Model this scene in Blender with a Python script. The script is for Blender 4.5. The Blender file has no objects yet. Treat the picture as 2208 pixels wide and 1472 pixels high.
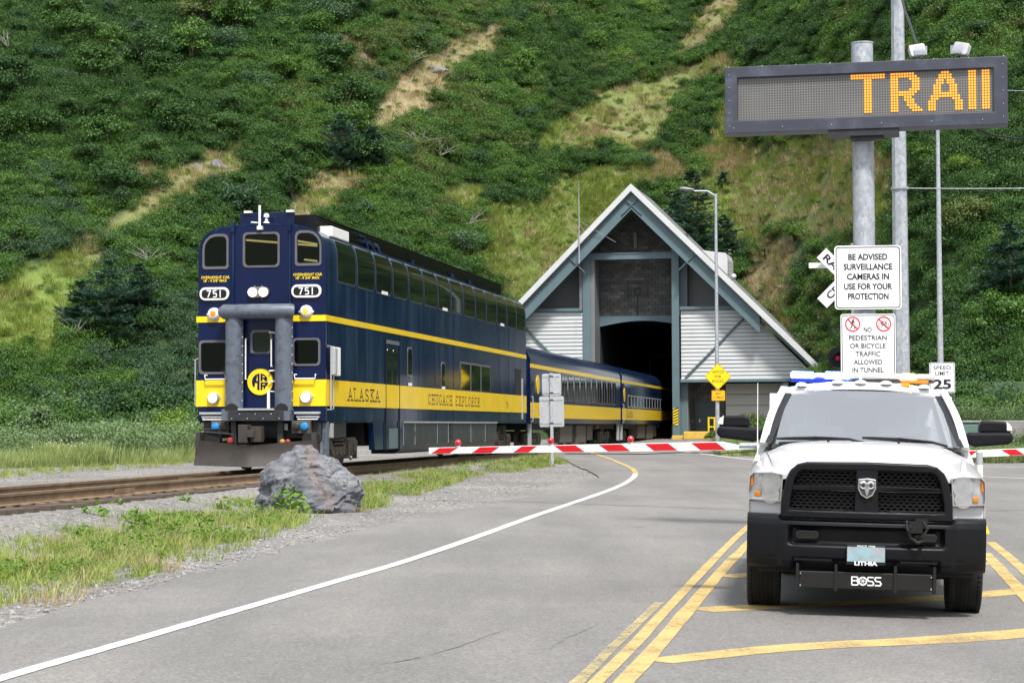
import bpy, bmesh, math, random
import numpy as np
from mathutils import Vector, Matrix, noise

R = math.radians
SC = bpy.context.scene
COL = SC.collection
rng = random.Random(7)
nrg = np.random.default_rng(11)

# ------------------------------------------------------------------ camera
EYE = 1.6
FPX = 4400.0                       # focal length in photo pixels (2208 wide)
PITCH = math.atan((905 - 736) / FPX)
ROLL = 0.004
fw = Vector((0, math.cos(PITCH), math.sin(PITCH)))
rt = Vector((1, 0, 0))
up = rt.cross(fw)
rt2 = rt * math.cos(ROLL) - up * math.sin(ROLL)
up2 = rt * math.sin(ROLL) + up * math.cos(ROLL)
cam_d = bpy.data.cameras.new('camera')
cam = bpy.data.objects.new('camera', cam_d)
COL.objects.link(cam)
m3 = Matrix((rt2, up2, -fw)).transposed()
cam.matrix_world = Matrix.Translation((0, 0, EYE)) @ m3.to_4x4()
cam_d.sensor_width = 36.0
cam_d.lens = 36.0 * FPX / 2208.0
cam_d.clip_start = 0.2
cam_d.clip_end = 5000
cam_d.dof.use_dof = True
cam_d.dof.focus_distance = 34.0
cam_d.dof.aperture_fstop = 11.0
SC.camera = cam

# ------------------------------------------------------------------ sky, sun, exposure
SUN_EL, SUN_AZ = R(58), R(164)     # azimuth measured from +Y clockwise: behind the camera, to its right
world = bpy.data.worlds.new('World')
SC.world = world
world.use_nodes = True
wn = world.node_tree
for n in list(wn.nodes): wn.nodes.remove(n)
wo = wn.nodes.new('ShaderNodeOutputWorld')
bg = wn.nodes.new('ShaderNodeBackground')
sky = wn.nodes.new('ShaderNodeTexSky')
sky.sky_type = 'NISHITA'
sky.sun_disc = False
sky.sun_elevation = SUN_EL
sky.sun_rotation = SUN_AZ
sky.dust_density = 4.0
sky.air_density = 1.0
wmix = wn.nodes.new('ShaderNodeMixRGB')           # thin bright overcast veil over the clear sky
wmix.inputs[0].default_value = 0.72
wmix.inputs[2].default_value = (7.6, 7.9, 8.4, 1)
wn.links.new(sky.outputs[0], wmix.inputs[1])
wn.links.new(wmix.outputs[0], bg.inputs[0])
bg.inputs[1].default_value = 0.088
wn.links.new(bg.outputs[0], wo.inputs[0])
sd = bpy.data.lights.new('sun', 'SUN')
sd.energy = 2.8
sd.angle = R(9)
sd.color = (1.0, 0.965, 0.91)
sun = bpy.data.objects.new('sun', sd)
COL.objects.link(sun)
sdir = Vector((math.sin(SUN_AZ) * math.cos(SUN_EL), math.cos(SUN_AZ) * math.cos(SUN_EL), math.sin(SUN_EL)))
sun.rotation_euler = sdir.to_track_quat('Z', 'Y').to_euler()
sun.location = sdir * 60
SC.view_settings.view_transform = 'Standard'
SC.view_settings.look = 'None'
SC.view_settings.gamma = 1.0
SC.view_settings.use_curve_mapping = False
SC.view_settings.exposure = 1.0

# ------------------------------------------------------------------ picture ray helpers and the lie of the land
def ray(u, v):
    return (rt2 * ((u - 1104) / FPX) - up2 * ((v - 736) / FPX) + fw)
def P(u, v, D):
    d = ray(u, v)
    return Vector((0, 0, EYE)) + d * (D / d.y)
def uv_of(p):
    q = Vector(p) - Vector((0, 0, EYE))
    z = q.dot(fw)
    return 1104 + FPX * q.dot(rt2) / z, 736 - FPX * q.dot(up2) / z
def clamp(x, a, b): return max(a, min(b, x))
def sstep(a, b, x):
    t = clamp((x - a) / (b - a), 0, 1)
    return t * t * (3 - 2 * t)
TR0 = Vector((-5.55, 45.26, 0.5))                  # rail level under the front of the leading car
TA = R(10.0)
TD = Vector((math.sin(TA), math.cos(TA), -.003))      # along the track, away; it falls very slightly
TS = Vector((math.cos(TA), -math.sin(TA), 0))      # to the right of the track
def T(s, lat, z): return TR0 + TD * s + TS * lat + Vector((0, 0, z))
def track_sl(x, y):
    q = Vector((x - TR0.x, y - TR0.y, 0))
    return q.dot(TD), q.dot(TS)
def G(x, y):
    z = 0.005 * clamp(y - 15, 0, 100)
    z -= 0.025 * (clamp(x, -1, 6) + 1) * (1 - sstep(30, 62, y))
    return z
def gp(u, v, dz=0.0):
    """Point of the ground seen at a pixel."""
    d = ray(u, v)
    lo, hi = 3.0, 400.0
    for _ in range(50):
        mid = (lo + hi) / 2
        p = Vector((0, 0, EYE)) + d * (mid / d.y)
        if p.z > G(p.x, p.y): lo = mid
        else: hi = mid
    p = Vector((0, 0, EYE)) + d * (lo / d.y)
    p.z = G(p.x, p.y) + dz
    return p
def interp_curve(pts, n):
    """Catmull-Rom through points, n samples per span."""
    pts = [Vector(p) for p in pts]
    out = []
    for i in range(len(pts) - 1):
        p0 = pts[max(i - 1, 0)]; p1 = pts[i]; p2 = pts[i + 1]; p3 = pts[min(i + 2, len(pts) - 1)]
        for k in range(n):
            t = k / n
            out.append(0.5 * ((2 * p1) + (p2 - p0) * t + (2 * p0 - 5 * p1 + 4 * p2 - p3) * t * t + (3 * p1 - p0 - 3 * p2 + p3) * t ** 3))
    out.append(pts[-1])
    return out

# ------------------------------------------------------------------ mesh builder
class MB:
    def __init__(s, warp=None): s.v, s.f, s.warp = [], [], warp
    def add(s, vs, fs, M=None):
        o = len(s.v)
        for p in vs:
            p = Vector(p)
            s.v.append(M @ p if M is not None else p)
        s.f += [[i + o for i in f] for f in fs]
        return s
    def box(s, x0, x1, y0, y1, z0, z1, M=None):
        vs = [(x0, y0, z0), (x1, y0, z0), (x1, y1, z0), (x0, y1, z0), (x0, y0, z1), (x1, y0, z1), (x1, y1, z1), (x0, y1, z1)]
        return s.add(vs, [(0, 3, 2, 1), (4, 5, 6, 7), (0, 1, 5, 4), (1, 2, 6, 5), (2, 3, 7, 6), (3, 0, 4, 7)], M)
    def prism(s, poly, a0, a1, axis='y', M=None):
        """Extrude a polygon: axis y takes (x, z) points, axis x takes (y, z), axis z takes (x, y)."""
        if axis == 'y': mk = lambda p, a: (p[0], a, p[1])
        elif axis == 'x': mk = lambda p, a: (a, p[0], p[1])
        else: mk = lambda p, a: (p[0], p[1], a)
        n = len(poly)
        ar = sum(poly[i][0] * poly[(i + 1) % n][1] - poly[(i + 1) % n][0] * poly[i][1] for i in range(n))
        poly = list(poly)
        if (ar > 0) != (axis == 'y'): poly.reverse()
        if axis == 'y': poly = poly[::-1] if False else poly
        vs = [mk(p, a0) for p in poly] + [mk(p, a1) for p in poly]
        fs = [list(range(n))[::-1], [i + n for i in range(n)]]
        fs += [(i, (i + 1) % n, (i + 1) % n + n, i + n) for i in range(n)]
        return s.add(vs, fs, M)
    def ring(s, outer, inner, y0, y1, M=None):
        """A frame in the xz plane between two closed outlines of the same length."""
        n = len(outer)
        vs = [(p[0], y0, p[1]) for p in outer] + [(p[0], y0, p[1]) for p in inner] + [(p[0], y1, p[1]) for p in outer] + [(p[0], y1, p[1]) for p in inner]
        fs = []
        for i in range(n):
            j = (i + 1) % n
            fs += [(i, j, n + j, n + i), (2 * n + i, 3 * n + i, 3 * n + j, 2 * n + j), (i, 2 * n + i, 2 * n + j, j), (n + i, n + j, 3 * n + j, 3 * n + i)]
        return s.add(vs, fs, M)
    def tube(s, pts, r, n=8, caps=True, M=None):
        pts = [Vector(p) for p in pts]
        rr = r if isinstance(r, (list, tuple)) else [r] * len(pts)
        vs, fs = [], []
        t0 = (pts[1] - pts[0]).normalized()
        a = Vector((0, 0, 1)) if abs(t0.z) < .9 else Vector((1, 0, 0))
        a = (a - t0 * a.dot(t0)).normalized()
        for i, p in enumerate(pts):
            t = (pts[min(i + 1, len(pts) - 1)] - pts[max(i - 1, 0)]).normalized()
            a = (a - t * a.dot(t)).normalized()
            b = t.cross(a)
            for k in range(n):
                g = 2 * math.pi * k / n
                vs.append(p + (a * math.cos(g) + b * math.sin(g)) * rr[i])
        for i in range(len(pts) - 1):
            for k in range(n):
                fs.append((i * n + k, i * n + (k + 1) % n, (i + 1) * n + (k + 1) % n, (i + 1) * n + k))
        if caps:
            fs.append(list(range(n))[::-1]); fs.append([(len(pts) - 1) * n + k for k in range(n)])
        return s.add(vs, fs, M)
    def lathe(s, prof, n=20, M=None):
        """Profile of (radius, height) round z."""
        vs, fs = [], []
        for r, z in prof:
            for k in range(n):
                g = 2 * math.pi * k / n
                vs.append((r * math.cos(g), r * math.sin(g), z))
        for i in range(len(prof) - 1):
            for k in range(n):
                fs.append((i * n + k, i * n + (k + 1) % n, (i + 1) * n + (k + 1) % n, (i + 1) * n + k))
        if prof[0][0] > 1e-4: fs.append(list(range(n))[::-1])
        if prof[-1][0] > 1e-4: fs.append([(len(prof) - 1) * n + k for k in range(n)])
        return s.add(vs, fs, M)
    def grid(s, fn, nu, nv, M=None, wrap=False):
        vs = [fn(i / nu, j / nv) for i in range(nu + 1) for j in range(nv + 1)]
        fs = [(i * (nv + 1) + j, (i + 1) * (nv + 1) + j, (i + 1) * (nv + 1) + j + 1, i * (nv + 1) + j + 1) for i in range(nu) for j in range(nv)]
        return s.add(vs, fs, M)
    def loft(s, secs, closed=True, caps=True, M=None):
        n = len(secs[0]); vs = [p for q in secs for p in q]; fs = []
        for i in range(len(secs) - 1):
            for k in range(n if closed else n - 1):
                fs.append((i * n + k, i * n + (k + 1) % n, (i + 1) * n + (k + 1) % n, (i + 1) * n + k))
        if caps and closed:
            fs.append(list(range(n))[::-1]); fs.append([(len(secs) - 1) * n + k for k in range(n)])
        return s.add(vs, fs, M)
    def ball(s, c, r, n=12, sc=(1, 1, 1)):
        prof = [(math.sin(math.pi * i / (n // 2)) * 1.0, -math.cos(math.pi * i / (n // 2))) for i in range(n // 2 + 1)]
        prof[0] = (1e-5, -1); prof[-1] = (1e-5, 1)
        M = Matrix.Translation(c) @ Matrix.Diagonal((r * sc[0], r * sc[1], r * sc[2], 1))
        return s.lathe(prof, n, M)
    def build(s, name, mat, parent=None, smooth=False, bevel=0, seg=2, angle=35, fix=True):
        me = bpy.data.meshes.new(name)
        vs = [s.warp(p) for p in s.v] if s.warp else s.v
        me.from_pydata([tuple(p) for p in vs], [], s.f)
        if fix:
            bm = bmesh.new(); bm.from_mesh(me)
            bmesh.ops.recalc_face_normals(bm, faces=bm.faces)
            bm.to_mesh(me); bm.free()
        o = bpy.data.objects.new(name, me)
        COL.objects.link(o)
        if parent: o.parent = parent
        me.materials.append(mat)
        if smooth:
            me.shade_smooth()
            if angle < 180: me.set_sharp_from_angle(angle=R(angle))
        if bevel:
            b = o.modifiers.new('bevel', 'BEVEL'); b.width = bevel; b.segments = seg; b.limit_method = 'ANGLE'; b.angle_limit = R(40)
        return o

def islands(mb):
    par = list(range(len(mb.v)))
    def find(a):
        while par[a] != a: par[a] = par[par[a]]; a = par[a]
        return a
    for f in mb.f:
        for i in f[1:]:
            a, b = find(f[0]), find(i)
            if a != b: par[b] = a
    groups = {}
    for f in mb.f: groups.setdefault(find(f[0]), []).append(f)
    return list(groups.values())
def each(mb, name, mat, parent, **kw):
    """Build every loose piece of the shape as an object of its own."""
    out = []
    for fs in islands(mb):
        idx = sorted({i for f in fs for i in f}); mp = {a: k for k, a in enumerate(idx)}
        q = MB(mb.warp); q.v = [mb.v[i] for i in idx]; q.f = [[mp[i] for i in f] for f in fs]
        out.append(q.build(name, mat, parent, **kw))
    return out
def np_mesh(name, verts, quads):
    me = bpy.data.meshes.new(name)
    k = quads.shape[1]
    me.vertices.add(len(verts)); me.vertices.foreach_set('co', np.asarray(verts, dtype=np.float32).ravel())
    me.loops.add(quads.size); me.loops.foreach_set('vertex_index', quads.astype(np.int32).ravel())
    me.polygons.add(len(quads)); me.polygons.foreach_set('loop_start', np.arange(0, quads.size, k, dtype=np.int32))
    me.update(calc_edges=True); me.validate()
    return me
def rrect(cx, cz, w, h, r, n=5, rot=0):
    out = []
    for qx, qz, a0 in ((1, 1, 0), (-1, 1, 90), (-1, -1, 180), (1, -1, 270)):
        for k in range(n + 1):
            a = R(a0 + 90 * k / n)
            out.append((qx * (w / 2 - r) + r * math.cos(a), qz * (h / 2 - r) + r * math.sin(a)))
    c, s_ = math.cos(rot), math.sin(rot)
    return [(cx + x * c - z * s_, cz + x * s_ + z * c) for x, z in out]
def circ(cx, cz, r, n=24, a0=0): return [(cx + r * math.cos(a0 + 2 * math.pi * k / n), cz + r * math.sin(a0 + 2 * math.pi * k / n)) for k in range(n)]

# ------------------------------------------------------------------ things
def tag(o, label, cat, group=None):
    o['label'] = label; o['category'] = cat
    if group: o['group'] = group
    return o
def thing(name, label, cat, loc=(0, 0, 0), rot=(0, 0, 0), group=None):
    o = bpy.data.objects.new(name, None)
    COL.objects.link(o)
    o.location = loc; o.rotation_euler = rot; o.empty_display_size = .2
    return tag(o, label, cat, group)
def setting(o): o['kind'] = 'structure'; return o
def stuff(o, label=None):
    o['kind'] = 'stuff'
    if label: o['label'] = label
    return o
def share(src, name, parent, M=None):
    o = src.copy(); o.name = name; COL.objects.link(o); o.parent = parent
    if M is not None: o.matrix_local = M
    return o
def text(name, s, w, h, mat, parent, M, bold=0.0, thick=0.0, spacing=1.0):
    """Flat lettering fitted to w x h, drawn in the local xy plane of M, centred."""
    c = bpy.data.curves.new(name, 'FONT'); c.body = s; c.align_x = 'CENTER'; c.offset = bold; c.resolution_u = 3
    c.space_character = spacing
    tmp = bpy.data.objects.new(name, c)
    me = bpy.data.meshes.new_from_object(tmp)
    bpy.data.objects.remove(tmp); bpy.data.curves.remove(c)
    co = np.empty(len(me.vertices) * 3, dtype=np.float32); me.vertices.foreach_get('co', co); co = co.reshape(-1, 3)
    lo, hi = co.min(0), co.max(0)
    out = (co - (lo + hi) / 2)
    out[:, 0] *= w / (hi[0] - lo[0]); out[:, 1] *= h / (hi[1] - lo[1]); out[:, 2] = 0
    me.vertices.foreach_set('co', out.ravel()); me.transform(M); me.update()
    me.materials.clear(); me.materials.append(mat)
    o = bpy.data.objects.new(name, me); COL.objects.link(o); o.parent = parent
    return o
FRONT = Matrix(((1, 0, 0, 0), (0, 0, -1, 0), (0, 1, 0, 0), (0, 0, 0, 1)))      # lettering read from -y
SIDE = Matrix(((0, 0, 1, 0), (1, 0, 0, 0), (0, 1, 0, 0), (0, 0, 0, 1)))        # lettering read from +x
BACK = Matrix(((-1, 0, 0, 0), (0, 0, 1, 0), (0, 1, 0, 0), (0, 0, 0, 1)))
def at(x, y, z, B=FRONT): return Matrix.Translation((x, y, z)) @ B
def ribbon(mb, pts, w, M, closed=False):
    """A flat stroke of width w along 2d points (mitred)."""
    n = len(pts); L, Rr = [], []
    for i, p in enumerate(pts):
        a = Vector(pts[i - 1]) if (i > 0 or closed) else None
        b = Vector(pts[(i + 1) % n]) if (i < n - 1 or closed) else None
        p = Vector(p)
        if a is None: d = (b - p).normalized(); k = 1
        elif b is None: d = (p - a).normalized(); k = 1
        else:
            d1 = (p - a).normalized(); d2 = (b - p).normalized(); d = (d1 + d2).normalized()
            k = 1 / max(.5, d.dot(d1))
        nrm = Vector((-d.y, d.x)) * (w / 2 * k)
        L.append(p + nrm); Rr.append(p - nrm)
    vs = [(q.x, q.y, 0) for q in L] + [(q.x, q.y, 0) for q in Rr]
    fs = [(i, n + i, n + (i + 1) % n, (i + 1) % n) for i in range(n if closed else n - 1)]
    mb.add(vs, fs, M)
GLYPH = {  # slab-serif stroke letters in a 0.7 x 1 box: strokes, then feet (x, y)
    'A': ([[(.08, 0), (.35, 1), (.62, 0)], [(.17, .34), (.53, .34)]], [(.08, 0), (.62, 0)]),
    'L': ([[(.15, 1), (.15, 0), (.62, 0), (.62, .22)]], [(.15, 1)]),
    'S': ([[(.6, .78), (.5, .97), (.2, .97), (.1, .78), (.2, .56), (.5, .46), (.6, .24), (.5, .03), (.2, .03), (.1, .24)]], []),
    'K': ([[(.15, 0), (.15, 1)], [(.57, 1), (.17, .45)], [(.27, .58), (.6, 0)]], [(.15, 0), (.15, 1), (.57, 1), (.6, 0)]),
    'C': ([[(.6, .75), (.48, .97), (.25, .97), (.1, .75), (.1, .25), (.25, .03), (.48, .03), (.6, .25)]], []),
    'H': ([[(.13, 0), (.13, 1)], [(.57, 0), (.57, 1)], [(.13, .5), (.57, .5)]], [(.13, 0), (.13, 1), (.57, 0), (.57, 1)]),
    'U': ([[(.13, 1), (.13, .25), (.25, .03), (.45, .03), (.57, .25), (.57, 1)]], [(.13, 1), (.57, 1)]),
    'G': ([[(.6, .75), (.48, .97), (.25, .97), (.1, .75), (.1, .25), (.25, .03), (.48, .03), (.6, .2), (.6, .45), (.4, .45)]], []),
    'E': ([[(.6, .75), (.6, .97), (.15, .97), (.15, .03), (.62, .03), (.62, .25)], [(.15, .5), (.45, .5)]], []),
    'X': ([[(.1, 1), (.6, 0)], [(.6, 1), (.1, 0)]], [(.1, 1), (.6, 0), (.6, 1), (.1, 0)]),
    'P': ([[(.15, 0), (.15, .97), (.48, .97), (.6, .8), (.6, .62), (.48, .45), (.15, .45)]], [(.15, 0)]),
    'O': ([[(.25, .97), (.1, .75), (.1, .25), (.25, .03), (.45, .03), (.6, .25), (.6, .75), (.45, .97), (.25, .97)]], []),
    'R': ([[(.15, 0), (.15, .97), (.48, .97), (.6, .8), (.6, .66), (.48, .5), (.15, .5)], [(.36, .5), (.6, 0)]], [(.15, 0), (.6, 0)]),
    '7': ([[(.08, .92), (.6, .92), (.25, 0)]], []),
    '5': ([[(.58, .92), (.14, .92), (.14, .56), (.5, .56), (.58, .46), (.58, .16), (.5, .07), (.1, .07)]], []),
    '1': ([[(.35, 0), (.35, 1)]], []),
}
def strokes(name, s, w, h, mat, parent, M, t=.13, serif=.2, gap=.16):
    mb = MB(); x = 0.0; items = []
    for ch in s:
        if ch == ' ': x += .62; continue
        items.append((x, ch)); x += (.45 if ch == '1' else .7) + gap
    tot = x - gap; kx, kz = w / tot, h
    for x0, ch in items:
        st, ft = GLYPH[ch]
        if ch == '1': x0 -= .13
        for q in st: ribbon(mb, [((x0 + a - tot / 2) * kx, (b - .5) * kz) for a, b in q], t * h * .8, M)
        if serif:
            for a, b in ft: ribbon(mb, [((x0 + a - serif - tot / 2) * kx, (b - .5) * kz), ((x0 + a + serif - tot / 2) * kx, (b - .5) * kz)], t * h * .7, M)
    return mb.build(name, mat, parent, fix=False)
# ------------------------------------------------------------------ materials
MATS = {}
def nodes_of(name):
    m = bpy.data.materials.new(name); m.use_nodes = True
    nt = m.node_tree
    for n in list(nt.nodes): nt.nodes.remove(n)
    out = nt.nodes.new('ShaderNodeOutputMaterial')
    b = nt.nodes.new('ShaderNodeBsdfPrincipled')
    nt.links.new(b.outputs[0], out.inputs[0])
    return m, nt, b, out
def N(nt, typ, **kw):
    n = nt.nodes.new(typ)
    for k, v in kw.items():
        if k.startswith('i_'):
            key = k[2:]
            n.inputs[int(key) if key.isdigit() else key].default_value = v
        else: setattr(n, k, v)
    return n
def coords(nt, scale=(1, 1, 1), kind='Object'):
    tc = N(nt, 'ShaderNodeTexCoord'); mp = N(nt, 'ShaderNodeMapping')
    mp.inputs['Scale'].default_value = scale
    nt.links.new(tc.outputs[kind], mp.inputs[0])
    return mp.outputs[0]
def ramp(nt, fac, stops):
    r = N(nt, 'ShaderNodeValToRGB')
    els = r.color_ramp.elements
    while len(els) < len(stops): els.new(.5)
    for e, (p, c) in zip(els, stops): e.position = p; e.color = (*c, 1) if len(c) == 3 else c
    nt.links.new(fac, r.inputs[0])
    return r.outputs[0]
def mix(nt, fac, a, b, mode='MIX'):
    m = N(nt, 'ShaderNodeMixRGB', blend_type=mode)
    for i, x in enumerate((fac, a, b)):
        if hasattr(x, 'is_linked') or hasattr(x, 'links'): nt.links.new(x, m.inputs[i])
        elif isinstance(x, (int, float)): m.inputs[i].default_value = x if i == 0 else (x, x, x, 1)
        else: m.inputs[i].default_value = (*x, 1)
    return m.outputs[0]
def tnoise(nt, vec, scale, detail=4, rough=.6):
    n = N(nt, 'ShaderNodeTexNoise'); n.inputs['Scale'].default_value = scale; n.inputs['Detail'].default_value = detail; n.inputs['Roughness'].default_value = rough
    nt.links.new(vec, n.inputs['Vector'])
    return n.outputs[0]
def bump(nt, b, h, strength, dist=.01):
    bp = N(nt, 'ShaderNodeBump'); bp.inputs['Strength'].default_value = strength; bp.inputs['Distance'].default_value = dist
    nt.links.new(h, bp.inputs['Height']); nt.links.new(bp.outputs[0], b.inputs['Normal'])
def M_(name, col, rough=.5, metal=0.0, var=.12, scale=3.0, bumpy=0.0, bscale=40, coat=0.0, streak=None, dirt=None, spec=.5):
    if name in MATS: return MATS[name]
    m, nt, b, out = nodes_of(name)
    vec = coords(nt)
    c1 = tuple(x * (1 - var) for x in col); c2 = tuple(min(1, x * (1 + var)) for x in col)
    n1 = tnoise(nt, vec, scale, 5)
    base = mix(nt, ramp(nt, n1, [(.3, (0, 0, 0)), (.7, (1, 1, 1))]), c1, c2)
    if dirt:          # (colour, amount, scale) patches of grime of their own shape
        nd = tnoise(nt, vec, dirt[2], 6, .7)
        f = ramp(nt, nd, [(.5, (0, 0, 0)), (.72, (dirt[1],) * 3)])
        base = mix(nt, f, base, dirt[0])
    if streak:        # (colour, amount, scale): runs of weathering down the surface
        v2 = coords(nt, (streak[2], streak[2], streak[2] * .07))
        ns = tnoise(nt, v2, 1.0, 5, .65)
        f = ramp(nt, ns, [(.48, (0, 0, 0)), (.75, (streak[1],) * 3)])
        base = mix(nt, f, base, streak[0])
    nt.links.new(base, b.inputs['Base Color'])
    b.inputs['Metallic'].default_value = metal
    b.inputs['Specular IOR Level'].default_value = spec
    rr = N(nt, 'ShaderNodeMapRange'); rr.inputs[3].default_value = max(0, rough * .8); rr.inputs[4].default_value = min(1, rough * 1.25)
    nt.links.new(n1, rr.inputs[0]); nt.links.new(rr.outputs[0], b.inputs['Roughness'])
    b.inputs['Coat Weight'].default_value = coat
    b.inputs['Coat Roughness'].default_value = .06
    if bumpy: bump(nt, b, tnoise(nt, vec, bscale, 4), bumpy)
    MATS[name] = m
    return m
def emit(name, col, strength, base=(.8, .8, .8)):
    m, nt, b, out = nodes_of(name)
    b.inputs['Base Color'].default_value = (*base, 1)
    b.inputs['Emission Color'].default_value = (*col, 1)
    b.inputs['Emission Strength'].default_value = strength
    b.inputs['Roughness'].default_value = .2
    return m
def glass(name, tint, refl=.12, rough=.02, edge=.9):
    """A thin pane: see-through with a tint, reflecting more at a slant."""
    m, nt, b, out = nodes_of(name)
    nt.nodes.remove(b)
    tr = N(nt, 'ShaderNodeBsdfTransparent'); tr.inputs[0].default_value = (*tint, 1)
    gl = N(nt, 'ShaderNodeBsdfGlossy'); gl.inputs['Roughness'].default_value = rough; gl.inputs[0].default_value = (1, 1, 1, 1)
    lw = N(nt, 'ShaderNodeLayerWeight'); lw.inputs[0].default_value = .25
    mr = N(nt, 'ShaderNodeMapRange'); mr.inputs[3].default_value = refl; mr.inputs[4].default_value = edge
    nt.links.new(lw.outputs['Fresnel'], mr.inputs[0])
    mx = N(nt, 'ShaderNodeMixShader')
    nt.links.new(mr.outputs[0], mx.inputs[0]); nt.links.new(tr.outputs[0], mx.inputs[1]); nt.links.new(gl.outputs[0], mx.inputs[2])
    nt.links.new(mx.outputs[0], out.inputs[0])
    return m

navy = M_('navy_paint', (.0032, .0085, .046), .22, var=.18, scale=1.2, coat=.12, spec=.35)
navy_side = M_('weathered_navy_paint', (.0038, .014, .048), .13, dirt=((.035, .045, .07), .35, .5), var=.25, scale=1.4, coat=0, streak=((.055, .085, .16), .5, 2.6), bumpy=.025, bscale=1.3, spec=.3)
yellow = M_('yellow_paint', (.86, .60, .012), .3, var=.05, scale=2, coat=.2)
yellow_side = M_('weathered_yellow_paint', (.84, .56, .012), .3, var=.07, scale=2, coat=.2, streak=((.72, .6, .22), .45, 3))
white_gloss = M_('white_car_paint', (.64, .64, .655), .22, var=.015, scale=1.5, coat=.6)
white_matt = M_('white_enamel', (.78, .78, .77), .4, var=.05, scale=8)
steel_grey = M_('grey_diaphragm_paint', (.098, .118, .152), .45, var=.12, scale=5, dirt=((.02, .02, .022), .8, 7))
dark_steel = M_('dark_steel', (.02, .021, .024), .5, var=.3, scale=8, bumpy=.1, dirt=((.07, .055, .04), .5, 5))
grime = M_('road_grime_steel', (.10, .085, .065), .75, var=.3, scale=6, bumpy=.25, bscale=30, dirt=((.03, .027, .022), .8, 4))
plow_mat = M_('rusty_plough_steel', (.036, .030, .025), .65, var=.3, scale=4, bumpy=.15, dirt=((.04, .036, .034), .8, 3))
black_plastic = M_('black_textured_plastic', (.006, .0065, .0085), .42, var=.15, scale=12, bumpy=.05, bscale=180, spec=.22)
black_gloss = M_('black_gloss', (.01, .01, .011), .25, var=.1)
rubber = M_('tyre_rubber', (.016, .016, .016), .8, var=.25, scale=12, bumpy=.15)
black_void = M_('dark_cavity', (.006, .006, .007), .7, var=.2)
chrome = M_('chrome', (.75, .76, .78), .12, metal=1, var=.03)
alu = M_('bare_aluminium', (.52, .53, .55), .42, metal=.55, var=.06, scale=4, dirt=((.36, .37, .38), .5, 6))
def galv():
    m, nt, b, out = nodes_of('galvanised_steel')
    vec = coords(nt, (1, 1, .6))
    vo = N(nt, 'ShaderNodeTexVoronoi'); vo.inputs['Scale'].default_value = 26
    nt.links.new(vec, vo.inputs['Vector'])
    sp = N(nt, 'ShaderNodeSeparateColor'); nt.links.new(vo.outputs['Color'], sp.inputs[0])
    n2 = tnoise(nt, vec, 3, 5)
    f = mix(nt, .45, sp.outputs[0], n2)
    c = ramp(nt, f, [(.15, (.30, .325, .36)), (.55, (.40, .425, .46)), (.9, (.52, .54, .57))])
    nt.links.new(c, b.inputs['Base Color']); b.inputs['Metallic'].default_value = .35; b.inputs['Roughness'].default_value = .5
    return m
galvanised = galv()
teal_steel = M_('blue_grey_steel_paint', (.10, .155, .175), .5, var=.08, scale=1.2, streak=((.09, .14, .165), .5, 2.0))
fascia_white = M_('pale_roof_edge_metal', (.56, .57, .57), .45, var=.06, scale=1.0)
siding_mat = M_('pale_siding_metal', (.49, .51, .515), .45, var=.06, scale=.6, streak=((.36, .37, .36), .45, 1.2))
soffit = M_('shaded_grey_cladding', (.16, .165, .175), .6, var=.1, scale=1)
block_mat = None
def block():
    m, nt, b, out = nodes_of('weathered_concrete_block')
    oi = N(nt, 'ShaderNodeObjectInfo'); ge = N(nt, 'ShaderNodeNewGeometry')
    vec = coords(nt)
    ad = N(nt, 'ShaderNodeMath', operation='ADD'); nt.links.new(oi.outputs['Random'], ad.inputs[0]); nt.links.new(ge.outputs['Random Per Island'], ad.inputs[1])
    fr = N(nt, 'ShaderNodeMath', operation='FRACT'); nt.links.new(ad.outputs[0], fr.inputs[0])
    c = ramp(nt, fr.outputs[0], [(0, (.075, .074, .073)), (.4, (.095, .092, .09)), (.75, (.115, .111, .108)), (1, (.15, .146, .142))])
    c2 = mix(nt, .5, c, ramp(nt, tnoise(nt, vec, 14, 5), [(.3, (.5, .5, .5)), (.75, (1, 1, 1))]), 'MULTIPLY')
    nt.links.new(c2, b.inputs['Base Color']); b.inputs['Roughness'].default_value = .9
    bump(nt, b, tnoise(nt, vec, 30, 4), .3)
    return m
block_mat = block()
mortar = M_('dark_mortar', (.07, .068, .066), .9)
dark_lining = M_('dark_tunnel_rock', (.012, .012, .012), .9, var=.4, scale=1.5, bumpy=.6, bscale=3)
teal_door = M_('teal_door_paint', (.03, .055, .065), .45)
garage_mat = M_('pale_garage_panel', (.50, .50, .47), .5, var=.05, scale=1)
sign_white = M_('white_sign_sheeting', (.80, .80, .81), .35, var=.03, scale=2)
sign_black = M_('black_sign_ink', (.012, .011, .02), .45, var=.05)
sign_red = M_('red_sign_ink', (.62, .015, .03), .4, var=.05)
sign_yellow = M_('yellow_sign_sheeting', (.88, .62, .004), .35, var=.04, scale=2)
sign_orange = M_('amber_plaque_sheeting', (.86, .44, .004), .35, var=.04, scale=2)
gate_red = M_('red_gate_sheeting', (.55, .006, .012), .35, var=.06, scale=3)
gate_white = M_('white_gate_paint', (.78, .78, .78), .4, var=.06, scale=3, dirt=((.5, .5, .49), .4, 8))
vms_case = M_('charcoal_sign_case', (.042, .047, .066), .45, var=.1, scale=2, dirt=((.13, .15, .2), .38, 4))
yellow_curb = M_('worn_yellow_kerb_paint', (.62, .40, .06), .7, var=.15, scale=3, dirt=((.35, .3, .2), .7, 4))
dark_glass = M_('dark_tinted_glass', (.008, .011, .009), .04, var=.1, spec=.8)
frame_grey = M_('grey_window_gasket', (.10, .10, .115), .5)
train_glass = glass('train_cab_glass', (.35, .36, .36), .03)
wood_tie = M_('weathered_tie_wood', (.075, .058, .045), .9, var=.35, scale=4, bumpy=.5, bscale=18)
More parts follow.
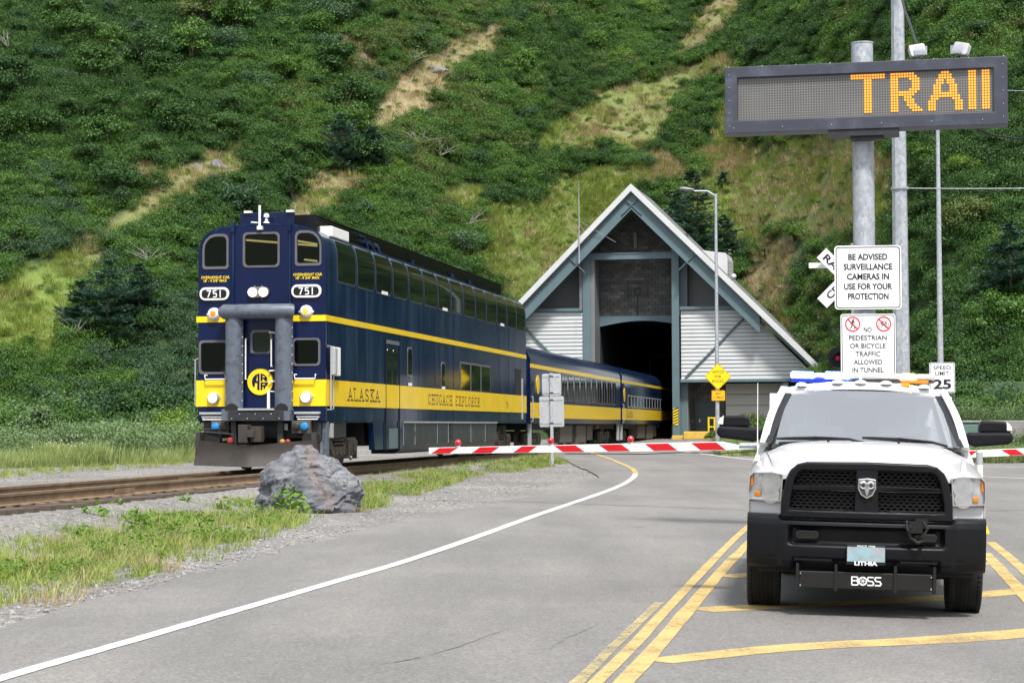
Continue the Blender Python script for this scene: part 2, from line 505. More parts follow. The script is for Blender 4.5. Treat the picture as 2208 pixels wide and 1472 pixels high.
def rail_m():
    m, nt, b, out = nodes_of('rusty_rail_steel')
    vec = coords(nt)
    c = ramp(nt, tnoise(nt, vec, 3, 6), [(.3, (.13, .085, .05)), (.6, (.21, .14, .08)), (.8, (.26, .19, .12))])
    nt.links.new(c, b.inputs['Base Color']); b.inputs['Roughness'].default_value = .75
    bump(nt, b, tnoise(nt, vec, 40, 4), .2)
    return m
rail_mat = rail_m()
rail_top = M_('worn_rail_head', (.40, .34, .27), .35, metal=.7, var=.15)
concrete = M_('stained_concrete', (.24, .235, .225), .9, var=.2, scale=1.2, bumpy=.3, bscale=12, dirt=((.09, .095, .08), .8, 1.5))
green_box = M_('dull_green_cabinet_paint', (.10, .17, .145), .5, var=.06)
def asphalt_m():
    m, nt, b, out = nodes_of('aged_asphalt')
    vec = coords(nt)
    big = tnoise(nt, vec, .22, 5, .6)
    v2 = coords(nt, (1.0, .16, 1)); lane = tnoise(nt, v2, .8, 4, .6)
    fine = tnoise(nt, vec, 75, 2, .7)
    vo = N(nt, 'ShaderNodeTexVoronoi'); vo.inputs['Scale'].default_value = 60; nt.links.new(vec, vo.inputs['Vector'])
    sp = N(nt, 'ShaderNodeSeparateColor'); nt.links.new(vo.outputs['Color'], sp.inputs[0])
    c = ramp(nt, mix(nt, .5, big, lane), [(.36, (.138, .133, .127)), (.5, (.172, .166, .159)), (.62, (.212, .203, .191))])
    c = mix(nt, 1.0, c, ramp(nt, sp.outputs[0], [(0, (.72, .72, .73)), (.4, (.9, .9, .9)), (.8, (1.08, 1.08, 1.06)), (1, (1.35, 1.33, 1.3))]), 'MULTIPLY')
    c = mix(nt, .6, c, ramp(nt, fine, [(.3, (.6, .6, .6)), (.7, (1.3, 1.3, 1.3))]), 'MULTIPLY')
    st = tnoise(nt, coords(nt, (1, .5, 1)), .9, 6, .7)           # oil and patch stains
    c = mix(nt, ramp(nt, st, [(.56, (0, 0, 0)), (.75, (.45, .45, .45))]), c, (.11, .105, .10))
    nt.links.new(c, b.inputs['Base Color']); b.inputs['Roughness'].default_value = .85
    bump(nt, b, mix(nt, .5, sp.outputs[1], fine), .45, .006)
    return m
asphalt = asphalt_m()
def gravel_m():
    m, nt, b, out = nodes_of('gravel_and_dust')
    vec = coords(nt)
    vo = N(nt, 'ShaderNodeTexVoronoi'); vo.inputs['Scale'].default_value = 22; nt.links.new(vec, vo.inputs['Vector'])
    vs = N(nt, 'ShaderNodeTexVoronoi'); vs.inputs['Scale'].default_value = 55; nt.links.new(vec, vs.inputs['Vector'])
    sp = N(nt, 'ShaderNodeSeparateColor'); nt.links.new(vo.outputs['Color'], sp.inputs[0])
    sp2 = N(nt, 'ShaderNodeSeparateColor'); nt.links.new(vs.outputs['Color'], sp2.inputs[0])
    big = tnoise(nt, vec, .35, 5)
    c = ramp(nt, big, [(.3, (.18, .174, .168)), (.55, (.245, .236, .223)), (.75, (.32, .305, .283))])
    c = mix(nt, .8, c, ramp(nt, sp.outputs[0], [(0, (.42, .43, .46)), (.5, (.9, .9, .92)), (.85, (1.15, 1.13, 1.1)), (1, (1.7, 1.65, 1.55))]), 'MULTIPLY')
    c = mix(nt, .7, c, ramp(nt, sp2.outputs[0], [(0, (.45, .45, .47)), (.6, (1, 1, 1)), (1, (1.45, 1.42, 1.36))]), 'MULTIPLY')
    nt.links.new(c, b.inputs['Base Color']); b.inputs['Roughness'].default_value = .92
    h = mix(nt, .5, vo.outputs['Distance'], vs.outputs['Distance'])
    bump(nt, b, h, .9, .03)
    return m
gravel = gravel_m()
def worn_paint(name, col, wear):
    """Road marking: paint with the aggregate showing through where it has worn off."""
    m, nt, b, out = nodes_of(name)
    vec = coords(nt)
    n1 = tnoise(nt, vec, 28, 5, .75); n2 = tnoise(nt, vec, 1.7, 3)
    f = mix(nt, .42, n1, n2)
    f = ramp(nt, f, [(wear - .12, (.9, .9, .9)), (wear + .10, (.06, .06, .06))])
    c = mix(nt, ramp(nt, tnoise(nt, vec, 9, 4), [(.3, (0, 0, 0)), (.7, (1, 1, 1))]), tuple(x * .86 for x in col), col)
    b.inputs['Roughness'].default_value = .7
    nt.links.new(c, b.inputs['Base Color'])
    tr = N(nt, 'ShaderNodeBsdfTransparent'); mx = N(nt, 'ShaderNodeMixShader')
    nt.links.new(f, mx.inputs[0]); nt.links.new(tr.outputs[0], mx.inputs[2]); nt.links.new(b.outputs[0], mx.inputs[1])
    nt.links.new(mx.outputs[0], out.inputs[0])
    inv = f
    return m
paint_white = worn_paint('white_line_paint', (.66, .66, .65), .36)
paint_yellow = worn_paint('yellow_line_paint', (.56, .40, .15), .43)
paint_faded = worn_paint('faded_yellow_line_paint', (.52, .42, .19), .52)
def leaf_m(name, c0, c1, c2, trans=.25, rough=.5):
    m, nt, b, out = nodes_of(name)
    oi = N(nt, 'ShaderNodeObjectInfo'); ge = N(nt, 'ShaderNodeNewGeometry')
    mx = N(nt, 'ShaderNodeMath', operation='MULTIPLY_ADD'); mx.inputs[1].default_value = .55
    nt.links.new(ge.outputs['Random Per Island'], mx.inputs[0])
    ms = N(nt, 'ShaderNodeMath', operation='MULTIPLY'); ms.inputs[1].default_value = .45; nt.links.new(oi.outputs['Random'], ms.inputs[0])
    nt.links.new(ms.outputs[0], mx.inputs[2])
    c = ramp(nt, mx.outputs[0], [(.1, c0), (.5, c1), (.9, c2)])
    nt.links.new(c, b.inputs['Base Color']); b.inputs['Roughness'].default_value = rough; b.inputs['Specular IOR Level'].default_value = .3
    tl = N(nt, 'ShaderNodeBsdfTranslucent'); nt.links.new(mix(nt, 1.0, c, (1.0, 1.0, .55), 'MULTIPLY'), tl.inputs[0])
    ms2 = N(nt, 'ShaderNodeMixShader'); ms2.inputs[0].default_value = trans
    nt.links.new(b.outputs[0], ms2.inputs[1]); nt.links.new(tl.outputs[0], ms2.inputs[2]); nt.links.new(ms2.outputs[0], out.inputs[0])
    return m
leaf_dark = leaf_m('dark_green_leaves', (.018, .052, .012), (.040, .102, .020), (.078, .160, .030))
leaf_mid = leaf_m('green_leaves', (.036, .094, .014), (.070, .160, .024), (.125, .225, .036))
leaf_olive = leaf_m('olive_leaves', (.055, .086, .022), (.10, .145, .034), (.165, .205, .056))
leaf_blue = leaf_m('blue_green_leaves', (.028, .068, .030), (.054, .114, .050), (.095, .165, .076))
leaf_bright = leaf_m('bright_yellow_green_leaves', (.062, .135, .016), (.115, .21, .026), (.18, .28, .04))
needle = leaf_m('spruce_needles', (.032, .08, .056), (.075, .15, .11), (.135, .23, .175), trans=.15)
leaf_sage = leaf_m('sage_green_leaves', (.075, .135, .05), (.13, .205, .085), (.20, .28, .13))
dry_blade = leaf_m('dry_tan_grass', (.29, .22, .12), (.43, .35, .20), (.55, .47, .30), trans=.3, rough=.7)
green_blade = leaf_m('yellow_green_grass', (.16, .23, .045), (.26, .33, .07), (.38, .42, .14), trans=.3, rough=.6)
fresh_blade = leaf_m('fresh_green_grass', (.065, .15, .02), (.12, .23, .034), (.19, .29, .055), trans=.3, rough=.6)
meadow_blade = leaf_m('pale_meadow_grass', (.19, .27, .09), (.30, .38, .14), (.43, .46, .22), trans=.35, rough=.6)
petal_white = M_('white_petals', (.75, .75, .7), .7, var=.05)
petal_pink = M_('pink_petals', (.50, .10, .33), .7, var=.2)
bark = M_('grey_bark', (.12, .105, .09), .9, var=.3, scale=12, bumpy=.4)
dead_wood = M_('bleached_dead_wood', (.34, .31, .28), .9, var=.2, scale=10)
# ------------------------------------------------------------------ ground
def ax(lo, hi, step, far): return [-f for f in far[::-1] if -f < lo] + list(np.arange(lo, hi + .01, step)) + [f for f in far if f > hi]
def lerp_tab(tab, x):
    return float(np.interp(x, [t[0] for t in tab], [t[1] for t in tab]))
ROAD_L = [(-8, -7.4), (2, -5.8), (10, -4.65), (15.5, -3.95), (24.3, -2.75), (30.3, -1.75), (40, .38), (46, 1.4), (50.5, 2.15), (55, 2.1), (59, 1.9), (67, 1.75), (74, 1.5), (80, 1.9), (112, 7.6)]
ROAD_R = [(-8, 60), (54, 60), (55, 19), (58, 11.4), (64, 8.4), (70, 7.5), (76, 7.1), (90, 7.4), (112, 9.6)]
def on_road(x, y, m=0.0):
    return -8 < y < 112 and lerp_tab(ROAD_L, y) - m < x < lerp_tab(ROAD_R, y) + m
FAR = [110, 150, 220, 400, 900, 2400]
xs = ax(-60, 78, 1.0, FAR); ys = ax(-30, 130, 1.0, FAR)
vs, fs = [], []
for x in xs:
    for y in ys:
        near = sstep(90, 60, abs(x)) if abs(x) > 60 else 1
        z = G(x, y) + (-.008 if on_road(x, y, 1.2) else .035 * noise.noise((x * .5, y * .5, 3)) - .01)
        vs.append((x, y, z))
ny = len(ys)
fs = [(i * ny + j, (i + 1) * ny + j, (i + 1) * ny + j + 1, i * ny + j + 1) for i in range(len(xs) - 1) for j in range(ny - 1)]
setting(MB().add(vs, fs).build('ground', gravel, smooth=True, angle=180))

# asphalt: rows across the roadway, with a ragged left edge where it runs out into the gravel
rows = list(np.arange(-8, 112.01, .5)); nu = 34
vs = []
for y in rows:
    ka = 1 - .75 * sstep(36, 48, y); xl = lerp_tab(ROAD_L, y) + ka * (.22 * noise.noise((y * .7, 5, 0)) + .12 * noise.noise((y * 2.3, 9, 0))); xr = lerp_tab(ROAD_R, y)
    for i in range(nu + 1):
        t = (i / nu) ** 1.6
        x = xl + (xr - xl) * t
        vs.append((x, y, G(x, y) + .02))
fs = [(j * (nu + 1) + i, j * (nu + 1) + i + 1, (j + 1) * (nu + 1) + i + 1, (j + 1) * (nu + 1) + i) for j in range(len(rows) - 1) for i in range(nu)]
setting(MB().add(vs, fs).build('road', asphalt, smooth=True, angle=180))

def marking(pts, width, mat, name, dz=.026, n=14, ragged=.012, seed=0):
    c = interp_curve([Vector((p[0], p[1], 0)) for p in pts], n)
    mb = MB(); vs = []
    for i, p in enumerate(c):
        t = (c[min(i + 1, len(c) - 1)] - c[max(i - 1, 0)]).normalized(); nn = Vector((-t.y, t.x, 0))
        w = width(i / (len(c) - 1)) if callable(width) else width
        for k, sg in enumerate((1, -1)):
            q = p + nn * (sg * w / 2 + ragged * noise.noise((p.x * 4 + k * 9, p.y * 4, seed)))
            vs.append((q.x, q.y, G(q.x, q.y) + dz))
    fs = [(2 * i, 2 * i + 1, 2 * i + 3, 2 * i + 2) for i in range(len(c) - 1)]
    return setting(mb.add(vs, fs).build(name, mat))
def pxy(u, v): p = gp(u, v); return (p.x, p.y)
white_pts = [pxy(*q) for q in ((-420, 1600), (0, 1470), (350, 1368), (700, 1265), (930, 1195), (1169, 1109), (1325, 1054), (1362, 1034), (1371, 1022))]
marking(white_pts, .135, paint_white, 'white_edge_line')
marking([pxy(1371, 1023), pxy(1364, 1013), pxy(1342, 1002), pxy(1310, 989), pxy(1271, 976)], .14, paint_yellow, 'yellow_edge_line', dz=.031)
marking([pxy(1395, 965), pxy(1480, 975), pxy(1600, 990), pxy(1760, 1006), pxy(1930, 1019), pxy(2110, 1029), pxy(2330, 1036), pxy(2700, 1044)], .13, paint_white, 'far_edge_line')
marking([pxy(1205, 1545), pxy(1292, 1472), pxy(1596, 1153), pxy(1700, 1062)], .098, paint_yellow, 'centre_line')
marking([pxy(1265, 1545), pxy(1352, 1472), pxy(1597, 1192), pxy(1725, 1070)], .13, paint_yellow, 'centre_line')
marking([pxy(1160, 1545), pxy(1252, 1472), pxy(1336, 1388), pxy(1421, 1305)], .082, paint_faded, 'faded_centre_line', dz=.0285)
marking([pxy(1413, 1432), pxy(1700, 1402), pxy(2000, 1386), pxy(2208, 1370), pxy(2420, 1352)], lambda t: .27 + .16 * min(1, t * 1.6), paint_yellow, 'hatch_line', dz=.0235)
marking([pxy(1508, 1320), pxy(1720, 1309), pxy(1990, 1296), pxy(2208, 1278), pxy(2330, 1268)], .38, paint_yellow, 'hatch_line', dz=.0235)
marking([pxy(1560, 1247), pxy(1720, 1238), pxy(2000, 1224), pxy(2140, 1217)], .36, paint_yellow, 'hatch_line', dz=.0235)
marking([pxy(2300, 1385), pxy(2198, 1275), pxy(2127, 1199), pxy(2098, 1168)], .15, paint_yellow, 'island_line')
marking([pxy(2330, 1350), pxy(2208, 1234), pxy(2172, 1201), pxy(2136, 1172)], .13, paint_yellow, 'island_line')

# cracks in the asphalt: thin sunken tar-dark seams
crack_mat = M_('asphalt_crack', (.135, .131, .126), .95, var=.3, scale=20)
for pts in ([(1185, 1404), (1210, 1388), (1262, 1363), (1290, 1350)], [(1480, 1009), (1520, 1011), (1555, 1012)], [(1520, 1063), (1560, 1064), (1590, 1063)],
            [(820, 1437), (880, 1428), (960, 1408), (1090, 1362)], [(1350, 1140), (1400, 1137)]):
    marking([pxy(*q) for q in pts], lambda t: .016 * math.sin(math.pi * t) + .004, crack_mat, 'asphalt_crack', dz=.0225, n=10, ragged=.03)

# ------------------------------------------------------------------ hill
BASE = [(-6000, 60), (-2600, 66), (-900, 88), (0, 97), (420, 98), (800, 103), (1100, 110), (1250, 120), (1480, 121), (1620, 116), (1760, 104), (1900, 88), (2060, 77), (2208, 75), (3000, 70), (5200, 60), (9000, 55)]
def hill_h(x, y):
    u = 1104 + FPX * x / max(y, 1)
    d = y - lerp_tab(BASE, u)
    if d <= 0: return 0.0
    h = .74 * (math.sqrt(d * d + 16) - 4) * (1 - .12 * sstep(30, 90, d))
    k = sstep(0, 9, d)
    a = x * .6 - y * .35
    h += k * (1.5 * noise.noise((a * .11, (x + y) * .03, 1)) + .7 * noise.noise((x * .25, y * .25, 7)) + .25 * noise.noise((x * .8, y * .8, 4)))
    return max(h, 0)
def HZ(x, y): return G(x, y) + hill_h(x, y)
def inside(poly, x, y):
    c = False; j = len(poly) - 1
    for i in range(len(poly)):
        if (poly[i][1] > y) != (poly[j][1] > y) and x < (poly[j][0] - poly[i][0]) * (y - poly[i][1]) / (poly[j][1] - poly[i][1]) + poly[i][0]: c = not c
        j = i
    return c
# where the thicket opens on grass: (outline seen from the road, dryness 0 green .. 1 tan)
OPEN = [([(785, 262), (840, 200), (915, 130), (1000, 82), (1075, 68), (1062, 118), (985, 162), (958, 215), (890, 258), (805, 282)], .85),
        ([(1462, 105), (1500, 48), (1560, -10), (1640, -10), (1580, 50), (1525, 105), (1465, 132)], .75),
        ([(1230, 268), (1310, 205), (1440, 168), (1560, 128), (1595, 160), (1480, 205), (1465, 225), (1410, 300), (1375, 330), (1310, 305), (1220, 315)], .5),
        ([(1390, 345), (1440, 330), (1485, 365), (1480, 400), (1420, 395)], .85),
        ([(1200, 400), (1350, 375), (1400, 392), (1350, 430), (1290, 490), (1230, 550), (1160, 620), (1095, 640), (1090, 570), (1150, 480)], .15),
        ([(1290, 440), (1345, 400), (1330, 440), (1270, 500)], .8),
        ([(1600, 330), (1700, 330), (1845, 290), (1880, 370), (1840, 470), (1780, 520), (1690, 480), (1640, 520), (1600, 440)], .5),
        ([(1700, 330), (1840, 300), (1850, 360), (1740, 400)], .95),
        ([(1620, 580), (1650, 540), (1700, 530), (1720, 600), (1690, 680), (1650, 660), (1600, 620)], .9),
        ([(170, 530), (320, 415), (410, 352), (500, 325), (510, 378), (420, 422), (325, 488), (220, 535)], .65),
        ([(265, 385), (310, 352), (350, 372), (330, 400)], .8),
        ([(610, 470), (665, 390), (750, 360), (790, 395), (730, 450), (660, 495)], .6),
        ([(-60, 650), (70, 575), (150, 555), (190, 590), (165, 690), (120, 750), (-60, 760)], .0),
        ([(735, 85), (765, 75), (780, 110), (810, 145), (780, 160), (745, 140)], .95),
        ([(240, 245), (285, 245), (280, 270), (245, 270)], .9),
        ([(1040, 470), (1110, 440), (1180, 430), (1200, 450), (1100, 520), (1050, 520)], .1),
        ([(1860, 370), (1915, 330), (1960, 380), (1940, 470), (1880, 480)], .6)]
OPEN += [([(1000, 560), (1080, 530), (1150, 520), (1190, 540), (1120, 590), (1090, 620)], .15), ([(1460, 430), (1540, 380), (1600, 400), (1640, 440), (1610, 520), (1580, 560)], .1),
         ([(1500, 330), (1590, 320), (1600, 380), (1540, 370)], .75), ([(1560, 200), (1600, 180), (1600, 330), (1540, 300)], .3), ([(700, 300), (760, 290), (740, 340), (705, 340)], .9),
         ([(1180, 270), (1260, 250), (1300, 310), (1230, 330), (1160, 320)], .05), ([(930, 420), (1020, 400), (1060, 430), (980, 470)], .15), ([(1650, 700), (1700, 690), (1720, 760), (1690, 740)], .6)]
def grow(q, k):
    cx = sum(p[0] for p in q) / len(q); cy = sum(p[1] for p in q) / len(q)
    return [(cx + (x - cx) * k, cy + (y - cy) * k) for x, y in q]
OPEN = [(grow(q, 1.14), dry) for q, dry in OPEN]
OPEN_BOX = [(min(p[0] for p in q), max(p[0] for p in q), min(p[1] for p in q), max(p[1] for p in q)) for q, _ in OPEN]
def open_at(p):
    """(openness, dryness) of the thicket at a point of the slope."""
    u, v = uv_of(p)
    u += 16 * noise.noise((p[0] * .4, p[1] * .4, 20)) + 8 * noise.noise((p[0] * 1.3, p[2] * 1.3, 21))
    v += 12 * noise.noise((p[0] * .4, p[1] * .4, 30)) + 7 * noise.noise((p[0] * 1.3, p[2] * 1.3, 31))
    for (q, dry), (a, b, c, d) in zip(OPEN, OPEN_BOX):
        if a <= u <= b and c <= v <= d and inside(q, u, v): return 1.0, clamp(dry + .36 * noise.noise((p[0] * .35, p[1] * .35, 40)), 0, 1)
    return 0.0, 0.0
us = list(np.arange(-6000, -700, 250)) + list(np.arange(-700, 2900, 16)) + list(np.arange(2900, 9001, 250))
ds = [-3, 0, 1, 2, 3, 4.5, 6] + list(np.arange(7.0, 100, 1.1)) + [108, 120]
vs, cols = [], []
for u in us:
    b = lerp_tab(BASE, u); a = (u - 1104) / FPX
    for d in ds:
        y = b + d; x = a * y
        z = HZ(x, y) - (.12 if d <= 0 else 0)
        vs.append((x, y, z))
        fine = -700 <= u <= 2900
        o, dr = open_at((x, y, z)) if fine else (0, 0)
        cols.append((o * dr, o * (1 - dr), 0, 1))
nd = len(ds); fs = []
for i in range(len(us) - 1):
    for j in range(nd - 1):
        q = (i * nd + j, (i + 1) * nd + j, (i + 1) * nd + j + 1, i * nd + j + 1)
        c = sum((Vector(vs[k]) for k in q), Vector()) / 4
        s_, l_ = track_sl(c.x, c.y)
        if abs(l_ - .2) < 4.2 and c.z < 8.6 and 60 < s_ < 130: continue     # the bore of the tunnel
        fs.append(q)
def hill_mat():
    m, nt, b, out = nodes_of('hillside_soil_and_turf')
    vec = coords(nt)
    at_ = N(nt, 'ShaderNodeAttribute', attribute_name='cover'); sp = N(nt, 'ShaderNodeSeparateColor'); nt.links.new(at_.outputs['Color'], sp.inputs[0])
    n1 = tnoise(nt, vec, 1.4, 6, .7)
    g = ramp(nt, n1, [(.3, (.022, .048, .012)), (.6, (.042, .082, .020)), (.8, (.075, .095, .035))])
    t = ramp(nt, tnoise(nt, vec, 5, 6, .75), [(.3, (.24, .185, .10)), (.6, (.38, .31, .18)), (.8, (.48, .41, .26))])
    lg = ramp(nt, tnoise(nt, vec, 4, 6, .75), [(.3, (.10, .16, .026)), (.6, (.19, .26, .05)), (.8, (.30, .33, .10))])
    c = mix(nt, sp.outputs[1], mix(nt, sp.outputs[0], g, t), lg)
    nt.links.new(c, b.inputs['Base Color']); b.inputs['Roughness'].default_value = .95
    bump(nt, b, tnoise(nt, vec, 3, 6, .7), .8, .3)
    return m
hill = MB().add(vs, fs).build('hillside', hill_mat(), smooth=True, angle=180, fix=False)
ca = hill.data.color_attributes.new('cover', 'FLOAT_COLOR', 'POINT')
ca.data.foreach_set('color', np.array(cols, dtype=np.float32).ravel())
setting(hill)
# the mountains that ring the valley behind the road
far_mat = M_('distant_forest', (.035, .06, .03), .95, var=.35, scale=.03)
vs = []
for i in range(97):
    a = 2 * math.pi * i / 96
    for j, (r, h) in enumerate(((330, -1), (420, .28), (560, .75), (700, 1))):
        hh = (95 + 45 * noise.noise((math.cos(a) * 2.2, math.sin(a) * 2.2, 5)) + 18 * noise.noise((math.cos(a) * 9, math.sin(a) * 9, j)))
        vs.append((r * math.sin(a), r * math.cos(a), h * hh if h > 0 else -2))
setting(MB().add(vs, [(i * 4 + j, (i + 1) * 4 + j, (i + 1) * 4 + j + 1, i * 4 + j + 1) for i in range(96) for j in range(3)]).build('distant_hills', far_mat, smooth=True, angle=180))

# ------------------------------------------------------------------ railway track
vs = []; prof = [(-3.6, None), (-2.3, -.33), (-1.6, -.215), (0, -.215), (1.6, -.215), (2.15, -.33), (3.0, None)]
ss = list(np.arange(-70, 96, .6))
for s in ss:
    for lat, z in prof:
        p = T(s, lat + .12 * noise.noise((s * .9, lat, 2)), 0)
        p.z = G(p.x, p.y) - .03 if z is None else max(TR0.z + z + .03 * noise.noise((s * 1.7, lat * 2, 8)), G(p.x, p.y) - .02)
        if s > 36 and lat > 1: p.z = min(p.z, G(p.x, p.y) - .01)
        vs.append(p)
k = len(prof)
setting(MB().add(vs, [(i * k + j, (i + 1) * k + j, (i + 1) * k + j + 1, i * k + j + 1) for i in range(len(ss) - 1) for j in range(k - 1)]).build('track_ballast', gravel, smooth=True, angle=180))
track = thing('railway_track', 'rusty railway track on wooden ties running under the train', 'railway track', TR0, (-.003, 0, -TA))
RP = [(-.075, -.18), (.075, -.18), (.075, -.168), (.018, -.15), (.010, -.055), (.036, -.042), (.036, -.004), (.028, 0), (-.028, 0), (-.036, -.004), (-.036, -.042), (-.010, -.055), (-.018, -.15), (-.075, -.168)]
for lat in (-.755, .755):
    r = MB().prism([(lat + x, z) for x, z in RP], -60, 96, 'y').build('rail', rail_mat, track)
    MB().box(lat - .027, lat + .027, -60, 96, -.001, .0012).build('rail_head', rail_top, r)
    for js in ((-10.5, 1.5) if lat > 0 else (-3.0, -14.5)):
        jb = MB()
        for sg in (-1, 1): jb.box(lat + sg * .014, lat + sg * .042, js - .45, js + .45, -.145, -.06)
        each(jb, 'joint_bar', rail_mat, r)
mb0 = MB().box(-1.32, 1.32, -.115, .115, -.34, -.182).build('tie', wood_tie, track, bevel=.012)
plate_src = None
for i, s in enumerate(np.arange(-18, 30, .53)):
    t_ = mb0 if i == 0 else share(mb0, 'tie', track)
    t_.location = (.05 * math.sin(i * 7.3), s + .04 * math.sin(i * 3.1), -.006 * (i % 3)); t_.rotation_euler.z = .025 * math.sin(i * 5.7)
    if s > 4: continue
    for lat in (-.755, .755):
        if plate_src is None:
            pm = MB().add([(x * q, y * q2, z) for z, q, q2 in ((-.184, 1, 1), (-.172, 1, 1), (-.165, .3, .8)) for x, y in ((-.17, -.09), (.17, -.09), (.17, .09), (-.17, .09))], [(0, 1, 5, 4), (1, 2, 6, 5), (2, 3, 7, 6), (3, 0, 4, 7), (4, 5, 9, 8), (5, 6, 10, 9), (6, 7, 11, 10), (7, 4, 8, 11), (8, 9, 10, 11)])
            q = plate_src = pm.build('tie_plate', rail_mat, t_)
        else: q = share(plate_src, 'tie_plate', t_)
        q.location.x = lat

# ------------------------------------------------------------------ boulder
def rock(name, sil, scale, depth, mat, sub=4, seed=0, rough=.05, chis=9):
    """A block whose front outline follows sil (x, z round 0,0) with chiselled planes."""
    bm = bmesh.new(); bmesh.ops.create_icosphere(bm, subdivisions=sub, radius=1)
    angs = sorted((math.atan2(z, x), math.hypot(x, z)) for x, z in sil)
    A = [a for a, _ in angs]; B = [b for _, b in angs]
    A = [A[-1] - 2 * math.pi] + A + [A[0] + 2 * math.pi]; B = [B[-1]] + B + [B[0]]
    rr = random.Random(seed)
    planes = []
    for _ in range(chis):
        n = Vector((rr.uniform(-1, 1), rr.uniform(-1.2, .3), rr.uniform(-.3, 1))).normalized()
        planes.append((n, rr.uniform(.72, .9)))
    for v in bm.verts:
        d = v.co.copy(); c = math.hypot(d.x, d.z); a = math.atan2(d.z, d.x)
        cc = c ** .55
        p = Vector((math.cos(a) * cc, d.y, math.sin(a) * cc))
        for n, k in planes:
            e = p.dot(n) - k
            if e > 0: p -= n * e * .85
        r = float(np.interp(a, A, B)) * scale
        q = Vector((p.x * r, p.y * depth, p.z * r))
        f = Vector(q) * 2.2 + Vector((seed, 0, 0))
        w = abs(noise.noise(f)) + .6 * abs(noise.noise(f * 2.3)) + .3 * noise.noise(f * 5.5) + .16 * noise.noise(f * 12)
        g2 = Vector((q.x * 2.2 + q.z * 1.2, q.y * 2.2, q.z * 5 - q.x * 2.2)) + Vector((seed, 1, 0)) + Vector((1, 1, 1)) * .25 * noise.noise(q * 3)
        ledge = noise.cell(g2 * 1.3) * .7 + .6 * noise.cell(g2 * 2.7 + Vector((5, 5, 5))) + abs(noise.noise(g2 * 2))
        q *= 1 - rough * (w * 2 - .5) - rough * .9 * ledge
        v.co = q
    me = bpy.data.meshes.new(name); bm.to_mesh(me); bm.free()
    o = bpy.data.objects.new(name, me); COL.objects.link(o); me.materials.append(mat); me.shade_smooth(); me.set_sharp_from_angle(angle=R(48))
    return o
def boulder_mat():
    m, nt, b, out = nodes_of('blue_grey_slate_rock')
    vec = coords(nt); st = coords(nt, (1.2, 1.2, 4.5))
    n1 = tnoise(nt, vec, 2.2, 8, .68); n2 = tnoise(nt, st, 3.2, 8, .7)
    c = ramp(nt, mix(nt, .5, n1, n2), [(.34, (.035, .038, .046)), (.44, (.11, .116, .135)), (.55, (.20, .205, .225)), (.66, (.33, .33, .34)), (.8, (.48, .47, .46))])
    # rust-red seam running down the face
    sx = N(nt, 'ShaderNodeSeparateXYZ'); nt.links.new(vec, sx.inputs[0])
    ln = N(nt, 'ShaderNodeMath', operation='MULTIPLY_ADD'); ln.inputs[1].default_value = .42; nt.links.new(sx.outputs[2], ln.inputs[0]); nt.links.new(sx.outputs[0], ln.inputs[2])
    wob = N(nt, 'ShaderNodeMath', operation='MULTIPLY_ADD'); wob.inputs[1].default_value = .6; nt.links.new(n1, wob.inputs[0]); nt.links.new(ln.outputs[0], wob.inputs[2])
    seam = ramp(nt, wob.outputs[0], [(.34, (0, 0, 0)), (.47, (.3, .3, .3)), (.54, (.3, .3, .3)), (.70, (0, 0, 0))])
    c = mix(nt, seam, c, ramp(nt, n2, [(.3, (.16, .085, .06)), (.7, (.33, .20, .15))]))
    mo = tnoise(nt, vec, 4.5, 6, .7)
    c = mix(nt, ramp(nt, mo, [(.57, (0, 0, 0)), (.64, (.85, .85, .85))]), c, (.045, .043, .016))
    nt.links.new(c, b.inputs['Base Color']); b.inputs['Roughness'].default_value = .85
    bump(nt, b, mix(nt, .5, n2, tnoise(nt, vec, 16, 6, .7)), 1.0, .06)
    return m
bp = gp(664, 1103); bs = bp.y / FPX
sil = [(u - 664, 1045 - v) for u, v in ((543, 1020), (557, 998), (583, 992), (610, 976), (640, 958), (669, 960), (691, 971), (728, 980), (758, 997), (789, 1028), (785, 1058), (777, 1082), (774, 1108), (664, 1120), (555, 1112), (545, 1060))]
bo = rock('boulder', sil, bs, .72, boulder_mat(), sub=6, seed=4, rough=.05, chis=16)
bo.location = (bp.x, bp.y + .35, bp.z + (1103 - 1045) * bs)
tag(bo, 'large blue-grey boulder with a rust-red seam beside the track', 'boulder')
# ------------------------------------------------------------------ train
def sheet(name, loops, thick, mat, parent, M):
    """Flat plate with openings: first loop outside, the others holes, in the local xy plane of M."""
    c = bpy.data.curves.new(name, 'CURVE'); c.dimensions = '2D'; c.fill_mode = 'BOTH'; c.extrude = thick / 2
    for lp in loops:
        sp = c.splines.new('POLY'); sp.points.add(len(lp) - 1)
        for q, p in zip(sp.points, lp): q.co = (p[0], p[1], 0, 1)
        sp.use_cyclic_u = True
    tmp = bpy.data.objects.new(name, c); me = bpy.data.meshes.new_from_object(tmp)
    bpy.data.objects.remove(tmp); bpy.data.curves.remove(c)
    me.transform(M); me.materials.clear(); me.materials.append(mat)
    o = bpy.data.objects.new(name, me); COL.objects.link(o); o.parent = parent
    return o
def section(half):
    return half + [(-x, z) for x, z in half[::-1] if x > 1e-6]
def sec_point(half, z):
    """x of the outline at height z on the right side and its outward normal."""
    for (x0, z0), (x1, z1) in zip(half, half[1:]):
        if z0 <= z <= z1 and z1 > z0:
            t = (z - z0) / (z1 - z0); d = Vector((x1 - x0, z1 - z0)).normalized()
            return x0 + (x1 - x0) * t, (d.y, -d.x)
    return half[-1][0], (0, 1)
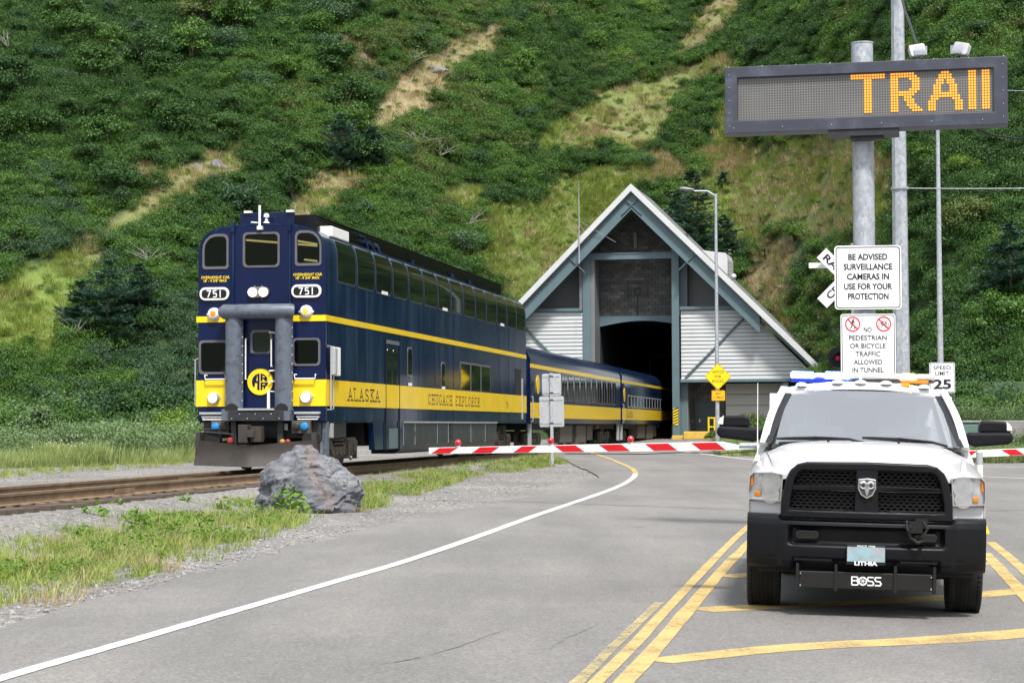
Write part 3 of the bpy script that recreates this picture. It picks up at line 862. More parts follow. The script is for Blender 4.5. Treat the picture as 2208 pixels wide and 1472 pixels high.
def side_patch(half, s0, s1, z0, z1, off, r=.06, n=8, th=.008):
    """Panel following the curve of the right side, proud by off."""
    mb = MB(); zz = [z0 + (z1 - z0) * i / n for i in range(n + 1)]
    prev = None; vs = []
    for z in zz:
        x, nn = sec_point(half, z)
        ins = 0
        if z - z0 < r: ins = r - math.sqrt(max(0, r * r - (r - (z - z0)) ** 2))
        if z1 - z < r: ins = r - math.sqrt(max(0, r * r - (r - (z1 - z)) ** 2))
        for s in (s0 + ins, s1 - ins):
            vs.append((x + nn[0] * off, s, z + nn[1] * off))
    k = len(vs)
    vs += [(x - th * .99, s, z) for x, s, z in vs]
    fs = []
    for i in range(n):
        a = 2 * i
        fs += [(a, a + 1, a + 3, a + 2), (a, a + 2, k + a + 2, k + a), (a + 1, k + a + 1, k + a + 3, a + 3)]
    fs += [(0, k, k + 1, 1), (2 * n, 2 * n + 1, k + 2 * n + 1, k + 2 * n)]
    return mb.add(vs, fs)
lamp_white = emit('lit_headlamp', (1.0, .90, .72), 2.2)
lamp_amber = emit('amber_marker_lens', (1.0, .30, .02), .8, (.8, .25, .02))
lamp_red = emit('orange_red_marker_lens', (1.0, .12, .01), .8, (.8, .12, .02))
cabin_light = emit('cabin_light_strip', (1.0, .82, .30), .55)
blue_cap = M_('blue_plug_cap', (.01, .22, .55), .4, var=.05)
cabin_dark = M_('dark_cabin_wall', (.014, .013, .012), .8)
ROT = (-.003, 0, -TA)

def bogie(parent, sc, mats=(grime, dark_steel)):
    """One four-wheel truck under a car, centred at sc along it."""
    b = bpy.data.objects.new('bogie', None); COL.objects.link(b); b.parent = parent; b.location = (0, sc, 0)
    f = MB()
    for sg in (-1, 1):
        x = sg * 1.02
        prof = [(-1.75, .62), (-1.45, .72), (-.7, .70), (-.45, .50), (.45, .50), (.7, .70), (1.45, .72), (1.75, .62), (1.7, .48), (.75, .46), (.5, .30), (-.5, .30), (-.75, .46), (-1.7, .48)]
        f.prism(prof, x - .09, x + .09, 'x')
        for q in (-.32, 0, .32):                     # coil springs
            sp = [(x + .12 * math.cos(t * .9), q + .10 * math.sin(t * .9), .32 + t * .0125) for t in range(30)]
            f.tube(sp, .022, 5)
        f.tube([(x, -.55, .30), (x, .55, .30)], .06, 6)
        for q in (-1.25, 1.25):                      # brake gear beside each wheel
            f.box(x + sg * .02, x + sg * .16, q - .62, q - .50, .22, .66)
            f.box(x - .05, x + .05, q + .5, q + .6, .2, .62)
            f.tube([(x + sg * .1, q - .56, .3), (x + sg * .1, q - .2, .2)], .03, 6)
    f.box(-1.0, 1.0, -.25, .25, .42, .78)
    f.build('side_frame', mats[0], b, smooth=True, angle=30)
    ax_ = None
    for q in (-1.25, 1.25):
        if ax_ is None:
            w = MB(); RY = Matrix.Rotation(R(90), 4, 'Y')
            for sg in (-1, 1):
                Mx = Matrix.Translation((sg * .755, 0, .46)) @ Matrix.Rotation(R(90 * sg), 4, 'Y')
                w.lathe([(.001, -.02), (.12, -.02), (.16, .01), (.34, .015), (.38, .05), (.45, .05), (.46, -.05), (.485, -.06), (.485, -.08), (.38, -.08), (.14, -.06), (.001, -.06)], 28, Mx)
                w.lathe([(.17, .12), (.19, .14), (.19, .34), (.165, .37), (.10, .38), (.09, .42), (.001, .42)], 16, Mx)
            w.tube([(-.8, 0, .46), (.8, 0, .46)], .08, 10)
            ax_ = w.build('wheelset', mats[0], b, smooth=True, angle=30); ax_.location.y = q
        else:
            share(ax_, 'wheelset', b).location.y = q
    return b

def emblem(parent, M, r):
    """Round yellow badge with the navy letters A R R built from pieces of a disc."""
    e = MB().prism(circ(0, 0, r, 40), -.012, .012, 'z', M).build('emblem', yellow, parent)
    d = MB()
    Mo = M @ Matrix.Translation((0, 0, .016))
    k = r * .62
    rim = MB(); ribbon(rim, circ(0, 0, r * .985, 48), r * .03, Mo, True); rim.build('emblem_rim', navy, e, fix=False)
    def piece(pts): d.prism([(x * k, y * k) for x, y in pts], -.002, .002, 'z', Mo)
    def arc(a0, a1, rad, n=14): return [(rad * math.cos(R(a0 + (a1 - a0) * i / n)), rad * math.sin(R(a0 + (a1 - a0) * i / n))) for i in range(n + 1)]
    g = .06                                                    # A: left half of the disc
    piece([(-g, .98), (-g, .30), (-.30, .30), (-.30, .60)] + [p for p in arc(112, 98, 1.0, 4)][::1])
    piece(arc(113, 180, 1.0) + [(-.72, 0), (-.50, .02), (-.36, .60)])
    piece([(-1.0, 0), (-.995, -.12), (-g, -.12), (-g, .32), (-.28, .32), (-.28, .12), (-.55, .12), (-.62, .02)])
    piece([(-.995, -.10), (-.93, -.42), (-.72, -.70), (-.62, -.36), (-.62, -.10)])
    piece([(-.34, -.10), (-g, -.10), (-g, -.99), (-.34, -.94)])
    for y0, fl in ((.08, 1), (-.08, -1)):                       # two Rs, stacked
        if fl > 0:
            piece([(g, .08), (.30, .08), (.30, .95), (g, .99)])
            piece([(.28, .95)] + arc(73, 40, 1.0, 6) + [(.55, .62), (.55, .72), (.28, .74)])
            piece(arc(40, 20, 1.0, 5) + [(.80, .34), (.28, .34), (.28, .52), (.58, .52), (.58, .64)])
            piece([(.42, .36), (.80, .36), (.95, .08), (.62, .08)])
        else:
            piece([(g, -.06), (.30, -.06), (.30, -.95), (g, -.99)])
            piece([(.28, -.06), (.98, -.06), (.97, -.22), (.28, -.22)])
            piece([(.97, -.20), (.93, -.40), (.28, -.44), (.28, -.58), (.70, -.56), (.62, -.34), (.70, -.20)])
            piece([(.44, -.50), (.70, -.55), (.62, -.78), (.44, -.88)])
    d.build('emblem_letters', navy, e)
    return e

# ---- the leading double-deck dome car
LEN = 26.4
HALF = [(1.47, 1.10), (1.47, 4.70), (1.465, 4.82), (1.45, 4.95), (1.42, 5.06), (1.37, 5.16), (1.29, 5.25), (1.17, 5.325), (1.0, 5.385), (.75, 5.43), (.4, 5.46), (0, 5.47)]
def FX(u): return (u - 565) / 95.8
def FZ(v): return (1014 - v) / 97.2
dome = thing('dome_car', 'navy double-deck dome railcar numbered 751 with lit headlights leading the train', 'train car', TR0, ROT, 'cars of the train')
SEC = section(HALF)
shell = MB().loft([[(x, y, z) for x, z in SEC] for y in (.03, LEN)], True, False)
shell.prism(SEC, LEN - .03, LEN)
shell.prism([(-1.46, 1.06), (1.46, 1.06), (1.46, 1.12), (-1.46, 1.12)], .04, LEN)
shell.build('body', navy_side, dome, smooth=True, angle=30)
wl = [rrect(FX(564), FZ(538), .78, .72, .09), rrect(FX(663), FZ(759.5), .58, .55, .08), rrect(FX(459), FZ(769), .62, .68, .08), rrect(FX(565), FZ(738), .42, .47, .08)]
def arched(cx, cz, w, h, sg):
    """Upper corner window: one shoulder rounded to follow the roof."""
    pts = [(-.5 * w + .05, -.5 * h), (.5 * w - .05, -.5 * h), (.5 * w - .015, -.5 * h + .015), (.5 * w, -.5 * h + .05), (.5 * w, .05 * h), (.47 * w, .2 * h), (.38 * w, .34 * h), (.22 * w, .45 * h), (.02 * w, .5 * h), (-.5 * w + .1, .5 * h), (-.5 * w + .03, .5 * h - .03), (-.5 * w, .5 * h - .1), (-.5 * w, -.5 * h + .05), (-.5 * w + .015, -.5 * h + .015)]
    return [(cx + sg * x, cz + z) for x, z in pts]
wl.append(arched(FX(667.5), FZ(536), .54, .70, 1)); wl.append(arched(FX(462.5), FZ(540), .54, .70, -1))
front = sheet('front_wall', [SEC] + wl, .05, navy, dome, at(0, 0, 0))
edge = MB(); ribbon(edge, [(x * .985, z) for x, z in SEC[1:-1]], .05, at(0, -.032, 0)); edge.build('front_edge', navy_side, dome, fix=False)
def shrink(lp, k):
    cx = sum(p[0] for p in lp) / len(lp); cz = sum(p[1] for p in lp) / len(lp)
    ext = max(max(abs(p[0] - cx) for p in lp), 1e-3); f = (ext - k) / ext
    return [(cx + (x - cx) * f, cz + (z - cz) * f) for x, z in lp]
for lp in wl:
    w = MB().ring(shrink(lp, -.035), shrink(lp, .012), -.05, .03).build('front_window', frame_grey, dome)
    MB().add([(x, -.005, z) for x, z in lp], [list(range(len(lp)))]).build('pane', train_glass, w)
inn = MB(); inn.box(-1.42, 1.42, .06, 4.5, 1.15, 3.25); inn.box(-1.25, 1.25, .06, 7.0, 3.4, 5.28)
inn.f = [f for f in inn.f if f not in ([0, 1, 5, 4], [8, 9, 13, 12])]
inn.build('cabin_interior', cabin_dark, dome, fix=False)
for a, b in (((-.75, .9, 5.22), (.9, 3.4, 5.22)), ((.55, .5, 5.15), (1.1, 1.7, 5.1)), ((.35, 2.2, 4.85), (1.25, 3.6, 4.8))):
    MB().tube([a, b], .022, 6).build('cabin_light', cabin_light, dome)
seat = MB().box(-1.15, -.65, .95, 1.05, 1.9, 2.6).box(-1.15, -.65, .55, 1.05, 1.75, 1.92)
seat.build('driver_seat', black_plastic, dome, bevel=.03)
# the driver, sitting behind the left lower window
def person(loc, label, J, E, shirt, skin, hair):
    t = thing('person', label, 'person', loc, ROT)
    me = bpy.data.meshes.new('body'); me.from_pydata([j[0] for j in J], E, [])
    o = bpy.data.objects.new('body', me); COL.objects.link(o); o.parent = t
    me.materials.append(skin)
    md = o.modifiers.new('skin', 'SKIN'); sv = me.skin_vertices[0].data
    for k, j in enumerate(J): sv[k].radius = (j[1], j[2])
    sv[0].use_root = True
    o.modifiers.new('smooth', 'SUBSURF').render_levels = 2
    hx, hy, hz = J[4][0]
    MB().ball((hx, hy + .012, hz + .055), .098, 14, (.95, 1.05, .95)).build('hair', hair, t, smooth=True)
    vs = MB().loft([[Vector((w * math.cos(a), d * math.sin(a) + y, z)) for a in np.arange(0, 6.28, .45)] for z, w, d, y in ((.05, .19, .13, .02), (.25, .20, .135, 0), (.42, .22, .125, -.01), (.49, .16, .10, 0))])
    vs.build('vest', shirt, t, smooth=True)
    return t
J = [((0, .02, 0), .14, .12), ((0, .01, .25), .15, .11), ((0, 0, .43), .14, .10), ((0, -.01, .53), .052, .055), ((0, -.02, .66), .075, .092), ((0, -.015, .76), .06, .075),
     ((-.19, 0, .45), .06, .06), ((-.25, -.10, .22), .045, .045), ((-.16, -.32, .2), .035, .035), ((.19, 0, .45), .06, .06), ((.25, -.1, .22), .045, .045), ((.18, -.32, .22), .035, .035),
     ((-.09, -.05, -.02), .09, .09), ((-.1, -.42, 0), .07, .07), ((.09, -.05, -.02), .09, .09), ((.1, -.42, 0), .07, .07)]
person(T(.72, -.92, 1.86), 'person in a yellow-green vest sitting behind the left cab window', J, [(0, 1), (1, 2), (2, 3), (3, 4), (4, 5), (2, 6), (6, 7), (7, 8), (2, 9), (9, 10), (10, 11), (0, 12), (12, 13), (0, 14), (14, 15)],
       M_('hi_vis_cloth', (.35, .55, .06), .8), M_('skin', (.45, .26, .19), .6), M_('dark_hair', (.02, .015, .012), .6))
# yellow bands on the front wall and the sides
bands = MB()
for v0, v1, xo in ((819, 875.5, 1.51), (680.5, 693.5, 1.51)):
    z1, z0 = FZ(v0), FZ(v1)
    for a, b in ((-xo, -.60), (.60, xo - .025)): bands.box(a, b, -.042, -.024, z0, z1)
each(bands, 'front_band', yellow, dome)
for v0, v1 in ((819, 875.5), (680.5, 693.5)):
    z1, z0 = FZ(v0), FZ(v1)
    MB().box(1.468, 1.484, -.042, LEN, z0, z1).build('side_band', yellow_side, dome)
# centre bay seams, handrails, brackets
tr = MB()
for x in (-.655, .655):
    tr.box(x - .022, x + .022, -.075, -.02, 3.55, 5.44)
    tr.box(x - .03, x + .03, -.12, -.02, 5.3, 5.52)
tr.box(-.65, .65, -.06, -.02, 3.58, 3.68)
each(tr, 'bay_trim', navy_side, dome, bevel=.006)
# number boards
for u, v in ((461, 632), (664, 629)):
    nb = MB().prism(rrect(FX(u), FZ(v), .68, .29, .13), -.085, -.03).build('number_board', white_matt, dome, bevel=.01)
    MB().prism(rrect(FX(u), FZ(v), .58, .19, .08), -.09, -.07).build('board_face', black_gloss, nb)
    strokes('numerals', '751', .36, .16, white_matt, nb, at(FX(u), -.093, FZ(v)), t=.2, serif=0, gap=.2)
for u, v in ((462, 596), (666, 593)):
    text('clearance_lettering', 'OVERHEIGHT CAR', .66, .062, yellow, dome, at(FX(u), -.03, FZ(v)), bold=.02)
    text('clearance_lettering', '18\' - 9 3/4" MAX', .54, .062, yellow, dome, at(FX(u), -.03, FZ(v + 7.2)), bold=.02)
# headlights
hl = MB().prism(rrect(FX(558.5), FZ(630), .50, .24, .12), -.10, -.02)
for du in (-8, 8):
    for dz in (-.13, .13): hl.box(FX(558.5 + du) - .02, FZ(0) * 0 + FX(558.5 + du) + .02, -.085, -.04, FZ(630) + dz - .02, FZ(630) + dz + .02)
hlo = hl.build('headlight_housing', M_('dull_lamp_housing', (.13, .12, .11), .5), dome, bevel=.015)
for du in (-12, 12):
    MB().lathe([(.001, .05), (.06, .045), (.095, .02), (.10, 0), (.10, -.03), (.001, -.03)], 20, Matrix.Translation((FX(558.5 + du), -.11, FZ(630))) @ Matrix.Rotation(R(90), 4, 'X')).build('headlight', lamp_white, hlo, smooth=True)
def round_lamp(name, u, v, lens, lr, house):
    M0 = Matrix.Translation((FX(u), -.03, FZ(v))) @ Matrix.Rotation(R(90), 4, 'X')
    h = MB().lathe([(.145, 0), (.14, .06), (.12, .10), (lr + .01, .125), (lr, .115), (.001, .115)], 24, M0)
    h.box(FX(u) - .17, FX(u) + .17, -.05, -.03, FZ(v) - .018, FZ(v) + .018)
    ho = h.build(name, house, dome, smooth=True, angle=40)
    MB().lathe([(lr, .116), (lr * .8, .135), (.001, .145)], 20, M0).build('lens', lens, ho, smooth=True)
round_lamp('marker_light', 460, 676, lamp_red, .065, white_matt)
round_lamp('marker_light', 663.5, 673, lamp_amber, .065, white_matt)
round_lamp('ditch_light', 460, 857.5, lamp_white, .095, alu)
round_lamp('ditch_light', 664, 857, lamp_white, .095, alu)
# door, badge and diaphragm
dr = MB().box(-.40, .40, -.05, -.024, 1.36, 3.45).build('end_door', navy, dome, bevel=.012)
MB().ring(rrect(FX(565), FZ(738), .50, .55, .1), rrect(FX(565), FZ(738), .40, .45, .08), -.07, -.03).build('door_window_frame', frame_grey, dr)
MB().add([(x, -.052, z) for x, z in rrect(FX(565), FZ(738), .42, .47, .08)], [list(range(24))]).build('door_pane', dark_glass, dr)
MB().box(-.27, .22, -.08, -.05, FZ(763.5), FZ(761)).build('door_sill', navy_side, dr)
emblem(dr, at(FX(563), -.066, FZ(823)), .30)
hr = MB()
for x, y, z0, z1 in ((-.34, -.16, 2.02, 2.92), (.25, -.16, 2.3, 2.9)):
    hr.tube([(x, -.05, z1), (x + .01, y, z1), (x + .01, y, z0), (x, -.05, z0)], .016, 6)
hr.tube([(.18, -.1, .95 + .4), (.18, -.1, 1.78)], .035, 8); hr.tube([(.18, -.1, 1.76), (.36, -.1, 1.74)], .012, 6)
for z, dz in ((3.04, .02), (2.22, -.02), (1.98, -.02)): hr.tube([(.2, -.14, z + dz), (.36, -.06, z)], .018, 6)
each(hr, 'door_grab_iron', white_matt, dr)
diaB = MB()
roll = [(-.84, -.30, 3.505), (-.78, -.33, 3.51), (.74, -.33, 3.51), (.80, -.30, 3.505)]
diaB.tube(roll, [.12, .165, .165, .15], 20)
dia = diaB.build('diaphragm_roll', steel_grey, dome, smooth=True, angle=40)
for x in (-.57, .57):
    d = MB().loft([[(x + .20 * math.cos(t), -.22 + .2 * math.sin(t), z) for t in np.arange(0, 2 * math.pi, .26)] for z in (1.33, 2.0, 2.8, 3.42)], True, True)
    dp = d.build('diaphragm_post', steel_grey, dome, smooth=True, angle=50)
    MB().prism([(x + .15 * math.cos(R(a)), 1.335 + .15 * math.sin(R(a))) for a in range(0, 181, 12)], -.43, -.30).build('post_opening', black_void, dp)
    bolts = MB()
    for k in range(9):
        sg = 1 if x < 0 else 1
        bolts.ball((x + .195, -.26, 1.55 + k * .2), .014, 6)
    each(bolts, 'bolt', white_matt, dp)
bp_ = MB().box(-.80, .75, -.42, -.04, 1.10, 1.36).build('buffer_beam', steel_grey, dome, bevel=.01)
pl = MB().box(-.64, .62, -.47, -.421, 1.10, 1.33).build('buffer_plate', dark_steel, bp_, bevel=.008)
rv = MB()
for k in range(7):
    rv.ball((-.55 + k * .18, -.472, 1.15 + (.1 if k % 2 else 0)), .017, 6)
each(rv, 'rivet', galvanised, pl)
MB().box(-.40, .42, -.50, -.2, 1.335, 1.375).build('walkway', alu, bp_)
# end steps with their rails, wire handles below the windows
for x0, x1 in ((-1.40, -.82), (.78, 1.36)):
    st = MB().box(x0, x1, -.16, -.02, FZ(893), FZ(888)).box(x0 + .04, x1 - .02, -.13, -.02, FZ(900.5), FZ(896))
    so = st.build('end_step', alu, dome, bevel=.006)
    MB().tube([(x0 + .06, -.03, FZ(899)), (x0 + .08, -.14, FZ(904)), (x1 - .06, -.14, FZ(904)), (x1 - .04, -.03, FZ(899))], .014, 6).build('step_rail', white_matt, so)
for x0, x1 in ((-1.28, -.80), (.78, 1.26)):
    MB().tube([(x0 + .02, -.03, FZ(808)), (x0, -.13, FZ(808)), (x0 + .01, -.13, FZ(817)), (x1 - .01, -.13, FZ(817)), (x1, -.13, FZ(808)), (x1 - .02, -.03, FZ(808))], .017, 6).build('grab_iron', white_matt, dome)
MB().tube([(-1.47, -.02, FZ(772)), (-1.54, -.02, FZ(774)), (-1.54, -.02, FZ(872)), (-1.47, -.02, FZ(875))], .016, 6).build('corner_rail', alu, dome)
for y in (.10, .32):
    MB().tube([(1.47, y, 2.75), (1.55, y, 2.75), (1.55, y, 1.36), (1.47, y, 1.34)], .016, 6).build('corner_rail', alu, dome)
mr = MB().prism(rrect(1.585, 2.42, .13, .62, .05, 3), .12, .30).build('folding_mirror', alu, dome, bevel=.01)
MB().box(1.53, 1.575, .34, .86, 2.10, 2.74).build('mirror_panel', white_matt, mr, bevel=.02)
# under the front: coupler, plough, plugs
cp = MB().box(-.14, .14, -.78, -.2, .70, .92).box(-.26, -.05, -.92, -.62, .62, 1.02).box(.0, .24, -.86, -.62, .64, .98).box(-.05, .10, -.95, -.72, .74, .9)
cp.tube([(-.1, -.8, .62), (-.06, -.84, .45), (.02, -.8, .32)], .02, 6)
cp.build('coupler', plow_mat, dome, bevel=.03)
uf = MB().box(-1.35, 1.35, .02, 2.2, .72, 1.08).box(-.62, -.50, -.3, .1, .45, 1.1).box(.44, .56, -.3, .1, .45, 1.1).box(-.55, .5, -.32, -.2, .42, .58)
uf.tube([(-1.2, -.35, .86), (-.5, -.4, .80)], .02, 6); uf.tube([(-1.35, -.25, .92), (-.65, -.3, .93)], .018, 6)
uf.build('end_sill', dark_steel, dome, bevel=.008)
for u, du in ((470, 18), (665, -18)):
    bx = MB().box(min(FX(u), FX(u + du)) - .11, max(FX(u), FX(u + du)) + .11, -.22, -.05, FZ(934), FZ(907)).build('plug_box', grime, dome, bevel=.01)
    for uu, mt in ((u, blue_cap), (u + du, dark_steel)):
        MB().lathe([(.085, 0), (.085, .05), (.06, .065), (.001, .065)], 18, Matrix.Translation((FX(uu), -.22, FZ(919))) @ Matrix.Rotation(R(90), 4, 'X')).build('plug_cap', mt, bx, smooth=True)
for u, mt in ((618, M_('worn_amber_cap', (.45, .24, .03), .6)), (630, M_('worn_red_cap', (.30, .03, .03), .6))):
    MB().lathe([(.055, 0), (.06, .06), (.03, .09), (.001, .09)], 12, Matrix.Translation((FX(u), -.26, FZ(951))) @ Matrix.Rotation(R(100), 4, 'X')).build('air_hose_cap', mt, dome, smooth=True)
for u in (505, 621): MB().box(FX(u) - .045, FX(u) + .045, -.14, -.10, FZ(927), FZ(913)).build('plug_card', siding_mat, dome)
for u, w in ((466, .36), (682, .40)):
    MB().prism(rrect(FX(u), FZ(945), w, .24, .1), -.34, -.18).build('pilot_opening', black_void, dome)
MB().lathe([(.001, 0), (.07, 0), (.08, .05), (.06, .11), (.001, .12)], 12, Matrix.Translation((-.62, -.35, .62))).build('angle_cock', M_('worn_red_cap', (.30, .03, .03), .6), dome, smooth=True)
pw = MB()
def plow(i, j):
    x = -1.38 + 2.76 * i; z = .10 + .52 * j
    return (x, -.98 + .36 * abs(x) - .10 * (1 - j) + .06 * math.sin(j * 3.1), z + (.13 * abs(x) / 1.38 - .06 if j == 1 else .02 * abs(x)))
pw.grid(plow, 24, 6); n0 = len(pw.v)
pw.grid(lambda i, j: tuple(Vector(plow(i, j)) + Vector((0, .05, 0))), 24, 6)
pw.box(-1.36, -1.27, -.5, -.1, .35, .85).box(1.27, 1.36, -.5, -.1, .35, .85)
pw.build('plough', plow_mat, dome, smooth=True, angle=40)
dp_ = MB().prism([(.12, .36), (.92, .36), (.98, .6), (.55, 1.04), (.12, 1.04)], 1.20, 1.26, 'x').build('pilot_side_plate', siding_mat, dome)
MB().box(1.36, 1.47, .08, .24, .22, 1.08).build('end_post', steel_grey, dome)
MB().box(1.40, 1.48, .42, .62, .72, 1.04).build('junction_box', alu, dome, bevel=.01)
bogie(dome, 2.45); bogie(dome, 23.6)
# sides: curved dome windows
zt0, zt1 = 4.26, 5.16
for k in range(14):
    s0 = .98 + k * 1.81
    w = side_patch(HALF, s0 - .05, s0 + 1.60, zt0 - .05, zt1 + .05, .005, .1, 12).build('dome_window', M_('pale_navy_frame', (.045, .055, .085), .35), dome, smooth=True, angle=60)
    side_patch(HALF, s0, s0 + 1.55, zt0, zt1, .014, .07, 12).build('pane', dark_glass, w, smooth=True, angle=60)
    if k in (2, 6, 11): MB().box(1.47, 1.492, s0 + .55, s0 + 1.15, 4.22, 4.30).build('exit_placard', white_matt, w)
# lower side: doors, windows, step well, equipment skirts
dm = MB().box(1.462, 1.476, 5.62, 7.0, 1.42, 3.10).build('side_door', navy_side, dome)
for a in (5.72, 6.34):
    pn = MB().prism(rrect(a + .24, 2.2, .44, 1.45, .1), 1.474, 1.482, 'x').build('door_pane', dark_glass, dm)
MB().box(1.476, 1.49, 5.6, 7.0, 3.02, 3.12).build('door_header', frame_grey, dm)
sm = MB()
for s_ in (5.56, 7.03): sm.box(1.468, 1.492, s_ - .02, s_ + .02, .36, 3.15)
each(sm, 'door_seam', black_plastic, dome)
for s_, w_, z0, z1 in ((8.25, .46, 2.04, 2.98), (12.45, .46, 2.02, 2.72)):
    f = MB().prism(rrect(s_, (z0 + z1) / 2, w_ + .1, z1 - z0 + .1, .14), 1.468, 1.478, 'x').build('side_window', frame_grey, dome)
    MB().prism(rrect(s_, (z0 + z1) / 2, w_, z1 - z0, .11), 1.476, 1.484, 'x').build('pane', dark_glass, f)
    MB().box(1.482, 1.49, s_ - .2, s_ + .2, z0 - .02, z0 + .06).build('exit_placard', white_matt, f)
for k in range(3):
    s_ = 15.6 + k * 1.62
    f = MB().box(1.468, 1.478, s_ - .78, s_ + .78, 1.98, 2.86).build('side_window', frame_grey, dome)
    MB().box(1.476, 1.485, s_ - .70, s_ + .70, 2.04, 2.80).build('pane', dark_glass, f)
MB().box(1.468, 1.482, 24.2, 25.3, 1.98, 2.9).build('equipment_grille', black_void, dome)
MB().box(1.468, 1.5, 25.5, 25.62, 1.2, 2.6).build('end_handrail', alu, dome)
strokes('lettering', 'ALASKA', 3.05, .27, sign_black, dome, at(1.487, 3.36, 1.71, SIDE), t=.16)
strokes('lettering', 'CHUGACH EXPLORER', 7.4, .26, sign_black, dome, at(1.487, 14.1, 1.70, SIDE), t=.15)
strokes('lettering', '751', .5, .2, sign_black, dome, at(1.487, 22.6, 1.66, SIDE), t=.16, serif=0)
for s_ in (2.9, 9.3, 11.4, 13.9, 21.2, 23.0):
    MB().box(1.469, 1.476, s_ - .008, s_ + .008, 1.12, 4.15).build('panel_seam', navy, dome)
sk = MB().prism([(4.35, 1.1), (4.55, .40), (7.55, .40), (7.55, 1.1)], 1.30, 1.455, 'x').build('step_well', navy_side, dome, bevel=.01)
MB().box(1.456, 1.47, 6.0, 6.9, .42, .92).build('step_tread', M_('teal_grey_step', (.09, .13, .14), .5), sk)
tank = MB().loft([[(x, y, z) for x, z in ((.6, 1.1), (1.44, 1.1), (1.44, .55), (1.36, .36), (1.18, .27), (.6, .27))] for y in (7.6, 20.9)])
tk = tank.build('equipment_skirt', M_('dull_dark_skirt', (.012, .022, .034), .38, var=.3, scale=1.5, streak=((.05, .06, .07), .5, 3), spec=.3), dome, smooth=True, angle=50)
sm = MB()
for s_ in (7.66, 9.0, 11.8, 13.3, 16.6, 18.9): sm.box(1.43, 1.447, s_ - .012, s_ + .012, .5, 1.08)
sm.box(1.44, 1.47, 7.6, 20.9, 1.06, 1.11)
each(sm, 'skirt_seam', alu, tk)
for k in range(8): MB().box(1.44, 1.455, 8.9 + k * 1.55, 8.98 + k * 1.55, .72, .84).build('latch', chrome, tk)
MB().box(1.40, 1.452, 13.5, 13.85, .60, 1.05).build('vent_opening', black_void, tk)
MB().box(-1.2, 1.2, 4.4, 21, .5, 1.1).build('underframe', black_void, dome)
# roof: louvred plant box, hatch, pipework, horn and mast
lb = MB().box(-.50, .98, .9, 24.3, 5.36, 5.76).build('plant_box', black_plastic, dome)
MB().box(-.63, .63, .36, .44, 5.44, 5.77).build('plant_front', navy, lb, bevel=.01)
for sx in (-.44, .54):
    MB().box(sx - .08, sx + .08, .3, .45, 5.76, 5.81).build('marker_cap', white_matt, lb)
src = None
for k in range(6):
    for sg in (1, -1):
        lv = MB().prism([(.97, 0), (1.06, -.03), (1.06, -.01), (.98, .02)], .9, 24.3).build('louvre', black_gloss, lb) if src is None else share(src, 'louvre', lb)
        src = src or lv
        lv.location.z = 5.41 + k * .066
        if sg < 0: lv.location.x = -1.47
MB().box(.96, 1.34, 1.0, 2.5, 5.26, 5.50).build('roof_hatch', white_matt, dome, bevel=.02)
pp = MB()
pp.tube([(.75, 3.9, 5.42), (.8, 3.9, 5.6), (.95, 4.1, 5.66), (1.05, 5.0, 5.62), (1.1, 5.2, 5.35)], .05, 8)
pp.tube([(.85, 4.2, 5.4), (.95, 4.3, 5.52), (1.1, 5.4, 5.5), (1.15, 5.7, 5.3)], .05, 8)
pp.tube([(.9, 5.6, 5.4), (.95, 5.9, 5.58), (1.05, 6.4, 5.5), (1.1, 6.5, 5.3)], .06, 8)
each(pp, 'roof_pipe', navy_side, dome, smooth=True)
for s_ in (10.2, 15.5, 18.2): MB().box(1.0, 1.1, s_, s_ + .25, 5.36, 5.48).build('roof_cleat', navy_side, dome)
MB().tube([(FX(562), -.1, 5.37), (FX(562), -.1, 5.88)], .028, 8).box(FX(562) - .05, FX(562) + .06, -.14, -.02, 5.34, 5.42).build('mast', white_matt, dome)
MB().lathe([(.09, 0), (.07, .08), (.035, .1), (.03, .19), (.065, .2), (.06, .25), (.03, .28), (.001, .285)], 14, Matrix.Translation((.06, .12, 5.44))).build('beacon', white_matt, dome, smooth=True)
MB().tube([(-.3, .1, 5.46), (-.26, .05, 5.52), (-.1, .05, 5.5), (0, .05, 5.46)], .022, 6).build('horn', white_matt, dome)

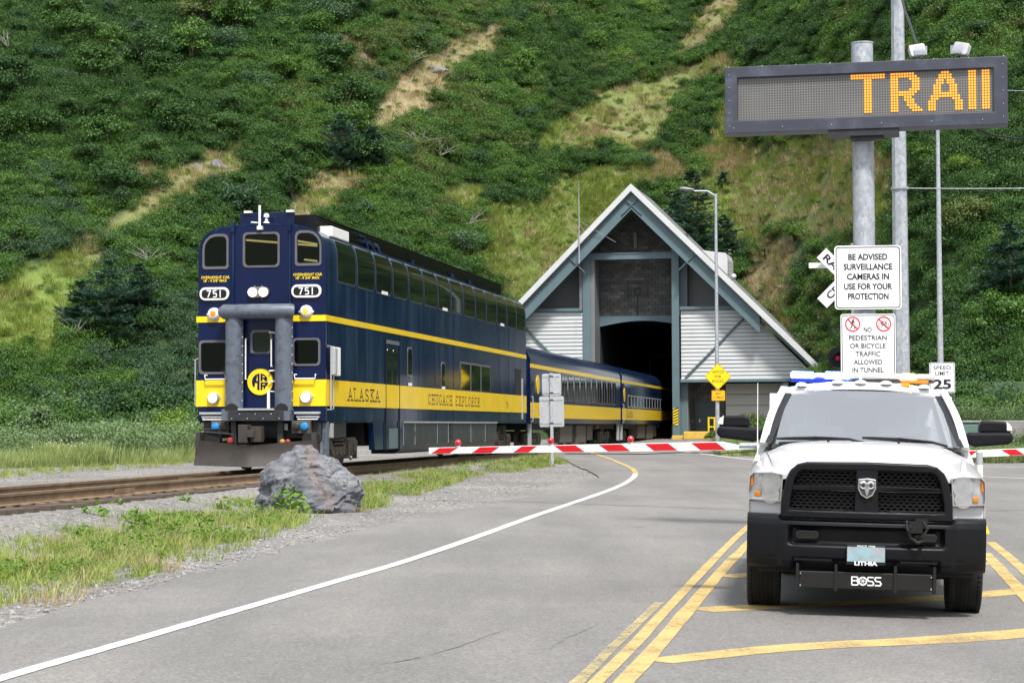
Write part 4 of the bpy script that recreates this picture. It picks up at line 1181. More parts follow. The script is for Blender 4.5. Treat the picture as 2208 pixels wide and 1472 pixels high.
# ---- the single-deck coaches behind
CH = [(1.50, 1.05), (1.50, 3.22), (1.48, 3.34), (1.42, 3.47), (1.30, 3.62), (1.10, 3.76), (.80, 3.88), (.4, 3.95), (0, 3.97)]
def coach(s0, length, label, wins, zw, lettering, emb):
    c = thing('passenger_coach', label, 'train car', T(s0, 0, 0), ROT, 'cars of the train')
    S = section(CH)
    b = MB().loft([[(x, y, z) for x, z in S] for y in (0, length)], True, True)
    b.box(-.9, .9, -.62, .05, 1.0, 3.4)
    b.build('body', navy_side, c, smooth=True, angle=30)
    edge = MB(); ribbon(edge, [(x * .99, z) for x, z in S[1:-1]], .06, at(0, -.006, 0)); edge.build('end_frame', navy, c, fix=False)
    MB().box(1.498, 1.514, 0, length, 1.25, 1.80).build('side_band', yellow_side, c)
    MB().box(1.498, 1.512, 0, length, 3.02, 3.16).build('side_band', yellow_side, c)
    MB().box(1.40, 1.506, -.004, 0.9, 1.06, 3.0).build('vestibule_door', navy, c)
    MB().box(1.505, 1.51, .3, .62, 2.0, 2.8).build('vestibule_window', dark_glass, c)
    a, bb, n, w = wins
    for k in range(n):
        s_ = a + (bb - a) * k / (n - 1)
        f = MB().box(1.498, 1.508, s_ - w / 2 - .05, s_ + w / 2 + .05, zw[0] - .05, zw[1] + .05).build('side_window', alu if zw[1] < 2.6 else frame_grey, c)
        MB().box(1.506, 1.512, s_ - w / 2, s_ + w / 2, zw[0], zw[1]).build('pane', dark_glass, f)
        if zw[1] > 2.6: MB().box(1.51, 1.518, s_ - .02, s_ + .02, zw[0], zw[1]).build('mullion', frame_grey, f)
    if emb: MB().prism(circ(emb, 2.45, .34, 28), 1.505, 1.518, 'x').build('badge', yellow_side, c)
    if lettering: strokes('lettering', lettering, 2.6, .26, sign_black, c, at(1.517, 3.0, 1.52, SIDE), t=.16)
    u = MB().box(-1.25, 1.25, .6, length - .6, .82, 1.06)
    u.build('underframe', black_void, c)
    for q in ((.45, .55, -.1, .5), (.35, 1.35, 8.0, 11.2), (.3, 1.35, 12.4, 15.2), (.4, 1.30, 16.0, 17.6), (.9, 1.35, 18.6, 19.4)):
        MB().box(q[1] - .5, q[1], q[2], q[3], q[0] - .05, 1.0).build('equipment_box', grime, c, bevel=.02)
    st = MB()
    for y in (.25, length - .4): st.box(1.36, 1.47, y, y + .18, .28, 1.06)
    each(st, 'corner_step', alu, c)
    MB().tube([(1.50, .2, 2.0), (1.56, .2, 2.0), (1.56, .2, 1.15), (1.5, .2, 1.1)], .018, 6).build('handrail', alu, c)
    bogie(c, 3.0); bogie(c, length - 3.0)
    return c
coach(27.1, 26.0, 'single-deck blue and yellow passenger coach coupled behind the dome car', (4.6, 23.6, 12, 1.25), (1.97, 2.92), None, 1.6)
coach(53.8, 26.0, 'blue and yellow passenger coach entering the dark tunnel mouth', (2.9, 18.4, 12, .85), (1.92, 2.42), 'ALASKA', .9)
# ------------------------------------------------------------------ tunnel portal building
BA = R(12.0)
B0 = Vector(((1360 - 1104) / FPX * 115, 115.0, .5))
por = thing('tunnel_portal', 'steep A-frame tunnel portal building with white siding and blue-grey steel frame', 'tunnel portal', B0, (0, 0, -BA))
ca_, sa_ = math.cos(BA), math.sin(BA)
def BL(u, v, yl=0.0):
    """Building coordinates (x, z) of a pixel on the plane yl behind the face."""
    d = ray(u, v); k = u and (d.x / d.y); m = d.z / d.y
    # X = k Y ; X = B0.x + x ca + yl sa ; Y = B0.y - x sa + yl ca
    x = (k * (B0.y + yl * ca_) - B0.x - yl * sa_) / (ca_ + k * sa_)
    Y = B0.y - x * sa_ + yl * ca_
    return x, EYE + m * Y - B0.z
ap = BL(1360, 396, -1.2); re_ = BL(1794, 813, -1.2)
SL = (re_[1] - ap[1]) / (re_[0] - ap[0])                    # slope of the right roof edge
lft = BL(1112, 655, -1.2); SLL = (lft[1] - ap[1]) / (lft[0] - ap[0])
def roof_z(x): return ap[1] + (x - ap[0]) * (SL if x > ap[0] else SLL)
xr, xl = re_[0], ap[0] - (ap[1] - re_[1]) / SLL
YF, YB = -1.1, 7.0
def slab(x0, x1, t0, t1, y0, y1):
    """Sloping strip of the A-frame: t is the depth under the roof edge."""
    return [(x0, roof_z(x0) - t0), (x1, roof_z(x1) - t0), (x1, roof_z(x1) - t1), (x0, roof_z(x0) - t1)], y0, y1
ax0 = ap[0]
for x0, x1 in ((ax0, xr), (xl, ax0)):
    q = [(x0, roof_z(x0)), (x1, roof_z(x1)), (x1, roof_z(x1) - .42), (x0, roof_z(x0) - .42)]
    MB().prism(q, YF - .12, YF).build('fascia', fascia_white, por, bevel=.01)
    q = [(x0, roof_z(x0) - .02), (x1, roof_z(x1) - .02), (x1, roof_z(x1) - .30), (x0, roof_z(x0) - .30)]
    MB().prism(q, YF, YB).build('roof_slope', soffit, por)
    sg = 1 if x1 > ax0 + .1 else -1
    xa, xb = ax0, ax0 + sg * 7.1
    q = [(xa, roof_z(xa) - .44), (xb, roof_z(xb) - .44), (xb, roof_z(xb) - 1.42), (xa, roof_z(xa) - 1.42)]
    r_ = MB().prism(q, YF + .16, YF + .20)
    for t0, t1 in ((.44, .52), (1.34, 1.42)):
        r_.prism([(xa, roof_z(xa) - t0), (xb, roof_z(xb) - t0), (xb, roof_z(xb) - t1), (xa, roof_z(xa) - t1)], YF + .02, YF + .34)
    ro = r_.build('rafter', teal_steel, por)
    sf = MB()
    for t in (.35, 3.55):
        xx = ax0 + sg * t
        sf.prism([(xx - .03, roof_z(xx) - .5), (xx + .03, roof_z(xx) - .5), (xx + .03 - sg * .9, roof_z(xx) - 1.36), (xx - .03 - sg * .9, roof_z(xx) - 1.36)], YF + .06, YF + .17)
    each(sf, 'stiffener', teal_steel, ro)
    q = [(ax0 + sg * 7.2, roof_z(ax0 + sg * 7.2) - .46), (x1 if sg > 0 else x0, roof_z(x1 if sg > 0 else x0) - .46), (x1 if sg > 0 else x0, roof_z(x1 if sg > 0 else x0) - .62), (ax0 + sg * 7.2, roof_z(ax0 + sg * 7.2) - .62)]
    MB().prism(q, YF + .06, YF + .3).build('edge_trim', teal_steel, por)
cl0, cl1 = BL(1258, 700)[0], BL(1274, 700)[0]
cr0, cr1 = BL(1449.5, 700)[0], BL(1465, 700)[0]
for x0, x1, v, w0, w1 in ((cl0, cl1, 530, -.1, .34), (cr0, cr1, 515, .02, .36)):
    top = BL((1266 if x0 < 0 else 1457), v)[1]
    c = MB().box(x0, x1, -.16, -.12, -.2, top).box(x0, x1, .36, .40, -.2, top).box((x0 + x1) / 2 - .02, (x0 + x1) / 2 + .02, -.12, .36, -.2, top)
    co = c.build('column', teal_steel, por)
    MB().box(x0 - .08, x1 + .08, -.3, .5, -.3, .06).build('column_foot', concrete, co)
zb0, zb1 = BL(1360, 559)[1], BL(1360, 545)[1]
MB().box(cl1, cr0, -.1, -.06, zb0, zb1).box(cl1, cr0, -.14, .2, zb1 - .06, zb1).box(cl1, cr0, -.14, .2, zb0, zb0 + .06).build('cross_beam', teal_steel, por)
# recessed centre: block wall over the mouth, curved lintel, side returns
YW = 1.7
wx0, wx1 = BL(1294, 620, YW)[0], cr0 + .3
zl = BL(1370, 681, YW)[1]; zmid = BL(1370, 560, YW)[1]
MB().box(wx0 - .6, wx1 + .4, YW + .13, YW + .3, zl, ap[1] - 2.6).build('wall_core', mortar, por)
bl = None; nblk = 0; ch = .2; zz = zl + .01; row = 0; upper = MB()
while zz < ap[1] - 1.6:
    x = wx0 - (0 if row % 2 else .2); 
    while x < wx1 + .05:
        a, b_ = max(x, wx0), min(x + .4, wx1 + .1)
        if b_ - a > .08 and zz + ch < roof_z((a + b_) / 2) - .9:
            pr = rng.uniform(-.012, .012)
            if zz < zmid and nblk < 215:
                nblk += 1
                if bl is None or b_ - a < .39:
                    o = MB().box(-(b_ - a) / 2 + .007, (b_ - a) / 2 - .007, 0, .14, .006, ch - .006).build('concrete_block', block_mat, por)
                    if bl is None and b_ - a > .39: bl = o
                else: o = share(bl, 'concrete_block', por)
                o.location = ((a + b_) / 2, YW + pr, zz)
            else: upper.box(a + .007, b_ - .007, YW + pr, YW + .14, zz + .006, zz + ch - .006)
        x += .4
    zz += ch; row += 1
stuff(upper.build('upper_blocks', block_mat, por))
lin = [(wx0 - .1, zl)] + [(wx0 - .1 + (wx1 + .4 - wx0) * i / 16, zl - .62 + .34 * math.sin(math.pi * i / 16)) for i in range(17)] + [(wx1 + .3, zl)]
MB().prism(lin, YW - .12, YW + .1).build('arched_lintel', teal_steel, por)
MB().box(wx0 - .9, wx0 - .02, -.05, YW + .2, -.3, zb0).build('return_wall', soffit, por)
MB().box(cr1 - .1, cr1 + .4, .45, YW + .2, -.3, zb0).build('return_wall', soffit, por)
# carved ornament and plumbing fixed on the blocks
orn = MB()
ox, oz = BL(1375, 622, YW)
for dx in (-.55, .55): orn.box(ox + dx - .035, ox + dx + .035, YW - .06, YW, oz - .5, oz + .45)
orn.box(ox - .7, ox + .7, YW - .06, YW, oz + .32, oz + .40); orn.box(ox - .65, ox + .65, YW - .06, YW, oz - .42, oz - .36)
orn.tube([(ox + .18 * math.cos(t), YW - .04, oz - .17 + .18 * math.sin(t)) for t in np.arange(0, 6.4, .4)], .03, 6)
orn.tube([(ox, YW - .05, oz - .36), (ox - .03, YW - .05, zl + .05)], .03, 6)
orn.box(ox - .5, ox + .6, YW - .05, YW, zl + .52, zl + .56)
orn.build('wall_pipework', dark_steel, por)
fx, fz = BL(1370, 515, YW)
MB().prism([(fx - .06, fz - .55), (fx + .03, fz - .62), (fx + .10, fz - .5), (fx + .09, fz + .35), (fx - .1, fz + .35)], YW - .14, YW - .02).build('ridge_bracket', concrete, por)
# bore
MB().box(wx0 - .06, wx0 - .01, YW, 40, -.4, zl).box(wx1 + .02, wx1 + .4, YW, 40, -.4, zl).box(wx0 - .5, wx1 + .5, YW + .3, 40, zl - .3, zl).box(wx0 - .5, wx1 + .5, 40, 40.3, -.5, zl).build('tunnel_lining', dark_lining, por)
fr = MB(); f0, f1 = BL(1400, 790, 16), BL(1447, 765, 16)
fr.box(f0[0], f0[0] + .08, 16, 16.1, -.3, f1[1]).box(f0[0], f1[0] + 1, 16, 16.1, f1[1] - .08, f1[1])
fr.build('inner_door_frame', dark_steel, por)
# siding panels: one object per course
def course(x0, x1, x0t, x1t, z, h):
    m_ = MB(); y0 = -.02
    for (a, b_), zz_, y_ in (((x0, x1), z, y0 - .075), ((x0 + (x0t - x0) * .75, x1 + (x1t - x1) * .75), z + h * .72, y0 - .045), ((x0t, x1t), z + h, y0)): 
        m_.v += [Vector((a, y_, zz_)), Vector((b_, y_, zz_))]
    m_.v += [Vector((x0, y0 + .02, z)), Vector((x1, y0 + .02, z))]
    m_.f += [[0, 1, 3, 2], [2, 3, 5, 4], [6, 7, 1, 0]]
    return m_
zt = BL(1540, 667)[1]; zbm = BL(1540, 817)[1]
nS = 18; hS = (zt - zbm) / nS
sx0 = cr1 + .10
for i in range(nS):
    z = zbm + i * hS
    rx = lambda q: ax0 + (q + .85 - ap[1]) / SL
    course(sx0, rx(z), sx0, rx(z + hS), z, hS).build('siding_panel', siding_mat, por)
zlt = BL(1200, 672)[1]; nL = 24; hL = hS
for i in range(nL):
    z = zlt - (i + 1) * hL
    lx = lambda q: ax0 + (q + .85 - ap[1]) / SLL
    course(lx(z), cl0 - .04, lx(z + hL), cl0 - .04, z, hL).build('siding_panel', siding_mat, por)
for (x0, x1, z) in ((sx0 - .05, ax0 + (zt + .85 - ap[1]) / SL + .2, zt), (ax0 + (zlt + .85 - ap[1]) / SLL - .2, cl0 - .03, zlt)):
    MB().box(x0, x1, -.22, .12, z, z + .17).build('siding_cap', teal_steel, por, bevel=.01)
MB().box(sx0 - .05, ax0 + (zbm + .85 - ap[1]) / SL, -.2, .12, zbm - .17, zbm).build('siding_sill', teal_steel, por, bevel=.01)
a, b_ = BL(1622, 668), BL(1478, 814)
MB().tube([(a[0], -.16, a[1]), (b_[0], -.16, b_[1])], .055, 6).build('diagonal_brace', teal_steel, por)
a, b_ = BL(1105, 678), BL(1216, 790)
MB().tube([(a[0], -.16, a[1]), (b_[0], -.16, b_[1])], .055, 6).build('diagonal_brace', teal_steel, por)
# shaded gable infill behind the rafters
for sg in (1, -1):
    xa = (cr1 + .3) if sg > 0 else (cl0 - .3); zc = zt if sg > 0 else zlt
    xe = ax0 + (zc + .3 - ap[1]) / (SL if sg > 0 else SLL)
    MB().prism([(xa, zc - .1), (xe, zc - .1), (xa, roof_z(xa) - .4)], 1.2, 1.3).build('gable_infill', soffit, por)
    MB().box(min(xa, xa - sg * .35), max(xa, xa - sg * .35), .42, .9, zc, roof_z(xa) - 1.0).build('inner_post', teal_steel, por)
MB().box(cr1 + .02, cr1 + .34, .42, .80, -.2, zbm - .2).build('inner_post', teal_steel, por)
# back wall under the right siding: dark blocks, door, garage panels
YR = 1.6
r0, r1 = cr1 + .36, BL(1562, 870, YR)[0]
zr = zbm - .2
MB().box(r0 - .2, BL(1705, 870, YR)[0], YR + .12, YR + .3, -.3, zr + .5).build('wall_core', mortar, por)
dx0, dx1 = BL(1503, 900, YR)[0], BL(1538, 900, YR)[0]; dz = BL(1520, 868, YR)[1]
z = -.1; row = 0; bl2 = None
while z < zr + .3:
    x = r0 - (.2 if row % 2 else 0)
    while x < r1:
        a, b_ = max(x, r0), min(x + .4, r1)
        if b_ - a > .1 and not (z < dz and b_ > dx0 - .02 and a < dx1 + .02):
            o = MB().box(a + .007, b_ - .007, YR, YR + .13, z + .006, z + .194).build('concrete_block', block_mat, por) if (bl2 is None or b_ - a < .39) else share(bl, 'concrete_block', por)
            if o.data == bl.data: o.location = ((a + b_) / 2, YR, z)
            bl2 = bl
        x += .4
    z += .2; row += 1
do = MB().box(dx0, dx1, YR + .02, YR + .10, -.05, dz).build('door', teal_door, por, bevel=.01)
MB().ring([(dx0 - .09, -.06), (dx1 + .09, -.06), (dx1 + .09, dz + .09), (dx0 - .09, dz + .09)], [(dx0, -.06), (dx1, -.06), (dx1, dz), (dx0, dz)], YR - .02, YR + .1).build('door_frame', teal_door, do)
MB().box(dx0 + .10, dx0 + .18, YR - .02, YR + .02, .92, 1.12).tube([(dx0 + .14, YR - .03, 1.02), (dx0 + .3, YR - .05, 1.0)], .018, 6).build('door_handle', chrome, do)
g0, g1 = BL(1565, 870, YR)[0], BL(1692, 870, YR)[0]
npan = 5
for i in range(npan):
    h = (zr - .02) / npan
    MB().box(g0, g1, YR - .06, YR + .05, i * h + .012, (i + 1) * h - .012).build('garage_panel', garage_mat, por, bevel=.015)
MB().box(g1 + .02, g1 + .34, YR - 1.7, YR - 1.4, -.2, zr).build('column', teal_steel, por)
MB().box(g0 - .1, g0 - .01, YR - .1, YR + .08, -.1, zr).build('garage_track', dark_steel, por)
# ventilator housing on the right roof slope
vx0, vz0 = BL(1512, 545, 3.2); vx1, vz1 = BL(1569, 600, 3.2)
vt = MB().prism([(vx0, vz0 + .15), (vx1 - .1, vz0 - .05), (vx1, vz0 - .4), (vx1, vz1 - .6), (vx0, vz0 - .5)], 3.2, 6.5).build('roof_ventilator', fascia_white, por, bevel=.02)
ld = MB()
for k in range(8): ld.box(vx1 + .02, vx1 + .2, 3.4, 3.44, vz1 + .1 + k * .22, vz1 + .13 + k * .22)
each(ld, 'ladder_rung', galvanised, vt)
vx, vz = BL(1582, 596, 2)
MB().ball((vx, 2, vz), .16, 12).tube([(vx, 2, vz - .1), (vx, 2, roof_z(vx) - .3)], .04, 6).build('roof_fitting', fascia_white, por, smooth=True)
# striped marker on the right column
mk0, mk1 = BL(1452, 880), BL(1463.5, 916)
mx0, mx1, mz0, mz1 = mk0[0], mk1[0], mk1[1], mk0[1]
mk = MB().box(mx0, mx1, -.19, -.17, mz0, mz1).build('hazard_marker', sign_yellow, por)
stp = MB(); hh = (mz1 - mz0) / 6.5
for k in range(6):
    z = mz0 + k * hh * 1.1; stp.add([(mx0, -.1925, z), (mx1, -.1925, z + hh * .9), (mx1, -.1925, z + hh * 1.4), (mx0, -.1925, z + hh * .5)], [(0, 1, 2, 3)])
each(stp, 'marker_stripe', sign_black, mk)
# thin whip antenna on the left roof edge
ax_, az_ = BL(1258, 572); tz = BL(1258, 395)[1]
an = MB().tube([(ax_, YF - .25, az_), (ax_, YF - .25, tz)], [.045, .015], 6).tube([(ax_, YF - .25, az_ + 2.4), (ax_ + 2.0, YF + .2, az_ + 1.2)], .012, 5).tube([(ax_, YF - .25, az_ + 2.3), (ax_ + .5, YF, az_ + 1.4)], .012, 5)
an.build('antenna', galvanised, por)

kb = MB(); p0, p1 = BL(1451, 948, -.6)[0], BL(1545, 946, -.6)[0]
kerb = thing('kerb', 'worn yellow kerb at the foot of the right portal column', 'kerb', B0, (0, 0, -BA))
MB().box(p0, p1 - .9, -1.0, -.55, -.05, .20).build('kerb_block', yellow_curb, kerb, bevel=.03)
MB().box(p1 - 1.75, p1 - .3, -1.35, -.6, -.02, .42).build('kerb_block', yellow_curb, kerb, bevel=.04)
rl = thing('guard_rail', 'yellow tubular guard rail beside the teal door', 'railing', B0, (0, 0, -BA))
ra, rb = BL(1528, 930, -.2)[0], BL(1546, 930, -.2)[0]; rz = BL(1530, 899, -.2)[1]
for x in (ra, (ra + rb) / 2 + .1, rb + .5): MB().tube([(x, -.2, -.1), (x, -.2, rz)], .05, 8).build('post', sign_yellow, rl)
for z in (rz - .05, rz * .55): MB().tube([(ra, -.2, z), (rb + .5, -.2, z)], .035, 8).build('rail', sign_yellow, rl)
# ------------------------------------------------------------------ message sign, its post and the plates on it
D1 = 28.5; S1 = D1 / FPX
def up_post(name, mat, u, D, v_top, r0, r1, label, cat, n=16, lean=0):
    x = (u - 1104) / FPX * D
    b = G(x, D); top = P(u, v_top, D).z
    t = thing(name, label, cat, (x, D, b))
    MB().box(-.2, .2, -.2, .2, -.15, .03).build('base_plate', galvanised, t, bevel=.005)
    MB().tube([(0, 0, -.2), (lean, 0, top - b)], [r0, r1], n).build('post', mat, t, smooth=True)
    return t, x, b, top
msx = (1866 - 1104) / FPX * D1; msb = G(msx, D1)
msign = thing('message_sign', 'wide electronic message sign lit with amber letters on a thick steel post', 'message sign', (msx, D1, msb))
ptop = P(1860, 95, D1).z - msb
pz = ptop - P(1866, 800, D1).z + msb
po = MB().tube([(0, 0, -.2), (0, 0, ptop)], .152, 24).build('post', galvanised, msign, smooth=True)
MB().tube([(0, 0, ptop), (0, 0, ptop + .015)], .16, 24).build('post_cap', galvanised, po)
MB().tube([(0, 0, -.1), (0, 0, .05)], .26, 12).build('post_foot', galvanised, po)
# the case: yawed so that its right end is nearer
YAW = R(-12.5)
cc = P(1864, 207, D1 - .35)
case = bpy.data.objects.new('sign_case', None); COL.objects.link(case); case.parent = msign
case.location = (cc.x - msx, cc.y - D1, cc.z - msb); case.rotation_euler = (0, 0, YAW)
W, H = 3.86, .93
px0, px1, pz0, pz1 = -W / 2 + .17, W / 2 - .185, -H / 2 + .17, H / 2 - .15
body = MB().box(-W / 2, W / 2, .02, .34, -H / 2, H / 2)
body.ring([(-W / 2, -H / 2), (W / 2, -H / 2), (W / 2, H / 2), (-W / 2, H / 2)], [(px0, pz0), (px1, pz0), (px1, pz1), (px0, pz1)], -.06, .02)
body.build('housing', vms_case, case, bevel=.006)
face_m = M_('louvred_display_face', (.10, .098, .094), .35, var=.25, scale=.8, coat=.3)
MB().box(px0 + .001, px1 - .001, .0, .018, pz0 + .001, pz1 - .001).build('display_panel', face_m, case)
NC, NR = 96, 16
dx, dzz = (px1 - px0 - .03) / NC, (pz1 - pz0 - .03) / NR
pat = {  # glyphs drawn with three-dot strokes, 16 rows
    'T': ['#############'] * 2 + ['.....###.....'] * 13,
    'R': ['#########...', '##########..', '###....####.', '###.....###.', '###.....###.', '###.....###.', '###....####.', '##########..', '#########...', '###..###....', '###..####...', '###...###...', '###...####..', '###....####.', '###.....####'],
    'A': ['.....###.....', '....#####....', '....#####....', '...###.###...', '...###.###...', '..###...###..', '..###...###..', '..###...###..', '..#########..', '.###########.', '.###.....###.', '###.......###', '###.......###', '###.......###', '###.......###'],
    'I': ['###'] * 15}
lit = set(); c = 43
for ch in 'TRAII':
    g = pat[ch]
    for r_, row in enumerate(g):
        for k, q in enumerate(row):
            if q == '#' and c + k < NC: lit.add((c + k, r_))
    c += len(g[0]) + 2
off = MB(); on = MB()
for i in range(NC):
    for j in range(NR):
        x = px0 + .015 + (i + .5) * dx; z = pz1 - .015 - (j + .5) * dzz
        (on if (i, j) in lit else off).add([(x + q * (.0165 if (i, j) in lit else .0085) * math.cos(a) / q, -.012 if (i, j) in lit else -.003, z + (.0165 if (i, j) in lit else .0085) * math.sin(a)) for q, a in [(1, k * math.pi / 4) for k in range(8)]], [range(8)])
        if (i, j) not in lit: pass
led_on = emit('amber_led_lens', (1.0, .34, .02), .72, (.5, .2, .02))
led_off = M_('dark_led_lens', (.26, .25, .24), .3)
stuff(on.build('lit_dots', led_on, case, fix=False)); stuff(off.build('unlit_dots', led_off, case, fix=False))
sb = MB()
for k in range(9): sb.ball((-W / 2 + .05 + k * (W - .1) / 8, -.02, H / 2 + .005), .012, 6)
for k in range(5):
    for sx in (-W / 2 + .06, W / 2 - .06): sb.ball((sx, -.062, -H / 2 + .1 + k * .18), .01, 6)
for k in range(6): sb.ball((-W / 2 + .12 + k * .68, -.062, -H / 2 + .07), .011, 6)
stuff(sb.build('rivets', chrome, case))
MB().box(-.5, .46, -.04, .30, -H / 2 - .09, -H / 2 - .004).box(-.2, .25, .02, .2, -H / 2 - .14, -H / 2 - .09).build('mounting_bracket', dark_steel, case)
for k, (fx, rz) in enumerate(((.74, .35), (1.30, -.5))):
    f = bpy.data.objects.new('floodlight', None); COL.objects.link(f); f.parent = case
    f.location = (fx, .05, H / 2 + .0); f.rotation_euler = (0, 0, rz)
    ho = MB().loft([[(x * s_, y, .13 + z * s_) for x, z in rrect(0, 0, .23, .17, .03, 3)] for y, s_ in ((-.09, 1), (.0, .95), (.09, .5))]).tube([(0, .03, 0), (0, .03, .08)], .02, 6)
    hb = ho.build('floodlight_body', M_('pale_grey_lamp_casting', (.5, .5, .5), .45), f, bevel=.01)
    MB().box(-.09, .09, -.1, -.088, .07, .19).build('lens', glass('flood_lens', (.8, .82, .85), .25), f)
    hb.rotation_euler = (R(-14), R(14 if k else -10), 0)

def plate_sign(name, label, u, v, w, h, D, mat, border=None, yaw=0.0, r=.04, back=alu, cat='sign', group=None):
    """A sign plate hung at a pixel: front face at -y."""
    p = P(u, v, D)
    t = thing(name, label, cat, p, (0, 0, yaw), group)
    MB().prism(rrect(0, 0, w, h, r), -.006, .004).build('plate', mat, t, bevel=.001)
    MB().prism(rrect(0, 0, w - .01, h - .01, r), .005, .012).build('plate_back', back, t)
    if border:
        ins, bw, bm = border
        MB().ring(rrect(0, 0, w - 2 * ins, h - 2 * ins, r * .8), rrect(0, 0, w - 2 * ins - 2 * bw, h - 2 * ins - 2 * bw, r * .65), -.0085, -.0065).build('border', bm, t)
    return t
DS = D1 - .22
ad = plate_sign('advisory_sign', 'large white surveillance cameras notice on the message sign post', 1871.5, 598, .92, .885, DS, sign_white, (.018, .012, sign_black), R(-4), .05)
for k, (s_, w_) in enumerate((('BE ADVISED', .54), ('SURVEILLANCE', .67), ('CAMERAS IN', .58), ('USE FOR YOUR', .66), ('PROTECTION', .56))):
    text('lettering', s_, w_, .088, sign_black, ad, at(0, -.009, .285 - k * .137), bold=.03)
pd = plate_sign('pedestrian_sign', 'white no pedestrian or bicycle traffic notice with two red prohibition circles', 1872, 745, .755, .88, DS, sign_white, (.014, .010, sign_black), R(-4), .04)
for k, (s_, w_) in enumerate((('NO', .11), ('PEDESTRIAN', .52), ('OR BICYCLE', .49), ('TRAFFIC', .345), ('ALLOWED', .39), ('IN TUNNEL', .43))):
    text('lettering', s_, w_, .066, sign_black, pd, at(-.005, -.009, .222 - k * .112), bold=.014)
for sx in (-.21, .215):
    cx, cz = sx, .30
    ci = MB().ring(circ(cx, cz, .105, 28), circ(cx, cz, .088, 28), -.011, -.009)
    a = .088 * .74
    ci.box(-.088, .088, -.0108, -.0095, -.008, .008, Matrix.Translation((cx, 0, cz)) @ Matrix.Rotation(R(45), 4, 'Y'))
    ci.build('prohibition_circle', sign_red, pd)
    fg = MB(); Mz = at(cx, -.0088, cz)
    if sx < 0:
        fg.prism(circ(.008, .058, .013, 10), -.0005, .0005, 'z', Mz)
        for pts, w_ in (([(.004, .045), (-.004, .0)], .026), ([(-.004, .002), (.026, -.03), (.03, -.066)], .014), ([(-.004, .002), (-.014, -.035), (-.035, -.064)], .014), ([(.006, .04), (.03, .02), (.036, .0)], .009), ([(.002, .04), (-.022, .022), (-.024, -.002)], .009)): ribbon(fg, pts, w_, Mz)
    else:
        for bx in (-.042, .042): ribbon(fg, circ(bx, -.018, .03, 18), .006, Mz, True)
        ribbon(fg, [(-.042, -.018), (-.02, .026), (.028, .03), (.042, -.018)], .006, Mz); ribbon(fg, [(-.02, .026), (.004, -.018), (.03, .03), (.036, .042), (.05, .042)], .006, Mz); ribbon(fg, [(-.042, -.018), (.004, -.018)], .006, Mz)
        ribbon(fg, [(-.03, .036), (-.01, .036)], .008, Mz)
    fg.build('pictogram', sign_black, pd, fix=False)
    for q in (0, 1): MB().box(sx + .05 - q * .1 if False else (sx + (.1 if sx < 0 else -.1)) - .005, (sx + (.1 if sx < 0 else -.1)) + .005, -.0095, -.008, .375, .385).build('bolt', chrome, pd) if q == 0 else None

# ------------------------------------------------------------------ poles
lp, lpx, lpb, lpt = up_post('light_pole', galvanised, 1944, 33.0, -170, .150, .098, 'tall galvanised pole just behind the message sign, running out of the picture', 'pole', 8)
MB().tube([(0, 0, P(1940, 406, 33).z - lpb - .02), (0, 0, P(1940, 406, 33).z - lpb + .02)], .145, 12).build('pole_band', galvanised, lp)
tp, tpx, tpb, tpt = up_post('thin_pole', galvanised, 2028, 50.5, 205, .092, .042, 'thin tapering pole carrying the speed limit sign', 'pole', 12)
spd = plate_sign('speed_limit_sign', 'white speed limit 25 sign on the thin tapering pole', 2031.5, 814, .62, .745, 50.3, sign_white, (.014, .014, sign_black), R(-5), .035)
text('lettering', 'SPEED', .43, .098, sign_black, spd, at(0, -.009, .245), bold=.01)
text('lettering', 'LIMIT', .33, .098, sign_black, spd, at(0, -.009, .105), bold=.01)
text('lettering', '25', .44, .245, sign_black, spd, at(0, -.009, -.16), bold=.035)
# street lamp with the yellow warning sign
DL = 85.0
sl, slx, slb, slt = up_post('street_lamp', galvanised, 1546, DL, 418, .095, .055, 'street lamp with a curved arm in front of the tunnel portal', 'street lamp', 12)
a0 = Vector((0, 0, slt - slb - .1)); e = P(1500, 412, DL); h0 = P(1497, 411, DL); h1 = P(1466, 408, DL)
MB().tube([a0, a0 + Vector((-.35, 0, .22)), Vector((e.x - slx, 0, e.z - slb)), Vector((h0.x - slx - .1, 0, h0.z - slb))], [.04, .035, .03, .03], 8).build('arm', galvanised, sl, smooth=True)
hd = MB().loft([[Vector((h0.x - slx + (h1.x - h0.x) * t, w * math.cos(a), h0.z - slb + (h1.z - h0.z) * t + hh * math.sin(a) + .02)) for a in np.arange(0, 6.28, .52)] for t, w, hh in ((0, .05, .045), (.25, .14, .08), (.7, .17, .1), (1.0, .08, .06))])
hd.build('lamp_head', M_('grey_lamp_casting', (.2, .2, .22), .5), sl, smooth=True)
ws = P(1548, 811.5, DL - .12)
wsn = thing('warning_sign', 'yellow diamond watch for rocks sign on the street lamp', 'sign', ws, (0, 0, R(-6)))
MB().prism(rrect(0, 0, .80, .80, .05, 4, R(45)), -.006, .006).build('plate', sign_yellow, wsn)
MB().ring(rrect(0, 0, .77, .77, .04, 4, R(45)), rrect(0, 0, .745, .745, .035, 4, R(45)), -.0085, -.0065).build('border', sign_black, wsn)
for k, (s_, w_) in enumerate((('WATCH', .47), ('FOR', .26), ('ROCKS', .47))): text('lettering', s_, w_, .115, sign_black, wsn, at(0, -.009, .19 - k * .19), bold=.01)
pq = plate_sign('distance_plaque', 'small amber plaque below the diamond warning sign', 1549, 852.5, .56, .43, DL - .12, sign_orange, (.012, .01, sign_black), R(-6), .03)
text('lettering', 'NEXT', .22, .085, sign_black, pq, at(0, -.009, .085), bold=.005); text('lettering', '2.5 MILES', .42, .085, sign_black, pq, at(0, -.009, -.075), bold=.005)
